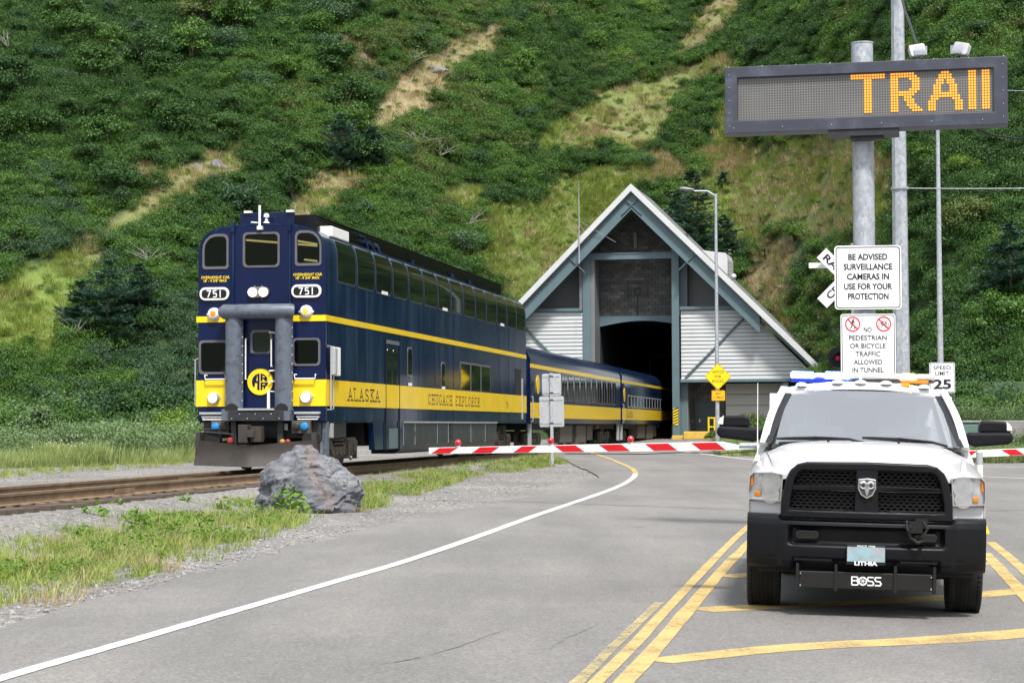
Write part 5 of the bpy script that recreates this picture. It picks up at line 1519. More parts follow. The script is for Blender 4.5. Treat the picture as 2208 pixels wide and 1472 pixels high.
# sign seen from behind at the bend
DB = 62.0; bx = (1190 - 1104) / FPX * DB; bb = G(bx, DB)
sbk = thing('road_sign', 'pair of aluminium road sign plates seen from behind at the bend', 'sign', (bx, DB, bb), (0, R(-.6), R(3)))
ztop = P(1187, 800, DB).z - bb
MB().box(-.045, .045, .02, .085, -.2, ztop - .05).build('post', galvanised, sbk)
for du, dv, w, h in ((1.5, 829, .58, .66), (1.0, 887, .75, .93)):
    p = P(1189, dv, DB)
    pb = MB().prism(rrect(du * .01, p.z - bb, w, h, .05), .09, .10).build('plate', alu, sbk, bevel=.002)
    for q in (-.38, .38):
        MB().box(-w * .46, w * .46, .075, .09, p.z - bb + q * h - .018, p.z - bb + q * h + .018).build('brace', galvanised, pb)
        MB().box(-.06, .06, .01, .03, p.z - bb + q * h - .02, p.z - bb + q * h + .02).build('clamp', dark_steel, pb)

# ------------------------------------------------------------------ railway crossing signal and gates
DX = 35.0; sx_ = DX / FPX
cx0 = (1826 - 1104) / FPX * DX; cb = G(cx0, DX)
cs = thing('crossing_signal', 'railroad crossing signal mast with white crossbuck, half hidden behind the notices', 'crossing signal', (cx0, DX, cb))
zc = P(1826, 600, DX).z - cb
MB().tube([(.14, 0, -.1), (.14, 0, zc + .6)], .06, 12).build('mast', alu, cs, smooth=True)
MB().box(-.12, .4, -.2, .2, -.05, .8).build('mast_base', dark_steel, cs, bevel=.02)
for k, (ang, ws_) in enumerate(((45, (('RAIL', -.30, .46), ('ROAD', .30, .46))), (-45, (('CROSSING', .0, .94),)))):
    Mb = Matrix.Translation((0, -.10 - .012 * k, zc)) @ Matrix.Rotation(R(ang), 4, 'Y')
    bl_ = MB().box(-.61, .61, -.005, .005, -.115, .115, Mb).build('crossbuck_blade', sign_white, cs)
    for s_, off_, w_ in ws_: text('lettering', s_, w_, .125, sign_black, bl_, Mb @ at(off_, -.008, 0), bold=.025)
hb0, hb1 = P(1745, 572, DX), P(1800, 572, DX)
MB().box(hb0.x - cx0, .3, .03, .07, hb0.z - cb - .045, hb0.z - cb + .045).build('cross_arm', sign_white, cs)
for uu in (1803, 1849):
    lp_ = P(uu, 771, DX); lx, lz = lp_.x - cx0, lp_.z - cb
    bgp = MB().prism(circ(lx, lz, .17, 28), -.14, -.12).build('lamp_background', black_plastic, cs)
    Ml = Matrix.Translation((lx, -.14, lz)) @ Matrix.Rotation(R(90), 4, 'X')
    hood = MB()
    hood.loft([[Vector((lx + r_ * math.cos(a), y, lz + r_ * math.sin(a))) for a in np.linspace(R(-20), R(200), 14)] for y, r_ in ((-.14, .09), (-.30, .085))], False, False)
    hood.build('lamp_hood', black_plastic, bgp)
    MB().lathe([(.05, 0), (.035, .03), (.001, .04)], 18, Ml).build('lens', M_('dark_red_lens', (.6, .01, .12), .2), bgp, smooth=True)

def gate(name, label, u0, v0, D0, u1, v1, D1_, h0, h1, stripes, lamps, butt=None):
    """Crossing gate arm from its tip (u0) to its root (u1)."""
    a, b = P(u0, v0, D0), P(u1, v1, D1_)
    L = (b - a).length; d = (b - a).normalized()
    yaw = math.atan2(d.y, d.x); pit = -math.asin(d.z)
    g = thing(name, label, 'crossing gate', a, (0, pit, yaw), 'crossing gates lowered across the road')
    prof = [(0, -h0 / 2), (L, -h1 / 2), (L, h1 / 2), (0, h0 / 2)] if butt is None else [(0, -h0 / 2), (L - butt, -h1 / 2), (L, -h1 / 2 + .02), (L - butt, h1 / 2), (0, h0 / 2)]
    arm = MB().prism(prof, -.03, .03).build('gate_arm', gate_white, g, bevel=.004)
    def hh(x): return (h0 + (h1 - h0) * x / L) / 2 * .86
    for x0, x1, sl_ in stripes:
        x0 *= L; x1 *= L
        s_ = .085 * sl_
        for yy in (-.033, .033):
            MB().add([(x0 - s_, yy, -hh(x0)), (x1 - s_, yy, -hh(x1)), (x1 + s_, yy, hh(x1)), (x0 + s_, yy, hh(x0))], [(0, 1, 2, 3)]).build('stripe', gate_red, arm)
    for x in lamps:
        x *= L; m_ = MB().ball((x, -.01, hh(x) + .085), .062, 14).build('gate_lamp', M_('red_lamp_lens', (.45, .008, .018), .18, coat=.5), arm, smooth=True)
        MB().box(x - .025, x + .025, -.03, .03, hh(x), hh(x) + .05).build('lamp_bracket', gate_white, m_)
    return g, L
us_ = 926, 1632
def fr_(u): return (u - us_[0]) / (us_[1] - us_[0])
g1, L1 = gate('crossing_gate', 'long red and white crossing gate arm in front of the train', 926, 971.5, 37.5, 1632, 960, 35.2, .115, .155,
    [(fr_(941), fr_(983), 1), (fr_(1033), fr_(1077), 1), (fr_(1126), fr_(1160), 1), (fr_(1216), fr_(1263), -1), (fr_(1313), fr_(1361), -1), (fr_(1411), fr_(1460), -1), (fr_(1508), fr_(1560), -1)],
    [fr_(992), fr_(1199), fr_(1371)], butt=.62)
# the gate's counterweighted root and stand, behind the parked truck
MB().tube([(L1 - .3, 0, 0), (L1 + 1.35, 0, -.02)], .05, 8).build('arm_tube', galvanised, g1)
MB().tube([(L1 * fr_(1230), -.02, -.09), (L1 * fr_(1400), -.02, -.12), (L1 * fr_(1480), -.02, -.10), (L1 * fr_(1560), -.02, -.13), (L1 * fr_(1640), -.02, -.09)], .008, 5).build('lamp_cable', black_plastic, g1)
g2, L2 = gate('crossing_gate', 'right-hand red and white crossing gate arm beside the truck', 2470, 962, 36, 2079, 979, 35.2, .11, .125, [(.05, .12, 1), (.29, .36, 1), (.70, .78, 1), (.955, 1.0, -1)], [.3])
# delineator post behind the truck
dp0 = gp(2114, 1152)
dl = thing('delineator_post', 'white tubular marker post with yellow foot beside the truck', 'marker post', dp0)
MB().tube([(0, 0, .02), (0, 0, P(2114, 970, dp0.y).z - dp0.z)], .048, 14).build('tube', white_matt, dl, smooth=True)
MB().tube([(0, 0, 1.02), (0, 0, 1.2)], .0495, 14, False).build('reflective_band', alu, dl)
MB().lathe([(.14, 0), (.13, .03), (.07, .2), (.06, .22)], 16).build('foot', sign_yellow, dl, smooth=True)

# ------------------------------------------------------------------ overhead wires
def wire(name, label, pts, r):
    t = thing(name, label, 'cable', pts[0])
    o = Vector(pts[0])
    MB().tube([Vector(p) - o for p in pts], r, 5).build('strand', black_plastic if r > .012 else galvanised, t, smooth=True)
    return t
def sag(a, b, s_, n=12): return [a.lerp(b, i / n) - Vector((0, 0, s_ * 4 * (i / n) * (1 - i / n))) for i in range(n + 1)]
wire('span_wire', 'thin steel wire running right from the pole below the message sign', sag(P(1957, 406, 33), P(2500, 398, 33), .03), .009)
wire('upper_wire', 'faint wire to the right of the message sign', sag(P(2120, 194, 34), P(2500, 196, 33), .02), .006)
wire('feed_cable', 'black cable hanging right from the underside of the message sign', [P(2092, 262, 28.6), P(2105, 277, 28.7), P(2140, 292, 28.9), P(2190, 299, 29.2), P(2260, 294, 29.6), P(2400, 270, 30)], .014)
wire('drop_cable', 'black cable dropping from the tall pole to the top of the message sign', [P(1936, -40, 33), P(1950, 20, 31.5), P(1968, 70, 30), P(1982, 112, 29), P(1988, 128, 28.6)], .02)

# ------------------------------------------------------------------ wall and cabinet on the right
w0 = Vector((13.6, 68.5, 0)); wl_ = thing('retaining_wall', 'stained concrete retaining wall below the roadside flowers', 'wall', (w0.x, w0.y, G(w0.x, w0.y)), (0, 0, R(-5)))
zw = P(2150, 906, 68.5).z - G(w0.x, w0.y)
pan = None
for k in range(9):
    p_ = MB().box(0, 2.42, -.2, .2, -.3, zw).build('wall_panel', concrete, wl_, bevel=.03) if pan is None else share(pan, 'wall_panel', wl_)
    pan = pan or p_; p_.location = (k * 2.45, .02 * math.sin(k * 5), .03 * math.sin(k * 3.3))
cbp = P(2106, 950, 67.0)
cab = thing('utility_cabinet', 'dull green utility cabinet in front of the concrete wall', 'cabinet', (cbp.x, 67.0, G(cbp.x, 67)), (0, 0, R(-6)))
cz = P(2106, 908, 67).z - G(cbp.x, 67)
MB().box(-.58, .58, -.4, .4, 0, cz - .05).build('cabinet_body', green_box, cab, bevel=.03)
MB().box(-.62, .62, -.44, .44, cz - .05, cz).build('cabinet_lid', green_box, cab, bevel=.02)
MB().box(-.52, -.01, -.42, -.40, .12, cz - .12).box(.01, .52, -.42, -.40, .12, cz - .12).build('cabinet_door', green_box, cab, bevel=.01)
# ------------------------------------------------------------------ pickup truck (front at y = 0, facing -y, x to the right as seen)
tkc = Vector(((1859 - 1104) / FPX * 17.15, 17.15, 0)); tkc.z = G(tkc.x, tkc.y + .95)
truck = thing('pickup_truck', 'white pickup truck with black bumper and flashing blue and amber light bar', 'pickup truck', tkc, (0, .026, R(-8.5)))
def warp(p): return Vector((p.x, p.y + .16 * abs(p.x) ** 3, p.z))
def smooth_secs(secs, n):
    out = []
    for i in range(len(secs[0])):
        out.append(interp_curve([Vector(s[i]) for s in secs], n))
    return [[out[i][k] for i in range(len(out))] for k in range(len(out[0]))]
def body_loft(stations, n=6, M=None):
    secs = []
    for y, prof in stations:
        r = [Vector((x, y, z)) for x, z in prof]
        secs.append(r)
    s1 = smooth_secs(secs, n)
    s2 = []
    for q in s1: s2.append(interp_curve(q, 3))
    full = [[Vector((-p.x, p.y, p.z)) for p in q[::-1][:-1]] + q for q in s2]
    return MB(warp).loft(full, False, False)
# bonnet
hood = body_loft([
    (.105, [(0, 1.285), (.3, 1.284), (.5, 1.26), (.60, 1.22), (.665, 1.165), (.72, 1.15)]),
    (.13, [(0, 1.318), (.3, 1.316), (.52, 1.300), (.64, 1.265), (.71, 1.225), (.765, 1.20)]),
    (.35, [(0, 1.372), (.3, 1.370), (.54, 1.352), (.67, 1.310), (.75, 1.268), (.79, 1.245)]),
    (.8, [(0, 1.435), (.32, 1.432), (.58, 1.412), (.71, 1.372), (.79, 1.335), (.83, 1.315)]),
    (1.18, [(0, 1.478), (.35, 1.474), (.62, 1.452), (.74, 1.420), (.82, 1.385), (.865, 1.36)])])
hood.build('bonnet', white_gloss, truck, smooth=True, angle=60)
def wheel_lip(y, yc, rr, z0): return max(z0, .42 + math.sqrt(max(0, rr * rr - (y - yc) ** 2))) if abs(y - yc) < rr else z0
fend = []
for y, top in ((.105, [(.70, 1.17), (.86, 1.195), (.955, 1.175), (.98, 1.10)]), (.14, [(.74, 1.205), (.86, 1.215), (.955, 1.195), (.985, 1.13)]), (.35, [(.795, 1.244), (.88, 1.245), (.965, 1.215), (1.0, 1.15)]), (.6, [(.82, 1.278), (.90, 1.270), (.98, 1.228), (1.015, 1.15)]),
               (.95, [(.85, 1.322), (.92, 1.300), (.99, 1.245), (1.02, 1.15)]), (1.2, [(.87, 1.350), (.93, 1.318), (.995, 1.255), (1.02, 1.15)]), (1.5, [(.885, 1.375), (.94, 1.335), (.995, 1.262), (1.015, 1.15)])):
    zl_ = wheel_lip(y, .98, .52, .62)
    fend.append((y, [(top[0][0] - .05, top[0][1] - .022)] + top + [(top[3][0] + .005, (top[3][1] + zl_) / 2 + .02), (top[3][0] - .005, zl_)]))
for sg in (1, -1):
    secs = smooth_secs([[Vector((sg * x, y, z)) for x, z in pr] for y, pr in fend], 5)
    secs = [interp_curve(q, 3) for q in secs]
    # bottom edge follows the wheel arch
    for q in secs:
        zl_ = wheel_lip(q[0].y, .98, .52, .62); k = len(q)
        for i in range(k - 7, k):
            t = (i - (k - 7)) / 6; q[i] = Vector((q[i].x, q[i].y, q[k - 8].z * (1 - t) + zl_ * t))
    MB(warp).loft(secs, False, False).build('wing', white_gloss, truck, smooth=True, angle=60)
MB(warp).grid(lambda i, j: (-.69 + 1.38 * i, .16 + .03 * j, .86 + .30 * j), 24, 2).build('radiator_panel', black_void, truck)
# white valance strips below the lamps
for sg in (1, -1):
    MB(warp).box(min(sg * .71, sg * .995), max(sg * .71, sg * .995), .12, .5, .845, .965).build('lamp_valance', white_gloss, truck, bevel=.02)
# headlamps
lensm = glass('clear_lamp_lens', (.96, .97, .98), .04, .03, .5)
refl = M_('lamp_reflector', (.86, .87, .9), .13, metal=.85, var=.2, scale=14)
amber_plastic = M_('amber_reflector', (.85, .28, .01), .25, coat=.5)
def subdiv_poly(poly, n=4):
    out = []
    for i in range(len(poly)):
        a, b = Vector(poly[i]), Vector(poly[(i + 1) % len(poly)])
        out += [tuple(a.lerp(b, k / n)) for k in range(n)]
    return out
for sg in (1, -1):
    out = [(.700, 1.195), (.80, 1.212), (.955, 1.205), (.985, 1.175), (.995, 1.02), (.985, .972), (.715, .965)]
    poly = subdiv_poly([(sg * x, z) for x, z in out], 3)
    cx = sum(p[0] for p in poly) / len(poly); cz = sum(p[1] for p in poly) / len(poly)
    h = MB(warp).prism(poly, .10, .36).build('headlamp', M_('lamp_bezel', (.72, .73, .75), .16, metal=.5, var=.3, scale=9), truck)
    MB(warp).ring(poly, [(cx + (x - cx) * .95, cz + (z - cz) * .93) for x, z in poly], .06, .11).build('lamp_rim', M_('grey_lamp_rim', (.3, .3, .32), .3), h)
    for bx, bz, br in ((.80, 1.125, .082), (.805, 1.02, .068)):
        M0 = Matrix.Translation((sg * bx, .145, bz)) @ Matrix.Rotation(R(90), 4, 'X')
        MB(warp).lathe([(.001, -.0), (.02, .0), (.022, .045), (.001, .05)], 12, M0).lathe([(.02, .0), (br * .5, .012), (br * .85, .035), (br, .062), (br + .008, .062)], 22, M0).build('reflector_bowl', refl, h, smooth=True)
    MB(warp).box(min(sg * .885, sg * .945), max(sg * .89, sg * .935), .082, .11, .995, 1.045).build('turn_lens', amber_plastic, h, bevel=.012)
    MB(warp).prism([(sg * .955, 1.09), (sg * .958, 1.185), (sg * .976, 1.165), (sg * .982, 1.08)], .078, .11).build('side_marker', amber_plastic, h, bevel=.006)
    rb_ = MB(warp)
    for k in range(9): rb_.box(sg * (.73 + k * .022) - .003, sg * (.73 + k * .022) + .003, .092, .1, 1.165, 1.20)
    each(rb_, 'reflector_flute', refl, h)
    MB(warp).add([(x, .062, z) for x, z in poly], [list(range(len(poly)))]).build('lamp_lens', lensm, h)
# grille: surround, crossbars, mesh
def gout(k=0.0):
    pts = [(-.715 + k, .83 + k), (.715 - k, .83 + k), (.71 - k, .98), (.675 - k, 1.16), (.64 - k * .9, 1.235 - k * .35), (.58 - k * .6, 1.288 - k * .7), (.50 - k * .3, 1.308 - k), (0, 1.318 - k), (-.50 + k * .3, 1.308 - k), (-.58 + k * .6, 1.288 - k * .7), (-.64 + k * .9, 1.235 - k * .35), (-.675 + k, 1.16), (-.71 + k, .98)]
    return subdiv_poly(pts, 4)
gr = MB(warp).ring(gout(), gout(.075), .0, .12)
go = gr.build('grille_surround', black_plastic, truck, smooth=True, angle=50, bevel=.022, seg=3)
cb_ = MB(warp)
cb_.prism(subdiv_poly([(-.10, .86), (.10, .86), (.085, 1.28), (-.085, 1.28)], 3), .005, .09)
for sg in (1, -1):
    cb_.prism(subdiv_poly([(sg * .07, 1.065), (sg * .66, 1.070), (sg * .655, 1.108), (sg * .08, 1.118)], 5), .02, .09)
    cb_.prism(subdiv_poly([(sg * .15, .885), (sg * .655, .885), (sg * .665, .915), (sg * .19, .915)], 5), .005, .08)
cb_.build('grille_crossbar', black_plastic, truck, bevel=.010)
hx = MB(warp); hw = .052
for r_ in range(13):
    for c_ in range(-14, 15):
        x = c_ * hw + (hw / 2 if r_ % 2 else 0); z = .905 + r_ * .0265
        if abs(x) > .64 - max(0, z - 1.16) * .6 or z > 1.245: continue
        ps = [(x - hw / 2, z), (x - hw / 6, z + .0132), (x + hw / 6, z + .0132), (x + hw / 2, z)]
        for a, b in zip(ps, ps[1:]):
            d = Vector((b[0] - a[0], b[1] - a[1])).normalized(); nx, nz = -d.y * .0026, d.x * .0026
            hx.add([(a[0] - nx, .075, a[1] - nz), (b[0] - nx, .075, b[1] - nz), (b[0] + nx, .075, b[1] + nz), (a[0] + nx, .075, a[1] + nz), (a[0] - nx, .10, a[1] - nz), (b[0] - nx, .10, b[1] - nz), (b[0] + nx, .10, b[1] + nz), (a[0] + nx, .10, a[1] + nz)], [(0, 1, 2, 3), (3, 2, 6, 7), (0, 4, 5, 1)])
stuff(hx.build('grille_mesh', M_('grille_mesh_plastic', (.018, .018, .02), .4), truck, fix=False))
# badge: chrome shield with a horned head
sh = [(-.075, .078), (.0, .088), (.075, .078), (.078, .0), (.05, -.058), (0, -.088), (-.05, -.058), (-.078, .0)]
bz = 1.098
bd = MB().prism([(x, z + bz) for x, z in sh], -.022, .01).build('badge', chrome, truck, bevel=.008)
MB().prism([(x * .82, z * .82 + bz) for x, z in sh], -.027, -.02).build('badge_field', M_('dark_badge_field', (.05, .05, .055), .3), bd)
rm = MB()
for sg in (1, -1):
    rm.tube([(sg * (.030 + .026 * math.cos(t)), -.031, bz + .026 + .026 * math.sin(t)) for t in np.arange(R(150 if sg > 0 else 30), R(150 if sg > 0 else 30) - sg * R(330), -sg * R(25))], [.016 - .0008 * i for i in range(14)], 8)
rm.loft([[Vector((w * math.cos(a), -.03 + .012 * math.sin(a), z + bz)) for a in np.arange(0, 6.28, .63)] for z, w in ((.05, .012), (.03, .026), (-.01, .024), (-.04, .014), (-.066, .004))])
rm.build('badge_head', chrome, bd, smooth=True)
# front bumper with its recess
def bump_pt(i, j):
    x = -1.008 + 2.016 * i
    prof = [(.30, .858), (.10, .858), (.035, .85), (.012, .825), (.0, .78), (.0, .66), (.006, .56), (.02, .47), (.05, .415), (.10, .395), (.30, .40)]
    t = j * (len(prof) - 1); k = min(int(t), len(prof) - 2); f = t - k
    y = prof[k][0] * (1 - f) + prof[k + 1][0] * f; z = prof[k][1] * (1 - f) + prof[k + 1][1] * f
    a = abs(x)
    ins = sstep(.745, .70, a)                                    # raised middle section
    y -= .030 * ins * sstep(.40, .46, z) * sstep(.87, .83, z)
    z -= .045 * ins * sstep(.80, .86, z)
    rec = sstep(.655, .615, a) * sstep(.775, .755, z) * sstep(.605, .635, z)
    y += .085 * rec
    low = sstep(.62, .58, a) * sstep(.505, .49, z)
    y += .05 * low
    z -= .0 
    if z < .5: z += .10 * max(0, a - .55) ** 1.2 * (1 - j) * 2
    r = max(0, a - .93)
    return (x - math.copysign(r * .12, x), y + r * r * 22 * .16, z)
bu = MB(warp).grid(bump_pt, 96, 70).build('front_bumper', black_plastic, truck, smooth=True, angle=70)
MB(warp).box(-.61, .61, .05, .07, .64, .75).build('lower_intake', black_void, bu)
for sg in (1, -1):
    MB(warp).prism(rrect(sg * .49, .695, .20, .075, .035), .005, .06).build('fog_lamp_blank', black_gloss, bu, bevel=.01)
    MB(warp).box(min(sg * .28, sg * .6), max(sg * .28, sg * .6), .012, .05, .475, .52).build('lower_step', black_gloss, bu, bevel=.008)
# licence plate with dealer frame
pf = MB().box(-.163, .163, -.062, -.035, .462, .628).build('plate_frame', black_gloss, truck, bevel=.006)
MB().box(-.155, .155, -.066, -.06, .49, .612).build('licence_plate', None or M_('plate_art', (.24, .36, .41), .35, var=.25, scale=6, dirt=((.50, .36, .32), .9, 5)), pf)
text('dealer_lettering', 'LITHIA', .19, .034, sign_white, pf, at(0, -.067, .476), bold=.04)
text('dealer_lettering', 'SINCE 1946', .15, .016, sign_white, pf, at(0, -.067, .619), bold=.02)
# plough mount under the bumper
pm = MB().box(-.555, .555, -.01, .05, .255, .395).build('plough_mount', black_gloss, truck, bevel=.006)
br_ = MB()
for x in (-.565, -.245, .245, .565): br_.box(x - .012, x + .012, -.035, .09, .235, .46)
each(br_, 'mount_bracket', black_gloss, pm)
bo_ = MB()
for x in (-.54, .54):
    for z in (.275, .375): bo_.ball((x, -.016, z), .012, 6)
each(bo_, 'mount_bolt', chrome, pm)
lg = MB(); Ml = at(0, -.0125, .325)
for x0, pts, cl in ((-.085, [(-.028, -.033), (-.028, .033), (.015, .033), (.024, .018), (.012, .002), (.028, -.015), (.018, -.033), (-.028, -.033)], False), (-.022, circ(0, 0, .032, 18), True),
                    (.042, [(.026, .033), (-.02, .033), (-.026, .016), (-.016, .002), (.016, -.002), (.026, -.018), (.018, -.033), (-.027, -.033)], False), (.103, [(.026, .033), (-.02, .033), (-.026, .016), (-.016, .002), (.016, -.002), (.026, -.018), (.018, -.033), (-.027, -.033)], False)):
    ribbon(lg, [(x + x0, z) for x, z in pts], .011, Ml, cl)
ribbon(lg, [(-.113, .002), (-.075, .002)], .011, Ml)
for k in range(3): ribbon(lg, [(-.022 + .03 * math.cos(k * 1.047), .03 * math.sin(k * 1.047)), (-.022 - .03 * math.cos(k * 1.047), -.03 * math.sin(k * 1.047))], .005, Ml)
lg.build('mount_lettering', sign_white, pm, fix=False)
cn = MB().box(.35, .46, -.075, -.02, .74, .84).box(.40, .50, -.065, -.02, .78, .86)
cn.tube([(.33, -.05, .84), (.34, -.09, .76), (.36, -.06, .70), (.42, -.08, .66), (.47, -.05, .68)], .014, 6).tube([(.30, -.06, .79), (.37, -.07, .785)], .016, 6).tube([(.46, -.06, .84), (.50, -.08, .78), (.46, -.07, .71)], .012, 6)
cn.build('plug_connector', black_gloss, truck, smooth=True, angle=40)
# wheels
RYm = Matrix.Rotation(R(90), 4, 'Y')
wsrc = None
for y in (.98, 4.75):
    for sg in (1, -1):
        w = bpy.data.objects.new('wheel', None); COL.objects.link(w); w.parent = truck; w.location = (sg * .865, y, .405); w.rotation_euler = (0, 0, R(180) if sg < 0 else 0)
        if wsrc is None:
            ty = MB(); pr = [(.22, -.11), (.30, -.135), (.37, -.145), (.395, -.135), (.404, -.115)]
            pr += [(.405 - (.011 if k % 2 else 0), z) for k, z in enumerate((-.10, -.088, -.055, -.05, -.02, -.014, .014, .02, .05, .055, .088, .10))]
            pr += [(.404, .115), (.395, .135), (.37, .145), (.30, .135), (.22, .11)]
            ty.lathe(pr, 60, RYm)
            for k in range(60):
                a = 2 * math.pi * k / 60
                for sx in (-1, 1): ty.box(-.016, .016, -.012, .012, .385, .409, Matrix.Translation((sx * .118, 0, 0)) @ Matrix.Rotation(a, 4, 'X'))
            t_ = ty.build('tyre', rubber, w, smooth=True, angle=30)
            rim = MB().lathe([(.001, .05), (.05, .06), (.07, .03), (.15, .04), (.19, .09), (.22, .115), (.225, .09), (.2, -.1), (.15, -.1), (.001, -.1)], 32, RYm)
            r2 = rim.build('rim', alu, w, smooth=True)
            wsrc = (t_, r2)
        else:
            share(wsrc[0], 'tyre', w); share(wsrc[1], 'rim', w)
MB().box(-.9, .9, .25, 5.6, .36, .62).box(-.7, .7, .8, 1.15, .3, .5).build('chassis', black_void, truck)
# cab: lower sides with doors, pillars, roof, glass, inside
for sg in (1, -1):
    pr = [(1.012, .56), (1.03, .78), (1.03, 1.05), (1.012, 1.22), (.965, 1.36), (.93, 1.43)]
    for nm, y0, y1 in (('door', 1.52, 2.62), ('door', 2.64, 3.42)):
        MB().loft([[Vector((sg * x, y, z)) for x, z in pr] + [Vector((sg * (x - .06), y, z)) for x, z in pr[::-1]] for y in (y0, y1)]).build(nm, white_gloss, truck, smooth=True, angle=40)
    bed = [(1.0, .60), (1.03, .8), (1.03, 1.2), (1.01, 1.40), (.98, 1.44), (.92, 1.44), (.92, .6)]
    MB().loft([[Vector((sg * x, y, max(z, wheel_lip(y, 4.75, .52, .6)) if z < .9 else z)) for x, z in bed] for y in list(np.arange(3.5, 5.95, .1))]).build('bed_side', white_gloss, truck, smooth=True, angle=40)
    A0, A1 = Vector((sg * .905, 1.43, 1.43)), Vector((sg * .735, 2.12, 1.955))
    MB().loft([[q + Vector((sg * .045, .05, -.01)), q + Vector((sg * .03, -.02, .02)), q + Vector((-sg * .035, -.03, .015)), q + Vector((-sg * .04, .05, -.02))] for q in interp_curve([A0, A0.lerp(A1, .5) + Vector((sg * .02, -.02, .012)), A1], 5)]).build('windscreen_pillar', white_gloss, truck, smooth=True, angle=60)
    MB().loft([[q + Vector((sg * .0, .02, .0)), q + Vector((-sg * .02, -.045, .0)), q + Vector((-sg * .075, -.045, .0)), q + Vector((-sg * .06, .02, 0))] for q in (A0 + Vector((0, -.0, .02)), A1 + Vector((0, 0, -.03)))]).build('windscreen_seal', black_gloss, truck)
    for y0, y1, yt in ((2.56, 2.70, 2.66), (3.32, 3.46, 3.36)):
        MB().loft([[Vector((sg * .93, y0, 1.42)), Vector((sg * .93, y1, 1.42)), Vector((sg * .87, y1, 1.42)), Vector((sg * .87, y0, 1.42))], [Vector((sg * .765, yt, 1.96)), Vector((sg * .765, yt + .12, 1.96)), Vector((sg * .70, yt + .12, 1.96)), Vector((sg * .70, yt, 1.96))]]).build('door_pillar', white_gloss, truck)
    for y0, y1, t0, t1 in ((1.50, 2.56, 2.16, 2.66), (2.70, 3.32, 2.78, 3.36)):
        MB().add([(sg * .925, y0, 1.425), (sg * .925, y1, 1.425), (sg * .762, t1, 1.95), (sg * .762, t0, 1.95)], [(0, 1, 2, 3)]).build('side_glass', glass('side_window_glass', (.5, .53, .52), .08) if 'side_window_glass' not in bpy.data.materials else bpy.data.materials['side_window_glass'], truck)
    # towing mirrors
    ms = MB()
    yy = 1.72
    low = [(sg * .90, 1.49), (sg * 1.0, 1.445), (sg * 1.30, 1.475), (sg * 1.342, 1.50), (sg * 1.345, 1.565), (sg * 1.31, 1.588), (sg * .93, 1.578)]
    ms.prism(low, yy - .10, yy + .10)
    mo = ms.build('mirror', black_plastic, truck, bevel=.03, seg=3)
    up_ = [(sg * 1.035, 1.582), (sg * 1.325, 1.582), (sg * 1.318, 1.64), (sg * 1.27, 1.685), (sg * 1.07, 1.69), (sg * 1.04, 1.66)]
    MB().prism(up_, yy - .085, yy + .09).build('mirror_head', black_plastic, mo, bevel=.025, seg=3)
    MB().prism([(sg * 1.285, 1.60), (sg * 1.335, 1.60), (sg * 1.322, 1.645), (sg * 1.28, 1.685)], yy - .094, yy - .02).build('mirror_lamp', M_('clear_marker_lens', (.72, .72, .74), .2), mo, bevel=.006)
# windscreen
def wsp(i, j):
    x = (2 * i - 1); bx_ = x * .885; tx = x * .722
    b_ = Vector((bx_, 1.20 + .26 * x * x, 1.462 - .035 * x * x)); t_ = Vector((tx, 2.02 + .12 * x * x, 1.955 - .02 * x * x))
    p = b_.lerp(t_, j); p.z += .02 * math.sin(math.pi * j); p.y -= .015 * math.sin(math.pi * j)
    return p
ws_glass = glass('windscreen_glass', (.90, .94, .95), .42, .012, .9)
MB().grid(wsp, 24, 10).build('windscreen', ws_glass, truck, smooth=True, angle=180)
band = MB().grid(lambda i, j: wsp(.40 + .20 * i, 1 - (.20 - .06 * abs(2 * i - 1) ** 4) * j) + Vector((0, .006, -.004)), 12, 4)
band.build('mirror_shade_band', M_('windscreen_frit', (.035, .037, .045), .4), truck)
MB().grid(lambda i, j: wsp(.03 + .94 * i, 1 - .05 * j) + Vector((0, .005, -.004)), 24, 2).build('windscreen_frit', M_('windscreen_frit', (.035, .037, .045), .4), truck)
cw = MB(warp).grid(lambda i, j: (-.87 + 1.74 * i, 1.16 + .16 * j, 1.452 - .02 * j - .06 * (2 * i - 1) ** 2), 20, 3)
cw.build('cowl', black_plastic, truck, smooth=True)
for x0, x1, dx_ in ((-.79, -.12, .06), (-.02, .62, .08)):
    i0, i1 = (x0 / .885 + 1) / 2, (x1 / .885 + 1) / 2
    pts = [wsp(i0 + (i1 - i0) * k / 8, .055 - .025 * k / 8) + Vector((0, -.022, .018)) for k in range(9)]
    wb = MB().tube(pts, [.010, .014, .016, .017, .02, .018, .016, .013, .01], 6)
    wb.tube([pts[4] + Vector((0, -.01, .01)), pts[7] + Vector((.06, -.03, -.0)), pts[8] + Vector((.12, -.05, -.03))], .011, 6)
    wb.build('wiper', black_gloss, truck)
def roof(i, j):
    x = 2 * i - 1; y = 2.0 + 1.45 * j
    hw_ = .735 + .035 * math.sin(math.pi * min(1, j * 1.3)); z = 2.03 - .075 * abs(x) ** 2.6 - .075 * (1 - sstep(0, .16, j)) - .05 * sstep(.85, 1, j)
    return (x * hw_ * (1 - .03 * (1 - sstep(0, .1, j))), y + .12 * x * x * (1 - j), z)
MB().grid(roof, 28, 24).build('roof', white_gloss, truck, smooth=True, angle=180)
MB().add([(-.76, 3.45, 1.98), (.76, 3.45, 1.98), (.93, 3.46, 1.42), (-.93, 3.46, 1.42), (-.98, 3.46, .6), (.98, 3.46, .6)], [(0, 1, 2, 3), (3, 2, 5, 4)]).build('cab_rear', white_gloss, truck)
MB().box(-.92, .92, 3.5, 5.9, .72, .78).box(-.98, .98, 5.86, 5.95, .6, 1.42).build('bed', white_gloss, truck)
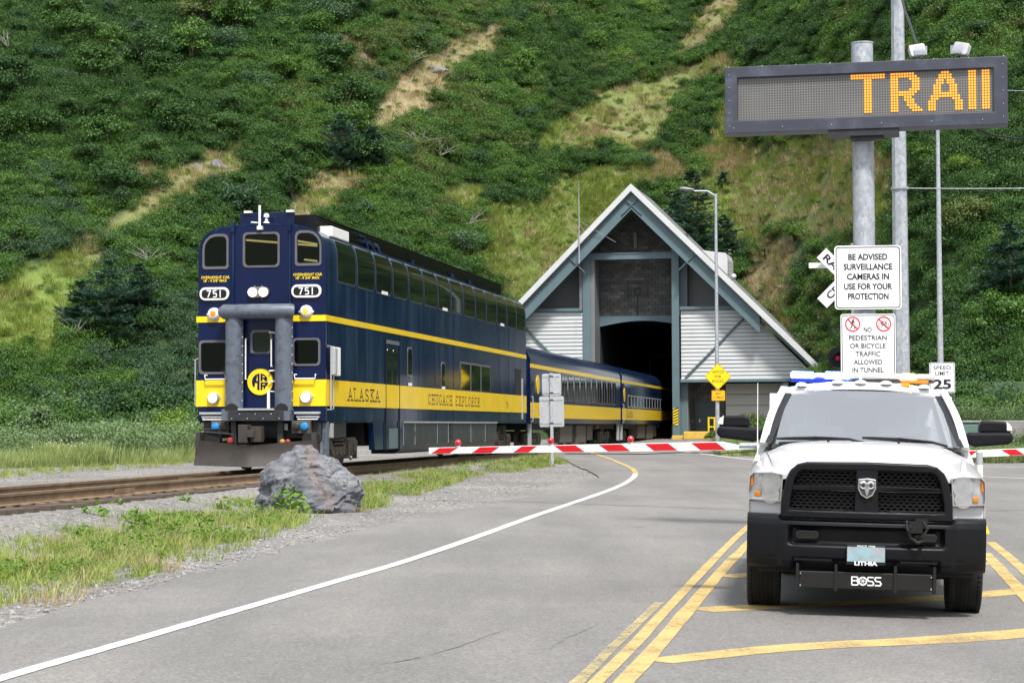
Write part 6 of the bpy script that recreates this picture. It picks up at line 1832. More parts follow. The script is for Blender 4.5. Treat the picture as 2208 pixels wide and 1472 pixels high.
# inside
inside_grey = M_('light_grey_upholstery', (.62, .63, .64), .8, var=.08)
MB().box(-.86, .86, 1.36, 1.75, 1.02, 1.36).build('dashboard', M_('dash_plastic', (.06, .062, .065), .6), truck, bevel=.04)
for x in (-.42, .42):
    s_ = MB().box(x - .27, x + .27, 2.55, 2.75, 1.0, 1.62).build('seat', inside_grey, truck, bevel=.06, seg=3)
    MB().box(x - .13, x + .13, 2.6, 2.7, 1.60, 1.80).build('headrest', inside_grey, s_, bevel=.04, seg=3)
MB().box(-.72, .72, 2.05, 3.4, 1.90, 1.93).box(-.9, .9, 3.40, 3.43, .9, 1.92).build('cab_lining', inside_grey, truck)
MB().tube([(.42 + .19 * math.cos(t), 1.95 + .07 * math.sin(t), 1.36 + .175 * math.sin(t)) for t in np.arange(0, 6.4, .26)], .016, 8).tube([(.24, 1.95, 1.36), (.6, 1.95, 1.36)], .018, 6).build('steering_wheel', M_('dash_plastic', (.06, .062, .065), .6), truck, smooth=True)
# light bar, cab marker lamps, aerial
lb_ = MB().box(-.68, .68, 2.42, 2.70, 2.075, 2.10).box(-.5, -.42, 2.5, 2.62, 2.0, 2.08).box(.42, .5, 2.5, 2.62, 2.0, 2.08).build('light_bar', M_('light_bar_base', (.05, .05, .055), .4), truck, bevel=.01)
clear_dome = M_('clear_light_bar_dome', (.50, .50, .49), .15, coat=.6)
blue_off = M_('blue_light_bar_dome', (.01, .03, .42), .12, coat=.6)
amber_off = M_('amber_light_bar_dome', (.62, .20, .02), .12, coat=.6)
blue_on = emit('lit_blue_flasher', (.13, .26, 1.0), 30, (.2, .3, .9))
amber_on = emit('lit_amber_flasher', (1.0, .40, .05), 14, (.9, .4, .05))
lb_.location.z = -.04
for x0, x1, z0, z1, mt, nm in ((-.68, -.46, 2.10, 2.16, blue_on, 'blue_flasher'), (-.455, -.36, 2.10, 2.155, clear_dome, 'clear_module'), (-.355, -.12, 2.10, 2.165, blue_on, 'blue_flasher'), (-.115, .36, 2.105, 2.16, clear_dome, 'clear_module'), (.365, .50, 2.10, 2.16, amber_on, 'amber_flasher'), (.505, .68, 2.105, 2.16, clear_dome, 'clear_module')):
    MB().box(x0, x1, 2.40, 2.71, z0, z1).build(nm, mt, lb_, bevel=.018, seg=3)
MB().box(-.68, -.22, 2.39, 2.42, 2.062, 2.10).build('blue_lower_lens', blue_off, lb_, bevel=.008)
MB().box(.36, .62, 2.39, 2.42, 2.066, 2.10).build('amber_lower_lens', amber_off, lb_, bevel=.008)
for k, x in enumerate((-.575, -.235, -.02, .215, .395, .57)):
    M0 = Matrix.Translation((x, 2.17 + .1 * x * x, 2.012 - .065 * (abs(x) / .75) ** 2.6)) @ Matrix.Diagonal((1, 1.6, 1, 1))
    if k == 4: MB().box(x - .038, x + .038, 2.16, 2.26, 1.985, 2.022).build('roof_marker_lamp', amber_plastic, truck, bevel=.008)
    else: MB().lathe([(.058, 0), (.05, .022), (.02, .034), (.001, .035)], 16, M0).build('roof_marker_lamp', white_matt, truck, smooth=True)
MB().tube([(-.02, 2.3, 2.02), (-.02, 2.3, 2.12)], [.012, .005], 8).build('roof_aerial', white_matt, truck)
MB().tube([(-.95, 1.0, 1.28), (-.945, 1.02, 1.335)], [.025, .018], 8).tube([(-.945, 1.02, 1.33), (-.955, 1.05, 1.98)], [.0045, .003], 6).build('whip_aerial', white_matt, truck)
nz = MB()
for x in (-.32, .30): nz.ball((x, 1.12, 1.475), .014, 6)
each(nz, 'washer_nozzle', black_gloss, truck)
# ------------------------------------------------------------------ foliage
def unit(v): return v / np.maximum(np.linalg.norm(v, axis=1, keepdims=True), 1e-6)
def leaves(pos, out, l0, l1, asp, r, upb=.35, outb=.8, droop=0):
    """Diamond leaves at pos facing roughly along out."""
    n = len(pos)
    nrm = unit(out * outb + r.normal(size=(n, 3)) * .6 + np.array([0, 0, upb]))
    t = unit(np.cross(nrm, r.normal(size=(n, 3))))
    t[:, 2] -= droop; t = unit(t)
    b = np.cross(nrm, t)
    l = r.uniform(l0, l1, (n, 1)); w = l * asp
    q = np.stack([pos - t * l, pos + b * w - t * l * .1, pos + t * l, pos - b * w - t * l * .1], 1)
    q[:, [1, 3]] += (nrm * (l * .12))[:, None, :]
    return q.reshape(-1, 3)
def quads(nv): return np.arange(nv).reshape(-1, 4)
def shrub_mesh(name, seed, rad, hgt, n, l0, l1, lobes=9, asp=.48):
    r = np.random.default_rng(seed); V = []
    a = r.uniform(0, 2 * np.pi, lobes); d = np.sqrt(r.uniform(0, 1, lobes)) * rad * .72
    hz = hgt * (.28 + .5 * r.uniform(0, 1, lobes)) * (1 - .35 * (d / rad) ** 2)
    c = np.stack([d * np.cos(a), d * np.sin(a), hz], 1)
    c[0] = (0, 0, hgt * .62)
    for k in range(lobes):
        lr = rad * r.uniform(.34, .55)
        m = n // lobes
        dirs = unit(r.normal(size=(m, 3)))
        # twiggy, uneven outline: leaves gather on a few dozen sprigs
        sp = unit(r.normal(size=(26, 3))); sp[:, 2] = np.abs(sp[:, 2]) * .9 - .15
        pick = r.integers(0, 26, m); dirs = unit(sp[pick] + dirs * .38)
        rr = lr * (r.uniform(.25, 1.18, m) ** .55) * r.uniform(.75, 1.1, 26)[pick]
        p = c[k] + dirs * rr[:, None] * np.array([1, 1, .85])
        keep = p[:, 2] > .02
        V.append(leaves(p[keep], dirs[keep], l0, l1, asp, r))
    V = np.concatenate(V)
    return np_mesh(name, V, quads(len(V)))
def spruce_mesh(name, seed, H, Rm, wh=15):
    r = np.random.default_rng(seed); V = []
    for k in range(wh):
        h = H * (.04 + .94 * (k / (wh - 1)) ** .9)
        L = Rm * min(1, .55 + h / H * 2.2) * (1 - (h / H) ** 1.6) ** .8 * r.uniform(.7, 1.15) + .12
        nb = int(6 + 5 * (1 - h / H))
        for j in range(nb):
            a = 2 * np.pi * (j + r.uniform(-.35, .35)) / nb + k
            lb = L * r.uniform(.55, 1.15); h = h + r.uniform(-.12, .12)
            m = int(26 + 60 * lb)
            t = r.uniform(.08, 1, m) ** .7
            base = np.stack([np.cos(a) * t * lb, np.sin(a) * t * lb, h - .10 * lb * t + .22 * lb * t * t], 1)
            wd = (.34 * lb * (1 - t) + .07)
            side = np.array([-np.sin(a), np.cos(a), 0]) * (r.uniform(-1, 1, m) * wd)[:, None]
            p = base + side + np.stack([np.zeros(m), np.zeros(m), -np.abs(r.normal(size=m)) * .05], 1)
            d = np.array([np.cos(a), np.sin(a), .1]); tt = unit(np.tile(d, (m, 1)) + np.sign(side @ np.array([-np.sin(a), np.cos(a), 0]))[:, None] * np.array([-np.sin(a), np.cos(a), 0]) * .6 + r.normal(size=(m, 3)) * .18)
            nn = unit(np.tile([0, 0, 1.], (m, 1)) + r.normal(size=(m, 3)) * .5)
            b = np.cross(nn, tt); l = r.uniform(.07, .13, (m, 1)); w = l * .32
            V.append(np.stack([p - tt * l, p + b * w, p + tt * l, p - b * w], 1).reshape(-1, 3))
    V = np.concatenate(V)
    return np_mesh(name, V, quads(len(V)))
def tuft_mesh(name, seed, n, h0, h1, spread, w=.008, lean=.45):
    r = np.random.default_rng(seed)
    a = r.uniform(0, 2 * np.pi, n); rr = spread * np.sqrt(r.uniform(0, 1, n))
    p = np.stack([rr * np.cos(a), rr * np.sin(a), np.zeros(n)], 1)
    h = r.uniform(h0, h1, n); dirx = np.stack([np.cos(a), np.sin(a), np.zeros(n)], 1) * (r.uniform(.1, lean, n) * h)[:, None] + r.normal(size=(n, 3)) * .03
    s = np.stack([-np.sin(a + .6), np.cos(a + .6), np.zeros(n)], 1) * w
    mid = p + dirx * .35 + np.stack([np.zeros(n), np.zeros(n), h * .6], 1); top = p + dirx + np.stack([np.zeros(n), np.zeros(n), h], 1)
    q1 = np.stack([p - s, p + s, mid + s * .8, mid - s * .8], 1); q2 = np.stack([mid - s * .8, mid + s * .8, top + s * .15, top - s * .15], 1)
    V = np.concatenate([np.concatenate([q1[i], q2[i]]) for i in range(n)])
    return np_mesh(name, V, quads(len(V)))
def herb_mesh(name, seed, n, rad, h, l0, l1):
    r = np.random.default_rng(seed)
    a = r.uniform(0, 2 * np.pi, n); rr = rad * np.sqrt(r.uniform(0, 1, n)); z = h * r.uniform(.05, 1, n) * (1 - .5 * (rr / rad) ** 2)
    p = np.stack([rr * np.cos(a), rr * np.sin(a), z], 1)
    V = leaves(p, np.tile([0, 0, 1.], (n, 1)), l0, l1, .45, r, .4)
    return np_mesh(name, V, quads(len(V)))
def stone_mesh(name, seed, r0):
    bm = bmesh.new(); bmesh.ops.create_icosphere(bm, subdivisions=1, radius=r0)
    for v in bm.verts: v.co *= 1 + .5 * noise.noise(v.co * (1.3 / r0) + Vector((seed, 0, 0))); v.co.z *= .65
    me = bpy.data.meshes.new(name); bm.to_mesh(me); bm.free(); return me
def protos(key, meshes, mat):
    c = bpy.data.collections.new(key)
    for k, me in enumerate(meshes):
        if not me.materials: me.materials.append(mat)
        o = bpy.data.objects.new(f'{key}_{chr(97 + k)}', me); c.objects.link(o)
    return c
def scatter(name, label, pts, scl, coll, tilt=.15, seed=0):
    """One object of stuff: instances of a small set of plants over its points."""
    n = len(pts); r = np.random.default_rng(seed)
    me = bpy.data.meshes.new(name); me.vertices.add(n); me.vertices.foreach_set('co', np.asarray(pts, dtype=np.float32).ravel())
    rot = np.stack([r.normal(size=n) * tilt, r.normal(size=n) * tilt, r.uniform(0, 6.283, n)], 1).astype(np.float32)
    at_ = me.attributes.new('rot', 'FLOAT_VECTOR', 'POINT'); at_.data.foreach_set('vector', rot.ravel())
    at_ = me.attributes.new('scl', 'FLOAT', 'POINT'); at_.data.foreach_set('value', np.asarray(scl, dtype=np.float32))
    at_ = me.attributes.new('idx', 'INT', 'POINT'); at_.data.foreach_set('value', r.integers(0, len(coll.objects), n).astype(np.int32))
    o = bpy.data.objects.new(name, me); COL.objects.link(o)
    g = bpy.data.node_groups.new(name, 'GeometryNodeTree')
    g.interface.new_socket('Geometry', in_out='INPUT', socket_type='NodeSocketGeometry'); g.interface.new_socket('Geometry', in_out='OUTPUT', socket_type='NodeSocketGeometry')
    gi = g.nodes.new('NodeGroupInput'); go_ = g.nodes.new('NodeGroupOutput')
    ip = g.nodes.new('GeometryNodeInstanceOnPoints'); ci = g.nodes.new('GeometryNodeCollectionInfo')
    ci.inputs['Collection'].default_value = coll; ci.inputs['Separate Children'].default_value = True; ci.inputs['Reset Children'].default_value = True
    def na(nm, ty):
        q = g.nodes.new('GeometryNodeInputNamedAttribute'); q.data_type = ty; q.inputs['Name'].default_value = nm; return q.outputs['Attribute']
    g.links.new(gi.outputs[0], ip.inputs['Points']); g.links.new(ci.outputs[0], ip.inputs['Instance'])
    ip.inputs['Pick Instance'].default_value = True
    g.links.new(na('idx', 'INT'), ip.inputs['Instance Index']); g.links.new(na('scl', 'FLOAT'), ip.inputs['Scale'])
    er = g.nodes.new('FunctionNodeEulerToRotation'); g.links.new(na('rot', 'FLOAT_VECTOR'), er.inputs[0]); g.links.new(er.outputs[0], ip.inputs['Rotation'])
    g.links.new(ip.outputs[0], go_.inputs[0])
    m = o.modifiers.new('scatter', 'NODES'); m.node_group = g
    return stuff(o, label)

# what hides the slope from the road: no need to plant behind these
TRAIN_OUT = [(424, 1000), (424, 520), (520, 470), (640, 460), (1060, 650), (1134, 690), (1134, 960)]
PORTAL_OUT = [(1130, 960), (1130, 650), (1360, 410), (1570, 620), (1790, 830), (1790, 960)]
def hidden(u, v): return inside(TRAIN_OUT, u, v) or inside(PORTAL_OUT, u, v)
def blocked(p, m=0):
    """Inside the portal building or on the track."""
    q = Vector(p) - B0; x = q.x * ca_ - q.y * sa_; y = q.x * sa_ + q.y * ca_
    if -2.5 - m < y < 7.2 and xl - m < x < xr + m and q.z < roof_z(x) + .2: return True
    s_, l_ = track_sl(p[0], p[1])
    return abs(l_) < 3.4 + m and s_ < 80
def slope_point(u, d):
    a = (u - 1104) / FPX; y = lerp_tab(BASE, u) + d; x = a * y
    return (x, y, HZ(x, y))

# -- hillside cover, in four tones
hr_ = random.Random(21)
TONES = [('dark', leaf_dark), ('mid', leaf_mid), ('olive', leaf_olive), ('blue', leaf_blue)]
pt = {k: [] for k, _ in TONES}; sc_ = {k: [] for k, _ in TONES}
grass = {'dry': ([], []), 'green': ([], [])}
tries = 0
while tries < 40000:
    tries += 1
    u = hr_.uniform(-110, 2320); d = 80 * hr_.random() ** .85 + .3
    # slim the sampling where the slope lies nearer, so that cover stays even on the ground
    if hr_.random() > (lerp_tab(BASE, u) + d) / 190: continue
    p = slope_point(u, d); uu, v = uv_of(p)
    if v < -110 or hidden(uu, v - 10) or blocked(p, .6): continue
    o, dr = open_at(p)
    if o > 0:
        if hr_.random() < .22:
            k = hr_.choice(['olive', 'mid', 'mid']); pt[k].append(p); sc_[k].append(hr_.uniform(.2, .45))
        continue
    t = noise.noise((p[0] * .07, p[1] * .07, 50)) + .45 * noise.noise((p[0] * .25, p[1] * .25, 51)) + hr_.uniform(-.28, .28)
    east = sstep(900, 1500, uu) * (1 - sstep(1850, 2050, uu)) * sstep(150, 420, v)
    t += .42 * east - .06 - .42 * (1 - sstep(250, 1000, uu)) * (1 - sstep(330, 560, v)) + .3 * noise.noise((p[0] * .03, p[2] * .05, 55))
    k = 'dark' if t < -.12 else 'mid' if t < .26 else 'olive' if t < .55 else 'blue'
    if uu < 600 and k == 'olive': k = 'blue'
    pt[k].append(p); sc_[k].append(hr_.uniform(.55, 1.15))
for k, mt in TONES:
    c = protos('cover_' + k, [shrub_mesh('cover', 100 + i + 7 * len(k), 1.15, .72, 1700, .026, .062, 11) for i in range(4)], mt)
    scatter('hillside_cover', {'dark': 'dark green thicket covering the hillside', 'mid': 'fresh green thicket covering the hillside', 'olive': 'olive green scrub covering the hillside', 'blue': 'blue-green scrub covering the hillside'}[k], pt[k], sc_[k], c, .2, len(k))
tries = 0
while tries < 60000:
    tries += 1
    i = hr_.randrange(len(OPEN)); bx_ = OPEN_BOX[i]
    u = hr_.uniform(bx_[0] - 15, bx_[1] + 15); d = hr_.uniform(.5, 80)
    p = slope_point(u, d); uu, v = uv_of(p)
    if not (bx_[2] - 15 < v < bx_[3] + 15) or v < -60: continue
    if blocked(p, .2) or hidden(uu, v - 4): continue
    o, dr = open_at(p)
    if o <= 0: continue
    k = 'dry' if hr_.random() < dr else 'green'
    grass[k][0].append(p); grass[k][1].append(hr_.uniform(.7, 1.4))
dryc = protos('dry_tuft', [tuft_mesh('dry_tuft', 200 + i, 60, .14, .46, .40, .012, .9) for i in range(3)], dry_blade)
grnc = protos('green_tuft', [tuft_mesh('green_tuft', 210 + i, 60, .14, .46, .40, .013, .9) for i in range(3)], green_blade)
scatter('dry_hill_grass', 'tan dry grass on the open strips of the hillside', grass['dry'][0], grass['dry'][1], dryc, .1, 5)
scatter('green_hill_grass', 'yellow-green grass on the open strips of the hillside', grass['green'][0], grass['green'][1], grnc, .1, 6)

# -- single shrubs that stand out of the cover
KIND = [('dark', leaf_dark, 'dark green'), ('mid', leaf_mid, 'fresh green'), ('olive', leaf_olive, 'olive green'), ('blue', leaf_blue, 'blue-green'), ('bright', leaf_bright, 'yellow-green'), ('sage', leaf_sage, 'pale sage green')]
stem_m = {}
def stems(seed, rad, h):
    r = random.Random(seed); m = MB()
    for k in range(5):
        a = r.uniform(0, 6.28); q = r.uniform(.3, .7) * rad
        m.tube([(0, 0, -.25), (q * .35 * math.cos(a), q * .35 * math.sin(a), h * .3), (q * math.cos(a + .3), q * math.sin(a + .3), h * .75)], [.05, .035, .012], 5)
    return m
SH = {}
for ki, (k, mt, _) in enumerate(KIND):
    for j in range(3):
        rad, hh = (1.25, 1.7) if j == 0 else (1.5, 1.45) if j == 1 else (1.0, 2.0)
        me = shrub_mesh('crown', 300 + ki * 5 + j, rad, hh, 4600, .032, .078, 13); me.materials.append(mt)
        st = stems(ki * 7 + j, rad, hh).build('stem', bark, None); sm_ = st.data; bpy.data.objects.remove(st)
        SH[(k, j)] = (me, sm_, rad, hh)
def where_words(u, v):
    if u < 430: w = 'left of the train' if v > 520 else 'high on the slope left of the train' if v < 200 else 'on the slope left of the train'
    elif u < 760: w = 'above the front of the dome car' if v > 200 else 'high above the front of the dome car'
    elif u < 1130: w = 'above the rear of the dome car' if v > 240 else 'high above the rear of the dome car'
    elif u < 1340: w = 'left of the portal roof' if v > 300 else 'high above the left portal roof'
    elif u < 1580: w = 'beside the portal ridge' if v > 300 else 'high above the portal ridge'
    elif u < 1830: w = 'right of the portal roof' if v > 290 else 'behind the message sign, left half'
    elif u < 2020: w = 'behind the notice boards' if v > 290 else 'behind the message sign, right half'
    else: w = 'right of the thin pole' if v > 290 else 'right of the message sign'
    return w
SHRUBS = []
def add_shrub(p, k, j, s, rz, name='shrub', cat='shrub', group='shrubs scattered over the hillside', extra=None):
    me, sm_, rad, hh = SH[(k, j)]
    u, v = uv_of(p)
    size = 'large' if s > 1.1 else 'small' if s < .75 else 'medium'
    shape = ('rounded', 'spreading', 'upright')[j]
    lab = f'{size} {shape} {dict((a, c) for a, _, c in KIND)[k]} shrub ' + (extra or where_words(u, v - 30))
    t = thing(name, lab, cat, p, (0, 0, rz), group); t.scale = (s, s, s * rng.uniform(.85, 1.1))
    SHRUBS.append((t, u, v))
    c = bpy.data.objects.new('crown', me); COL.objects.link(c); c.parent = t
    q = bpy.data.objects.new('stem', sm_); COL.objects.link(q); q.parent = t
    return t
placed = []
tries = 0
while len(placed) < 215 and tries < 6000:
    tries += 1
    u = hr_.uniform(-60, 2270); d = 62 * hr_.random() + .8
    p = slope_point(u, d); uu, v = uv_of(p)
    if v < -20 or hidden(uu, v - 25) or blocked(p, 1.6): continue
    if 1565 < uu < 2165 and 120 < v < 295: continue
    o, dr = open_at(p)
    if o > 0 and hr_.random() < .88: continue
    if o == 0 and max(open_at(slope_point(u, d + q))[0] for q in (1.2, 2.4, 3.4)) > 0 and hr_.random() < .85: continue
    if any((p[0] - q[0]) ** 2 + (p[1] - q[1]) ** 2 < 4.2 for q in placed): continue
    placed.append(p)
    t = noise.noise((p[0] * .06, p[1] * .06, 80)) + hr_.uniform(-.45, .45) + (.2 if 850 < uu < 1800 and v > 180 else -.08)
    t -= .35 if uu < 800 and v < 480 else 0
    k = 'dark' if t < -.12 else 'blue' if t < .05 else 'mid' if t < .4 else 'olive' if t < .62 else 'bright'
    add_shrub((p[0], p[1], p[2] - .05), k, hr_.randrange(3), hr_.uniform(.5, 1.3) * (.6 if o > 0 else 1.3 if uu < 800 and v < 480 else 1), hr_.uniform(0, 6.28))
# the band of willows along the flat behind the track, left of the train
for i in range(44):
    u = -70 + (i % 22) * 24 + hr_.uniform(-9, 9); row = i // 22
    if u > 470: continue
    D = 89 + row * 6.5 + hr_.uniform(-2, 2)
    x = (u - 1104) / FPX * D; s_, l_ = track_sl(x, D)
    if l_ > -4.2: continue
    add_shrub((x, D, G(x, D) - .05), hr_.choice(['sage', 'mid', 'sage', 'blue', 'dark'] if row == 0 else ['mid', 'dark', 'blue']), hr_.randrange(3), hr_.uniform(.95, 1.3) * (1 if row == 0 else 1.3), hr_.uniform(0, 6.28), 'willow_shrub', 'shrub', 'willow shrubs along the flat left of the train',
              ('in the front row' if row == 0 else 'in the back row') + (' at the left edge' if u < 110 else ' below the spruce' if u < 310 else ' next to the train front'))
for i in range(16):
    u = -60 + i * 31 + hr_.uniform(-10, 10); D = 81.0 + hr_.uniform(-3, 3)
    x = (u - 1104) / FPX * D
    if u > 440 or track_sl(x, D)[1] > -4.0: continue
    add_shrub((x, D, G(x, D) - .05), hr_.choice(['sage', 'sage', 'bright', 'mid']), hr_.randrange(3), hr_.uniform(.4, 1.15), hr_.uniform(0, 6.28), 'willow_shrub', 'shrub', 'willow shrubs along the flat left of the train', 'low in the meadow' + (' at the left edge' if u < 110 else ' below the spruce' if u < 310 else ' next to the train front'))
# right side: the green bank above the wall and by the portal foot
for u, D, s_, k, j in ((2010, 71, 1.0, 'blue', 0), (2075, 72, .9, 'mid', 2), (2130, 72, .95, 'mid', 0), (2180, 73, 1.1, 'dark', 1), (2230, 72, 1.0, 'mid', 2), (2050, 76, 1.3, 'dark', 0), (2120, 77, 1.35, 'blue', 1), (2200, 78, 1.4, 'dark', 0), (1960, 77, 1.2, 'dark', 2)):
    x = (u - 1104) / FPX * D; add_shrub((x, D, max(HZ(x, D), G(x, D) + (1.0 if D < 80 and x > 13 else 0))), k, j, s_ * .8, u * .1, extra='on the bank above the concrete wall')
for u, D, s_, k, j in ((1612, 100, .95, 'olive', 2), (1643, 99, .85, 'olive', 0), (1590, 101, .6, 'mid', 0), (1537, 106, .42, 'mid', 0), (1660, 97, .9, 'mid', 1)):
    x = (u - 1104) / FPX * D; add_shrub((x, D, G(x, D)), k, j, s_, u * .3, extra='in front of the garage panels at the portal foot')

by = {}
for t, u, v in SHRUBS: by.setdefault(t['label'], []).append((v, u, t))
for lab, q in by.items():                      # look-alikes in one spot: say which is higher or lower, or which lies further left
    if len(q) < 2: continue
    if max(a[0] for a in q) - min(a[0] for a in q) > 25: q.sort(key=lambda a: a[0]); w_ = {2: ('upper', 'lower'), 3: ('top', 'middle', 'bottom'), 4: ('topmost', 'second', 'third', 'lowest')}
    else: q.sort(key=lambda a: a[1]); w_ = {2: ('leftmost', 'rightmost'), 3: ('leftmost', 'middle', 'rightmost'), 4: ('leftmost', 'second', 'third', 'rightmost')}
    if len(q) > 4: w_ = {len(q): [x for x in ('first', 'second', 'third', 'fourth', 'fifth', 'sixth', 'seventh', 'eighth', 'ninth', 'tenth')[:len(q)]]}
    if len(q) in w_ and len(w_[len(q)]) == len(q):
        for (v, u, t), s_ in zip(q, w_[len(q)]): t['label'] = lab + ', ' + s_
# -- spruces
sp_src = {}
def spruce(u, v, D, H, Rm, seed, label):
    p = P(u, v, D); x, y = p.x, D
    z = HZ(x, y)
    t = thing('spruce_tree', label, 'spruce', (x, y, z), (0, 0, seed), 'young spruces on the hillside')
    me = spruce_mesh('crown', seed, H, Rm, 9 + int(H * 2)); me.materials.append(needle)
    c = bpy.data.objects.new('crown', me); COL.objects.link(c); c.parent = t
    MB().tube([(0, 0, -.3), (0, 0, H * .96)], [.05 + .018 * H, .015], 7).build('trunk', bark, t)
def on_slope(u, v):
    """Depth of the slope under a pixel."""
    d = ray(u, v); lo = lerp_tab(BASE, u) - 1
    for k in range(400):
        y = lo + k * .25; q = d * (y / d.y)
        if EYE + q.z < HZ(q.x, y): return y
    return lo + 40
for u, v, H, Rm, seed, lab in ((232, 745, 4.6, 2.3, 1, 'broad dark blue-green spruce on the slope left of the train'), (300, 705, 3.2, 1.7, 2, 'smaller blue-green spruce close right of the broad spruce'), (175, 715, 2.7, 1.5, 8, 'low spruce close left of the broad spruce'),
                               (1505, 560, 5.6, 2.5, 3, 'largest dark spruce right of the portal ridge behind the street lamp'), (1562, 590, 4.0, 1.9, 4, 'dark spruce behind the white roof ventilator'), (1462, 505, 2.9, 1.5, 5, 'small spruce just right of the portal ridge'),
                               (1492, 408, 1.5, .55, 6, 'thin little spruce above the street lamp head'), (1560, 402, 1.0, .45, 7, 'tiny spruce above the street lamp pole'), (735, 370, 3.6, 2.0, 9, 'bushy blue-green spruce beside the tan clearing above the dome car'), (800, 375, 3.0, 1.8, 10, 'low bushy spruce right of the tan clearing above the dome car'), (2180, 660, 3.4, 1.8, 11, 'yellowish bushy spruce right of the thin pole')):
    D = on_slope(u, v); spruce(u, v, D, H, Rm, seed, lab)

# -- rocks breaking through the slope
rk = M_('lichened_grey_rock', (.14, .14, .15), .9, var=.4, scale=1.6, bumpy=.8, bscale=5, dirt=((.30, .25, .16), .8, 1.4))
for u, v, w, h, lab in ((148, 285, 62, 36, 'grey rock outcrop high on the slope at the far left'), (425, 368, 46, 30, 'grey rock outcrop below the tan grass above the train front'), (472, 362, 40, 34, 'ochre-lichened rock beside the grey outcrop above the train front'), (938, 152, 52, 26, 'grey rock at the top of the tan clearing'), (778, 130, 40, 28, 'pale rock in the small brown hollow'), (205, 190, 34, 20, 'small rock high on the left slope'), (108, 190, 26, 14, 'smallest rock high on the left slope')):
    D = on_slope(u, v); k = D / FPX
    sl_ = [(w / 2 * math.cos(a) * (1 + .25 * math.sin(3 * a + u)), h / 2 * math.sin(a) * (1 + .2 * math.sin(2 * a + v))) for a in np.arange(0, 6.28, .4)]
    o = rock('rock_outcrop', sl_, k, w * k * .35, rk, 3, u * .01, .08, 6); o.location = P(u, v, D); tag(o, lab, 'rock', 'rocks on the hillside')
# -- bleached dead branches
for k, (u, v, s_, lab) in enumerate(((905, 320, 1.5, 'bleached dead branches above the middle of the dome car'), (950, 345, 1.2, 'fallen grey branch above the rear of the dome car'), (1010, 495, 1.5, 'tangle of bare twigs above the dome car roof'), (320, 575, 1.3, 'pale dead branches above the train number board'), (160, 735, .9, 'crooked dead branch at the foot of the left slope'), (2080, 285, 1.0, 'bare twigs below the message sign'), (20, 115, 1.4, 'white dead branch at the far left edge'), (885, 145, 1.5, 'dead stems left of the rock in the tan clearing'), (1700, 550, .9, 'dark dead brush right of the ventilator'))):
    D = on_slope(u, v) - .8; m = MB(); r = random.Random(k)
    for q in range(6):
        a = r.uniform(.2, 2.9); L = r.uniform(.5, 1.3) * s_
        pts = [Vector((0, 0, 0)), Vector((L * .4 * math.cos(a), r.uniform(-.3, .1), L * .35 * abs(math.sin(a)) + .1)), Vector((L * math.cos(a + r.uniform(-.3, .3)), r.uniform(-.5, .1), L * .8 * abs(math.sin(a)) + .1))]
        m.tube(pts, [.03, .018, .006], 5); m.tube([pts[1], pts[1] + Vector((r.uniform(-.4, .4), -.1, r.uniform(.1, .5))) * s_], [.014, .004], 4)
    o = m.build('dead_branch', dead_wood); o.location = P(u, v, D) + Vector((0, 0, .3)); tag(o, lab, 'dead branch', 'dead branches on the hillside')

# -- roadside: grass, weeds and stones on the flat
def fill(poly, n, seed, ok=None):
    r = random.Random(seed); b = (min(p[0] for p in poly), max(p[0] for p in poly), min(p[1] for p in poly), max(p[1] for p in poly)); out = []
    k = 0
    while len(out) < n and k < n * 30:
        k += 1
        u, v = r.uniform(b[0], b[1]), r.uniform(b[2], b[3])
        if not inside(poly, u, v): continue
        p = gp(u, v)
        if r.random() > (p.y / 75) ** 2 * 3.2 + .06: continue           # even on the ground, not in the picture
        if ok and not ok(p, r): continue
        out.append(tuple(p))
    return out
def patchy(p, r): return noise.noise((p.x * .55, p.y * .4, 60)) + .5 * noise.noise((p.x * 1.7, p.y * 1.7, 61)) + r.uniform(-.4, .4) > .12 and not on_road(p.x, p.y, .1) and abs(track_sl(p.x, p.y)[1]) > .95
def clear(p, r): return not on_road(p.x, p.y, .25) and abs(track_sl(p.x, p.y)[1]) > 1.2
NEAR = [(-60, 1092), (300, 1070), (540, 1056), (548, 1100), (660, 1112), (640, 1150), (520, 1165), (400, 1185), (300, 1215), (180, 1250), (60, 1285), (-60, 1300)]
MID = [(785, 1035), (900, 1018), (1040, 995), (1160, 982), (1235, 984), (1250, 996), (1130, 1014), (1010, 1030), (920, 1062), (800, 1098), (775, 1104)]
BACKL = [(-80, 968), (434, 962), (434, 996), (250, 1002), (100, 1006), (-80, 1012)]
nd_ = protos('near_dry', [tuft_mesh('near_dry', 220 + i, 16, .03, .17, .14, .0035, .8) for i in range(3)], dry_blade)
ng_ = protos('near_green', [tuft_mesh('near_green', 230 + i, 30, .03, .13, .15, .005, 1.0) for i in range(3)], green_blade)
nf_ = protos('near_herb', [herb_mesh('near_herb', 240 + i, 60, .20, .16, .014, .034) for i in range(4)], fresh_blade)
a1 = fill(NEAR, 650, 1, patchy) + fill(MID, 650, 2, patchy)
a2 = fill(NEAR, 380, 3, patchy) + fill(MID, 400, 4, patchy) + fill([(-60, 1230), (330, 1190), (480, 1170), (420, 1215), (150, 1310), (-60, 1330)], 70, 44, lambda p, r: clear(p, r) and noise.noise((p.x * 1.2, p.y * .8, 67)) > .1)
scatter('dry_verge_grass', 'thin dry grass stalks on the gravel verge', a2, [rng.uniform(.6, 1.2) for _ in a2], nd_, .1, 12)
a2 += fill([(-60, 1066), (540, 1022), (540, 1050), (-60, 1100)], 260, 45) + fill([(-60, 1006), (430, 992), (430, 1006), (-60, 1046)], 260, 46)
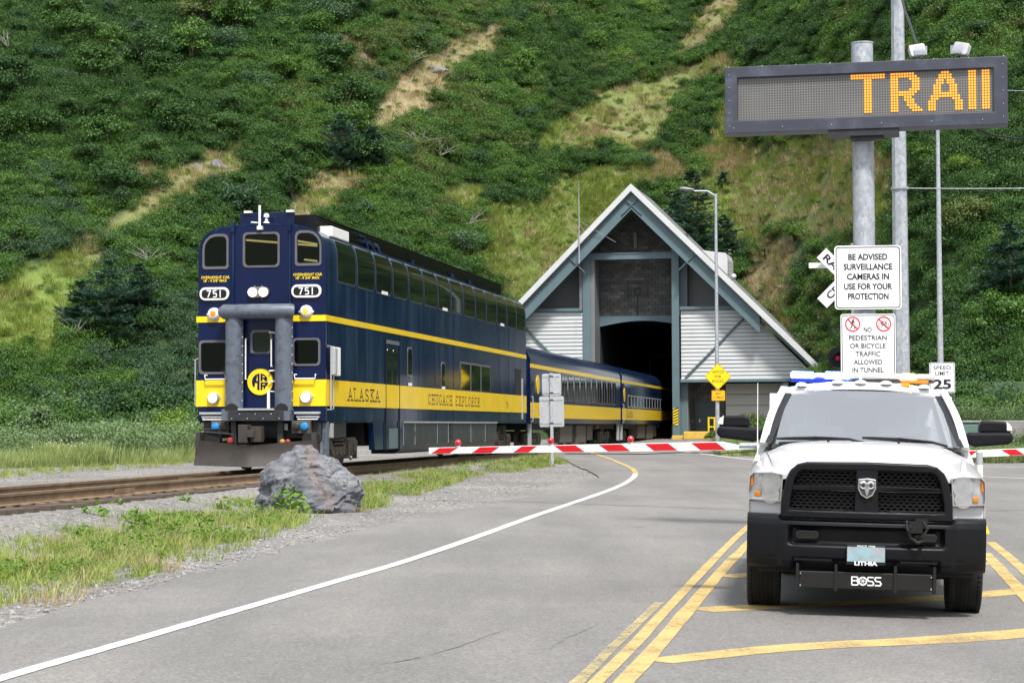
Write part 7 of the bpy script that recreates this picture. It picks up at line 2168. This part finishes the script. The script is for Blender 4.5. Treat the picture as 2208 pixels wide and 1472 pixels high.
a1 += fill([(-60, 1066), (540, 1022), (540, 1060), (-60, 1110)], 260, 47) + fill([(-60, 1004), (430, 990), (430, 1002), (-60, 1034)], 240, 48)
mixz = [(-60, 1075), (540, 1040), (560, 1110), (700, 1110), (520, 1190), (200, 1275), (-60, 1320)]
a1 += fill(mixz, 420, 71, clear); a2 += fill(mixz, 330, 72, clear) + fill([(700, 1108), (1000, 1030), (1180, 990), (1240, 1000), (1000, 1062), (760, 1130)], 160, 73, clear)
scatter('verge_grass', 'sparse yellow-green grass on the gravel verge beside the track', a1, [rng.uniform(.6, 1.3) for _ in a1], ng_, .1, 11)
a3 = fill(NEAR, 520, 5, lambda p, r: patchy(p, r) and noise.noise((p.x * .9, p.y * .6, 66)) > -.1) + fill(MID, 400, 6, patchy)
scatter('verge_herbs', 'low green herbs on the gravel verge', a3, [rng.uniform(.5, 1.15) for _ in a3], nf_, .1, 13)
a4 = fill(BACKL, 3600, 7, lambda p, r: track_sl(p.x, p.y)[1] < -3.6 and noise.noise((p.x * .35, p.y * .3, 91)) + .4 * noise.noise((p.x * 1.1, p.y * .9, 92)) + r.uniform(-.3, .3) > (-.25 if p.y > 70 else .05))
bg_ = protos('tall_green', [tuft_mesh('tall_green', 250 + i, 40, .18, .62, .3, .010) for i in range(3)], meadow_blade)
scatter('tall_meadow_grass', 'tall pale grass on the flat beyond the track', a4, [rng.uniform(.5, .9) + .7 * max(0, noise.noise((x * .5, y * .4, 93)) + .2) for x, y, z in a4], bg_, .08, 14)
a5 = fill([(-80, 972), (430, 966), (430, 997), (-80, 1003)], 420, 81, lambda p, r: track_sl(p.x, p.y)[1] < -4 and noise.noise((p.x * .3, p.y * .3, 95)) > .02)
a5 += fill([(-80, 958), (430, 952), (430, 981), (-80, 988)], 2600, 8, lambda p, r: track_sl(p.x, p.y)[1] < -3.8)
bh_ = protos('meadow_herb', [herb_mesh('meadow_herb', 260 + i, 300, .5, 1.0, .022, .055) for i in range(3)], leaf_sage)
scatter('meadow_herbs', 'green leafy herbs on the flat beyond the track', a5, [rng.uniform(.7, 1.4) for _ in a5], bh_, .1, 15)
fl_ = protos('white_flower', [herb_mesh('white_flower', 270, 9, .12, .5, .02, .035)], petal_white)
a6 = fill([(40, 975), (400, 968), (400, 996), (60, 1002)], 150, 9, lambda p, r: track_sl(p.x, p.y)[1] < -3.2)
scatter('white_flowers', 'small white flowers in the meadow beyond the track', [(x, y, z + .5) for x, y, z in a6], [1.0] * len(a6), fl_, .1, 16)
# right verge and the bank above the wall
def ground_strip(u0, u1, v0, v1, n, seed): return fill([(u0, v0), (u1, v0), (u1, v1), (u0, v1)], n, seed, lambda p, r: not on_road(p.x, p.y, .1) and not blocked(p, .3))
a7 = ground_strip(1545, 1760, 963, 984, 420, 10) + ground_strip(1990, 2300, 978, 997, 900, 11)
scatter('right_verge_grass', 'grass along the far edge of the road', a7, [rng.uniform(.4, .9) for _ in a7], bg_, .08, 17)
a8 = [q for q in a7 if rng.random() < .6]
scatter('right_verge_herbs', 'leafy herbs along the far edge of the road', a8, [rng.uniform(.3, .7) for _ in a8], bh_, .08, 18)
rr_ = random.Random(31); a9 = []; a10 = []
for _ in range(420):
    x = 13.2 + rr_.random() * 14; y = 69.2 + rr_.random() * 4.5; a9.append((x, y, G(x, y) + zw * .9))
scatter('bank_herbs', 'flowering herbs on the bank above the concrete wall', a9, [rng.uniform(.5, 1.0) for _ in a9], bh_, .08, 19)
for _ in range(46):
    x = 16.2 + rr_.random() * 3; y = 67.0 + rr_.random() * 1.2; a10.append((x, y, G(x, y) + .55 + rr_.random() * .5))
fw_ = protos('fireweed_flower', [herb_mesh('fireweed_flower', 280, 14, .07, .4, .02, .035)], petal_pink)
scatter('fireweed_flowers', 'pink fireweed spikes in front of the concrete wall', a10, [1.0] * len(a10), fw_, .08, 20)
a11 = [(x, y, z - .55) for x, y, z in a10 for _ in (0, 1)]
scatter('fireweed_leaves', 'green fireweed leaves in front of the concrete wall', [(x + rr_.uniform(-.4, .4), y, G(x, y)) for x, y, z in a11], [rng.uniform(.7, 1.1) for _ in a11], bh_, .08, 21)
MB().box(12.9, 40, 68.75, 76, -.3, zw * .9 + .3).build('bank', hill.data.materials[0]) if False else None
bk = MB(); bk.grid(lambda i, j: (12.8 + 30 * i, 68.9 + 9 * j - 2.6 * i, G(13, 70) + zw * .88 + .25 * noise.noise((i * 20, j * 6, 4)) + 1.6 * j * j), 20, 8)
setting(bk.build('bank', hill.data.materials[0], smooth=True, angle=180))
# single weeds
WEEDS = ['largest leafy weed between the near rail and the grass', 'leafy weed a step right of the largest weed by the rail', 'leafy weed a step left of the largest weed by the rail', 'leafy weed in the middle of the verge, below the rail joint', 'leafy weed right of the rail joint weed', 'low weed at the front edge of the middle grass patch', 'leafy weed a stride left of the boulder, in front', 'tall leafy weed against the foot of the boulder, left stem', 'tall leafy weed against the foot of the boulder, right stem', 'small round weed standing alone on the gravel edge', 'leafy weed nearest the left edge beside the rail', 'small weed in the grass at the far left', 'leafy weed close to the left side of the boulder by the rail', 'leafy weed beside the rail, two strides left of the boulder', 'leafy weed beside the rail, three strides left of the boulder', 'small weed at the left foot of the boulder']
for k, (u, v, s_) in enumerate(((200, 1130, 1.5), (255, 1115, 1.2), (160, 1125, 1.1), (290, 1145, 1.2), (330, 1145, 1.3), (378, 1160, .9), (440, 1148, 1.1), (620, 1105, 1.9), (640, 1112, 1.5), (312, 1178, .9), (95, 1100, 1.2), (180, 1172, .9), (480, 1100, 1.0), (400, 1098, 1.1), (345, 1095, 1.1), (560, 1120, .9))):
    p = gp(u, v); me = herb_mesh('leaf_rosette', 400 + k % 4, 70, .15, .26, .025, .06) if k < 4 else bpy.data.meshes[f'leaf_rosette.{k % 4:03d}' if k % 4 else 'leaf_rosette']
    if not me.materials: me.materials.append(fresh_blade)
    o = bpy.data.objects.new('weed_plant', me); COL.objects.link(o); o.location = p; o.scale = (s_,) * 3; o.rotation_euler.z = k
    tag(o, WEEDS[k], 'weed', 'weeds on the gravel verge')
# loose stones
gs_ = protos('verge_stone', [stone_mesh('verge_stone', 500 + i, .024) for i in range(4)], M_('loose_stone', (.27, .265, .26), .9, var=.35, scale=3))
st_pts = fill([(-60, 1290), (300, 1205), (700, 1130), (1000, 1040), (1250, 990), (1290, 1022), (900, 1105), (500, 1215), (0, 1345), (-60, 1360)], 1500, 12, lambda p, r: not on_road(p.x, p.y, -.5))
st_pts += fill([(-60, 1010), (430, 990), (430, 1008), (-60, 1045)], 500, 13) + fill([(0, 1100), (540, 1050), (1000, 1005), (1000, 990), (540, 1030), (0, 1080)], 700, 14)
scatter('loose_stones', 'loose stones on the gravel beside the road and track', [(x, y, z + .0) for x, y, z in st_pts], [rng.uniform(.3, 1.15) ** 2.0 for _ in st_pts], gs_, .6, 22)
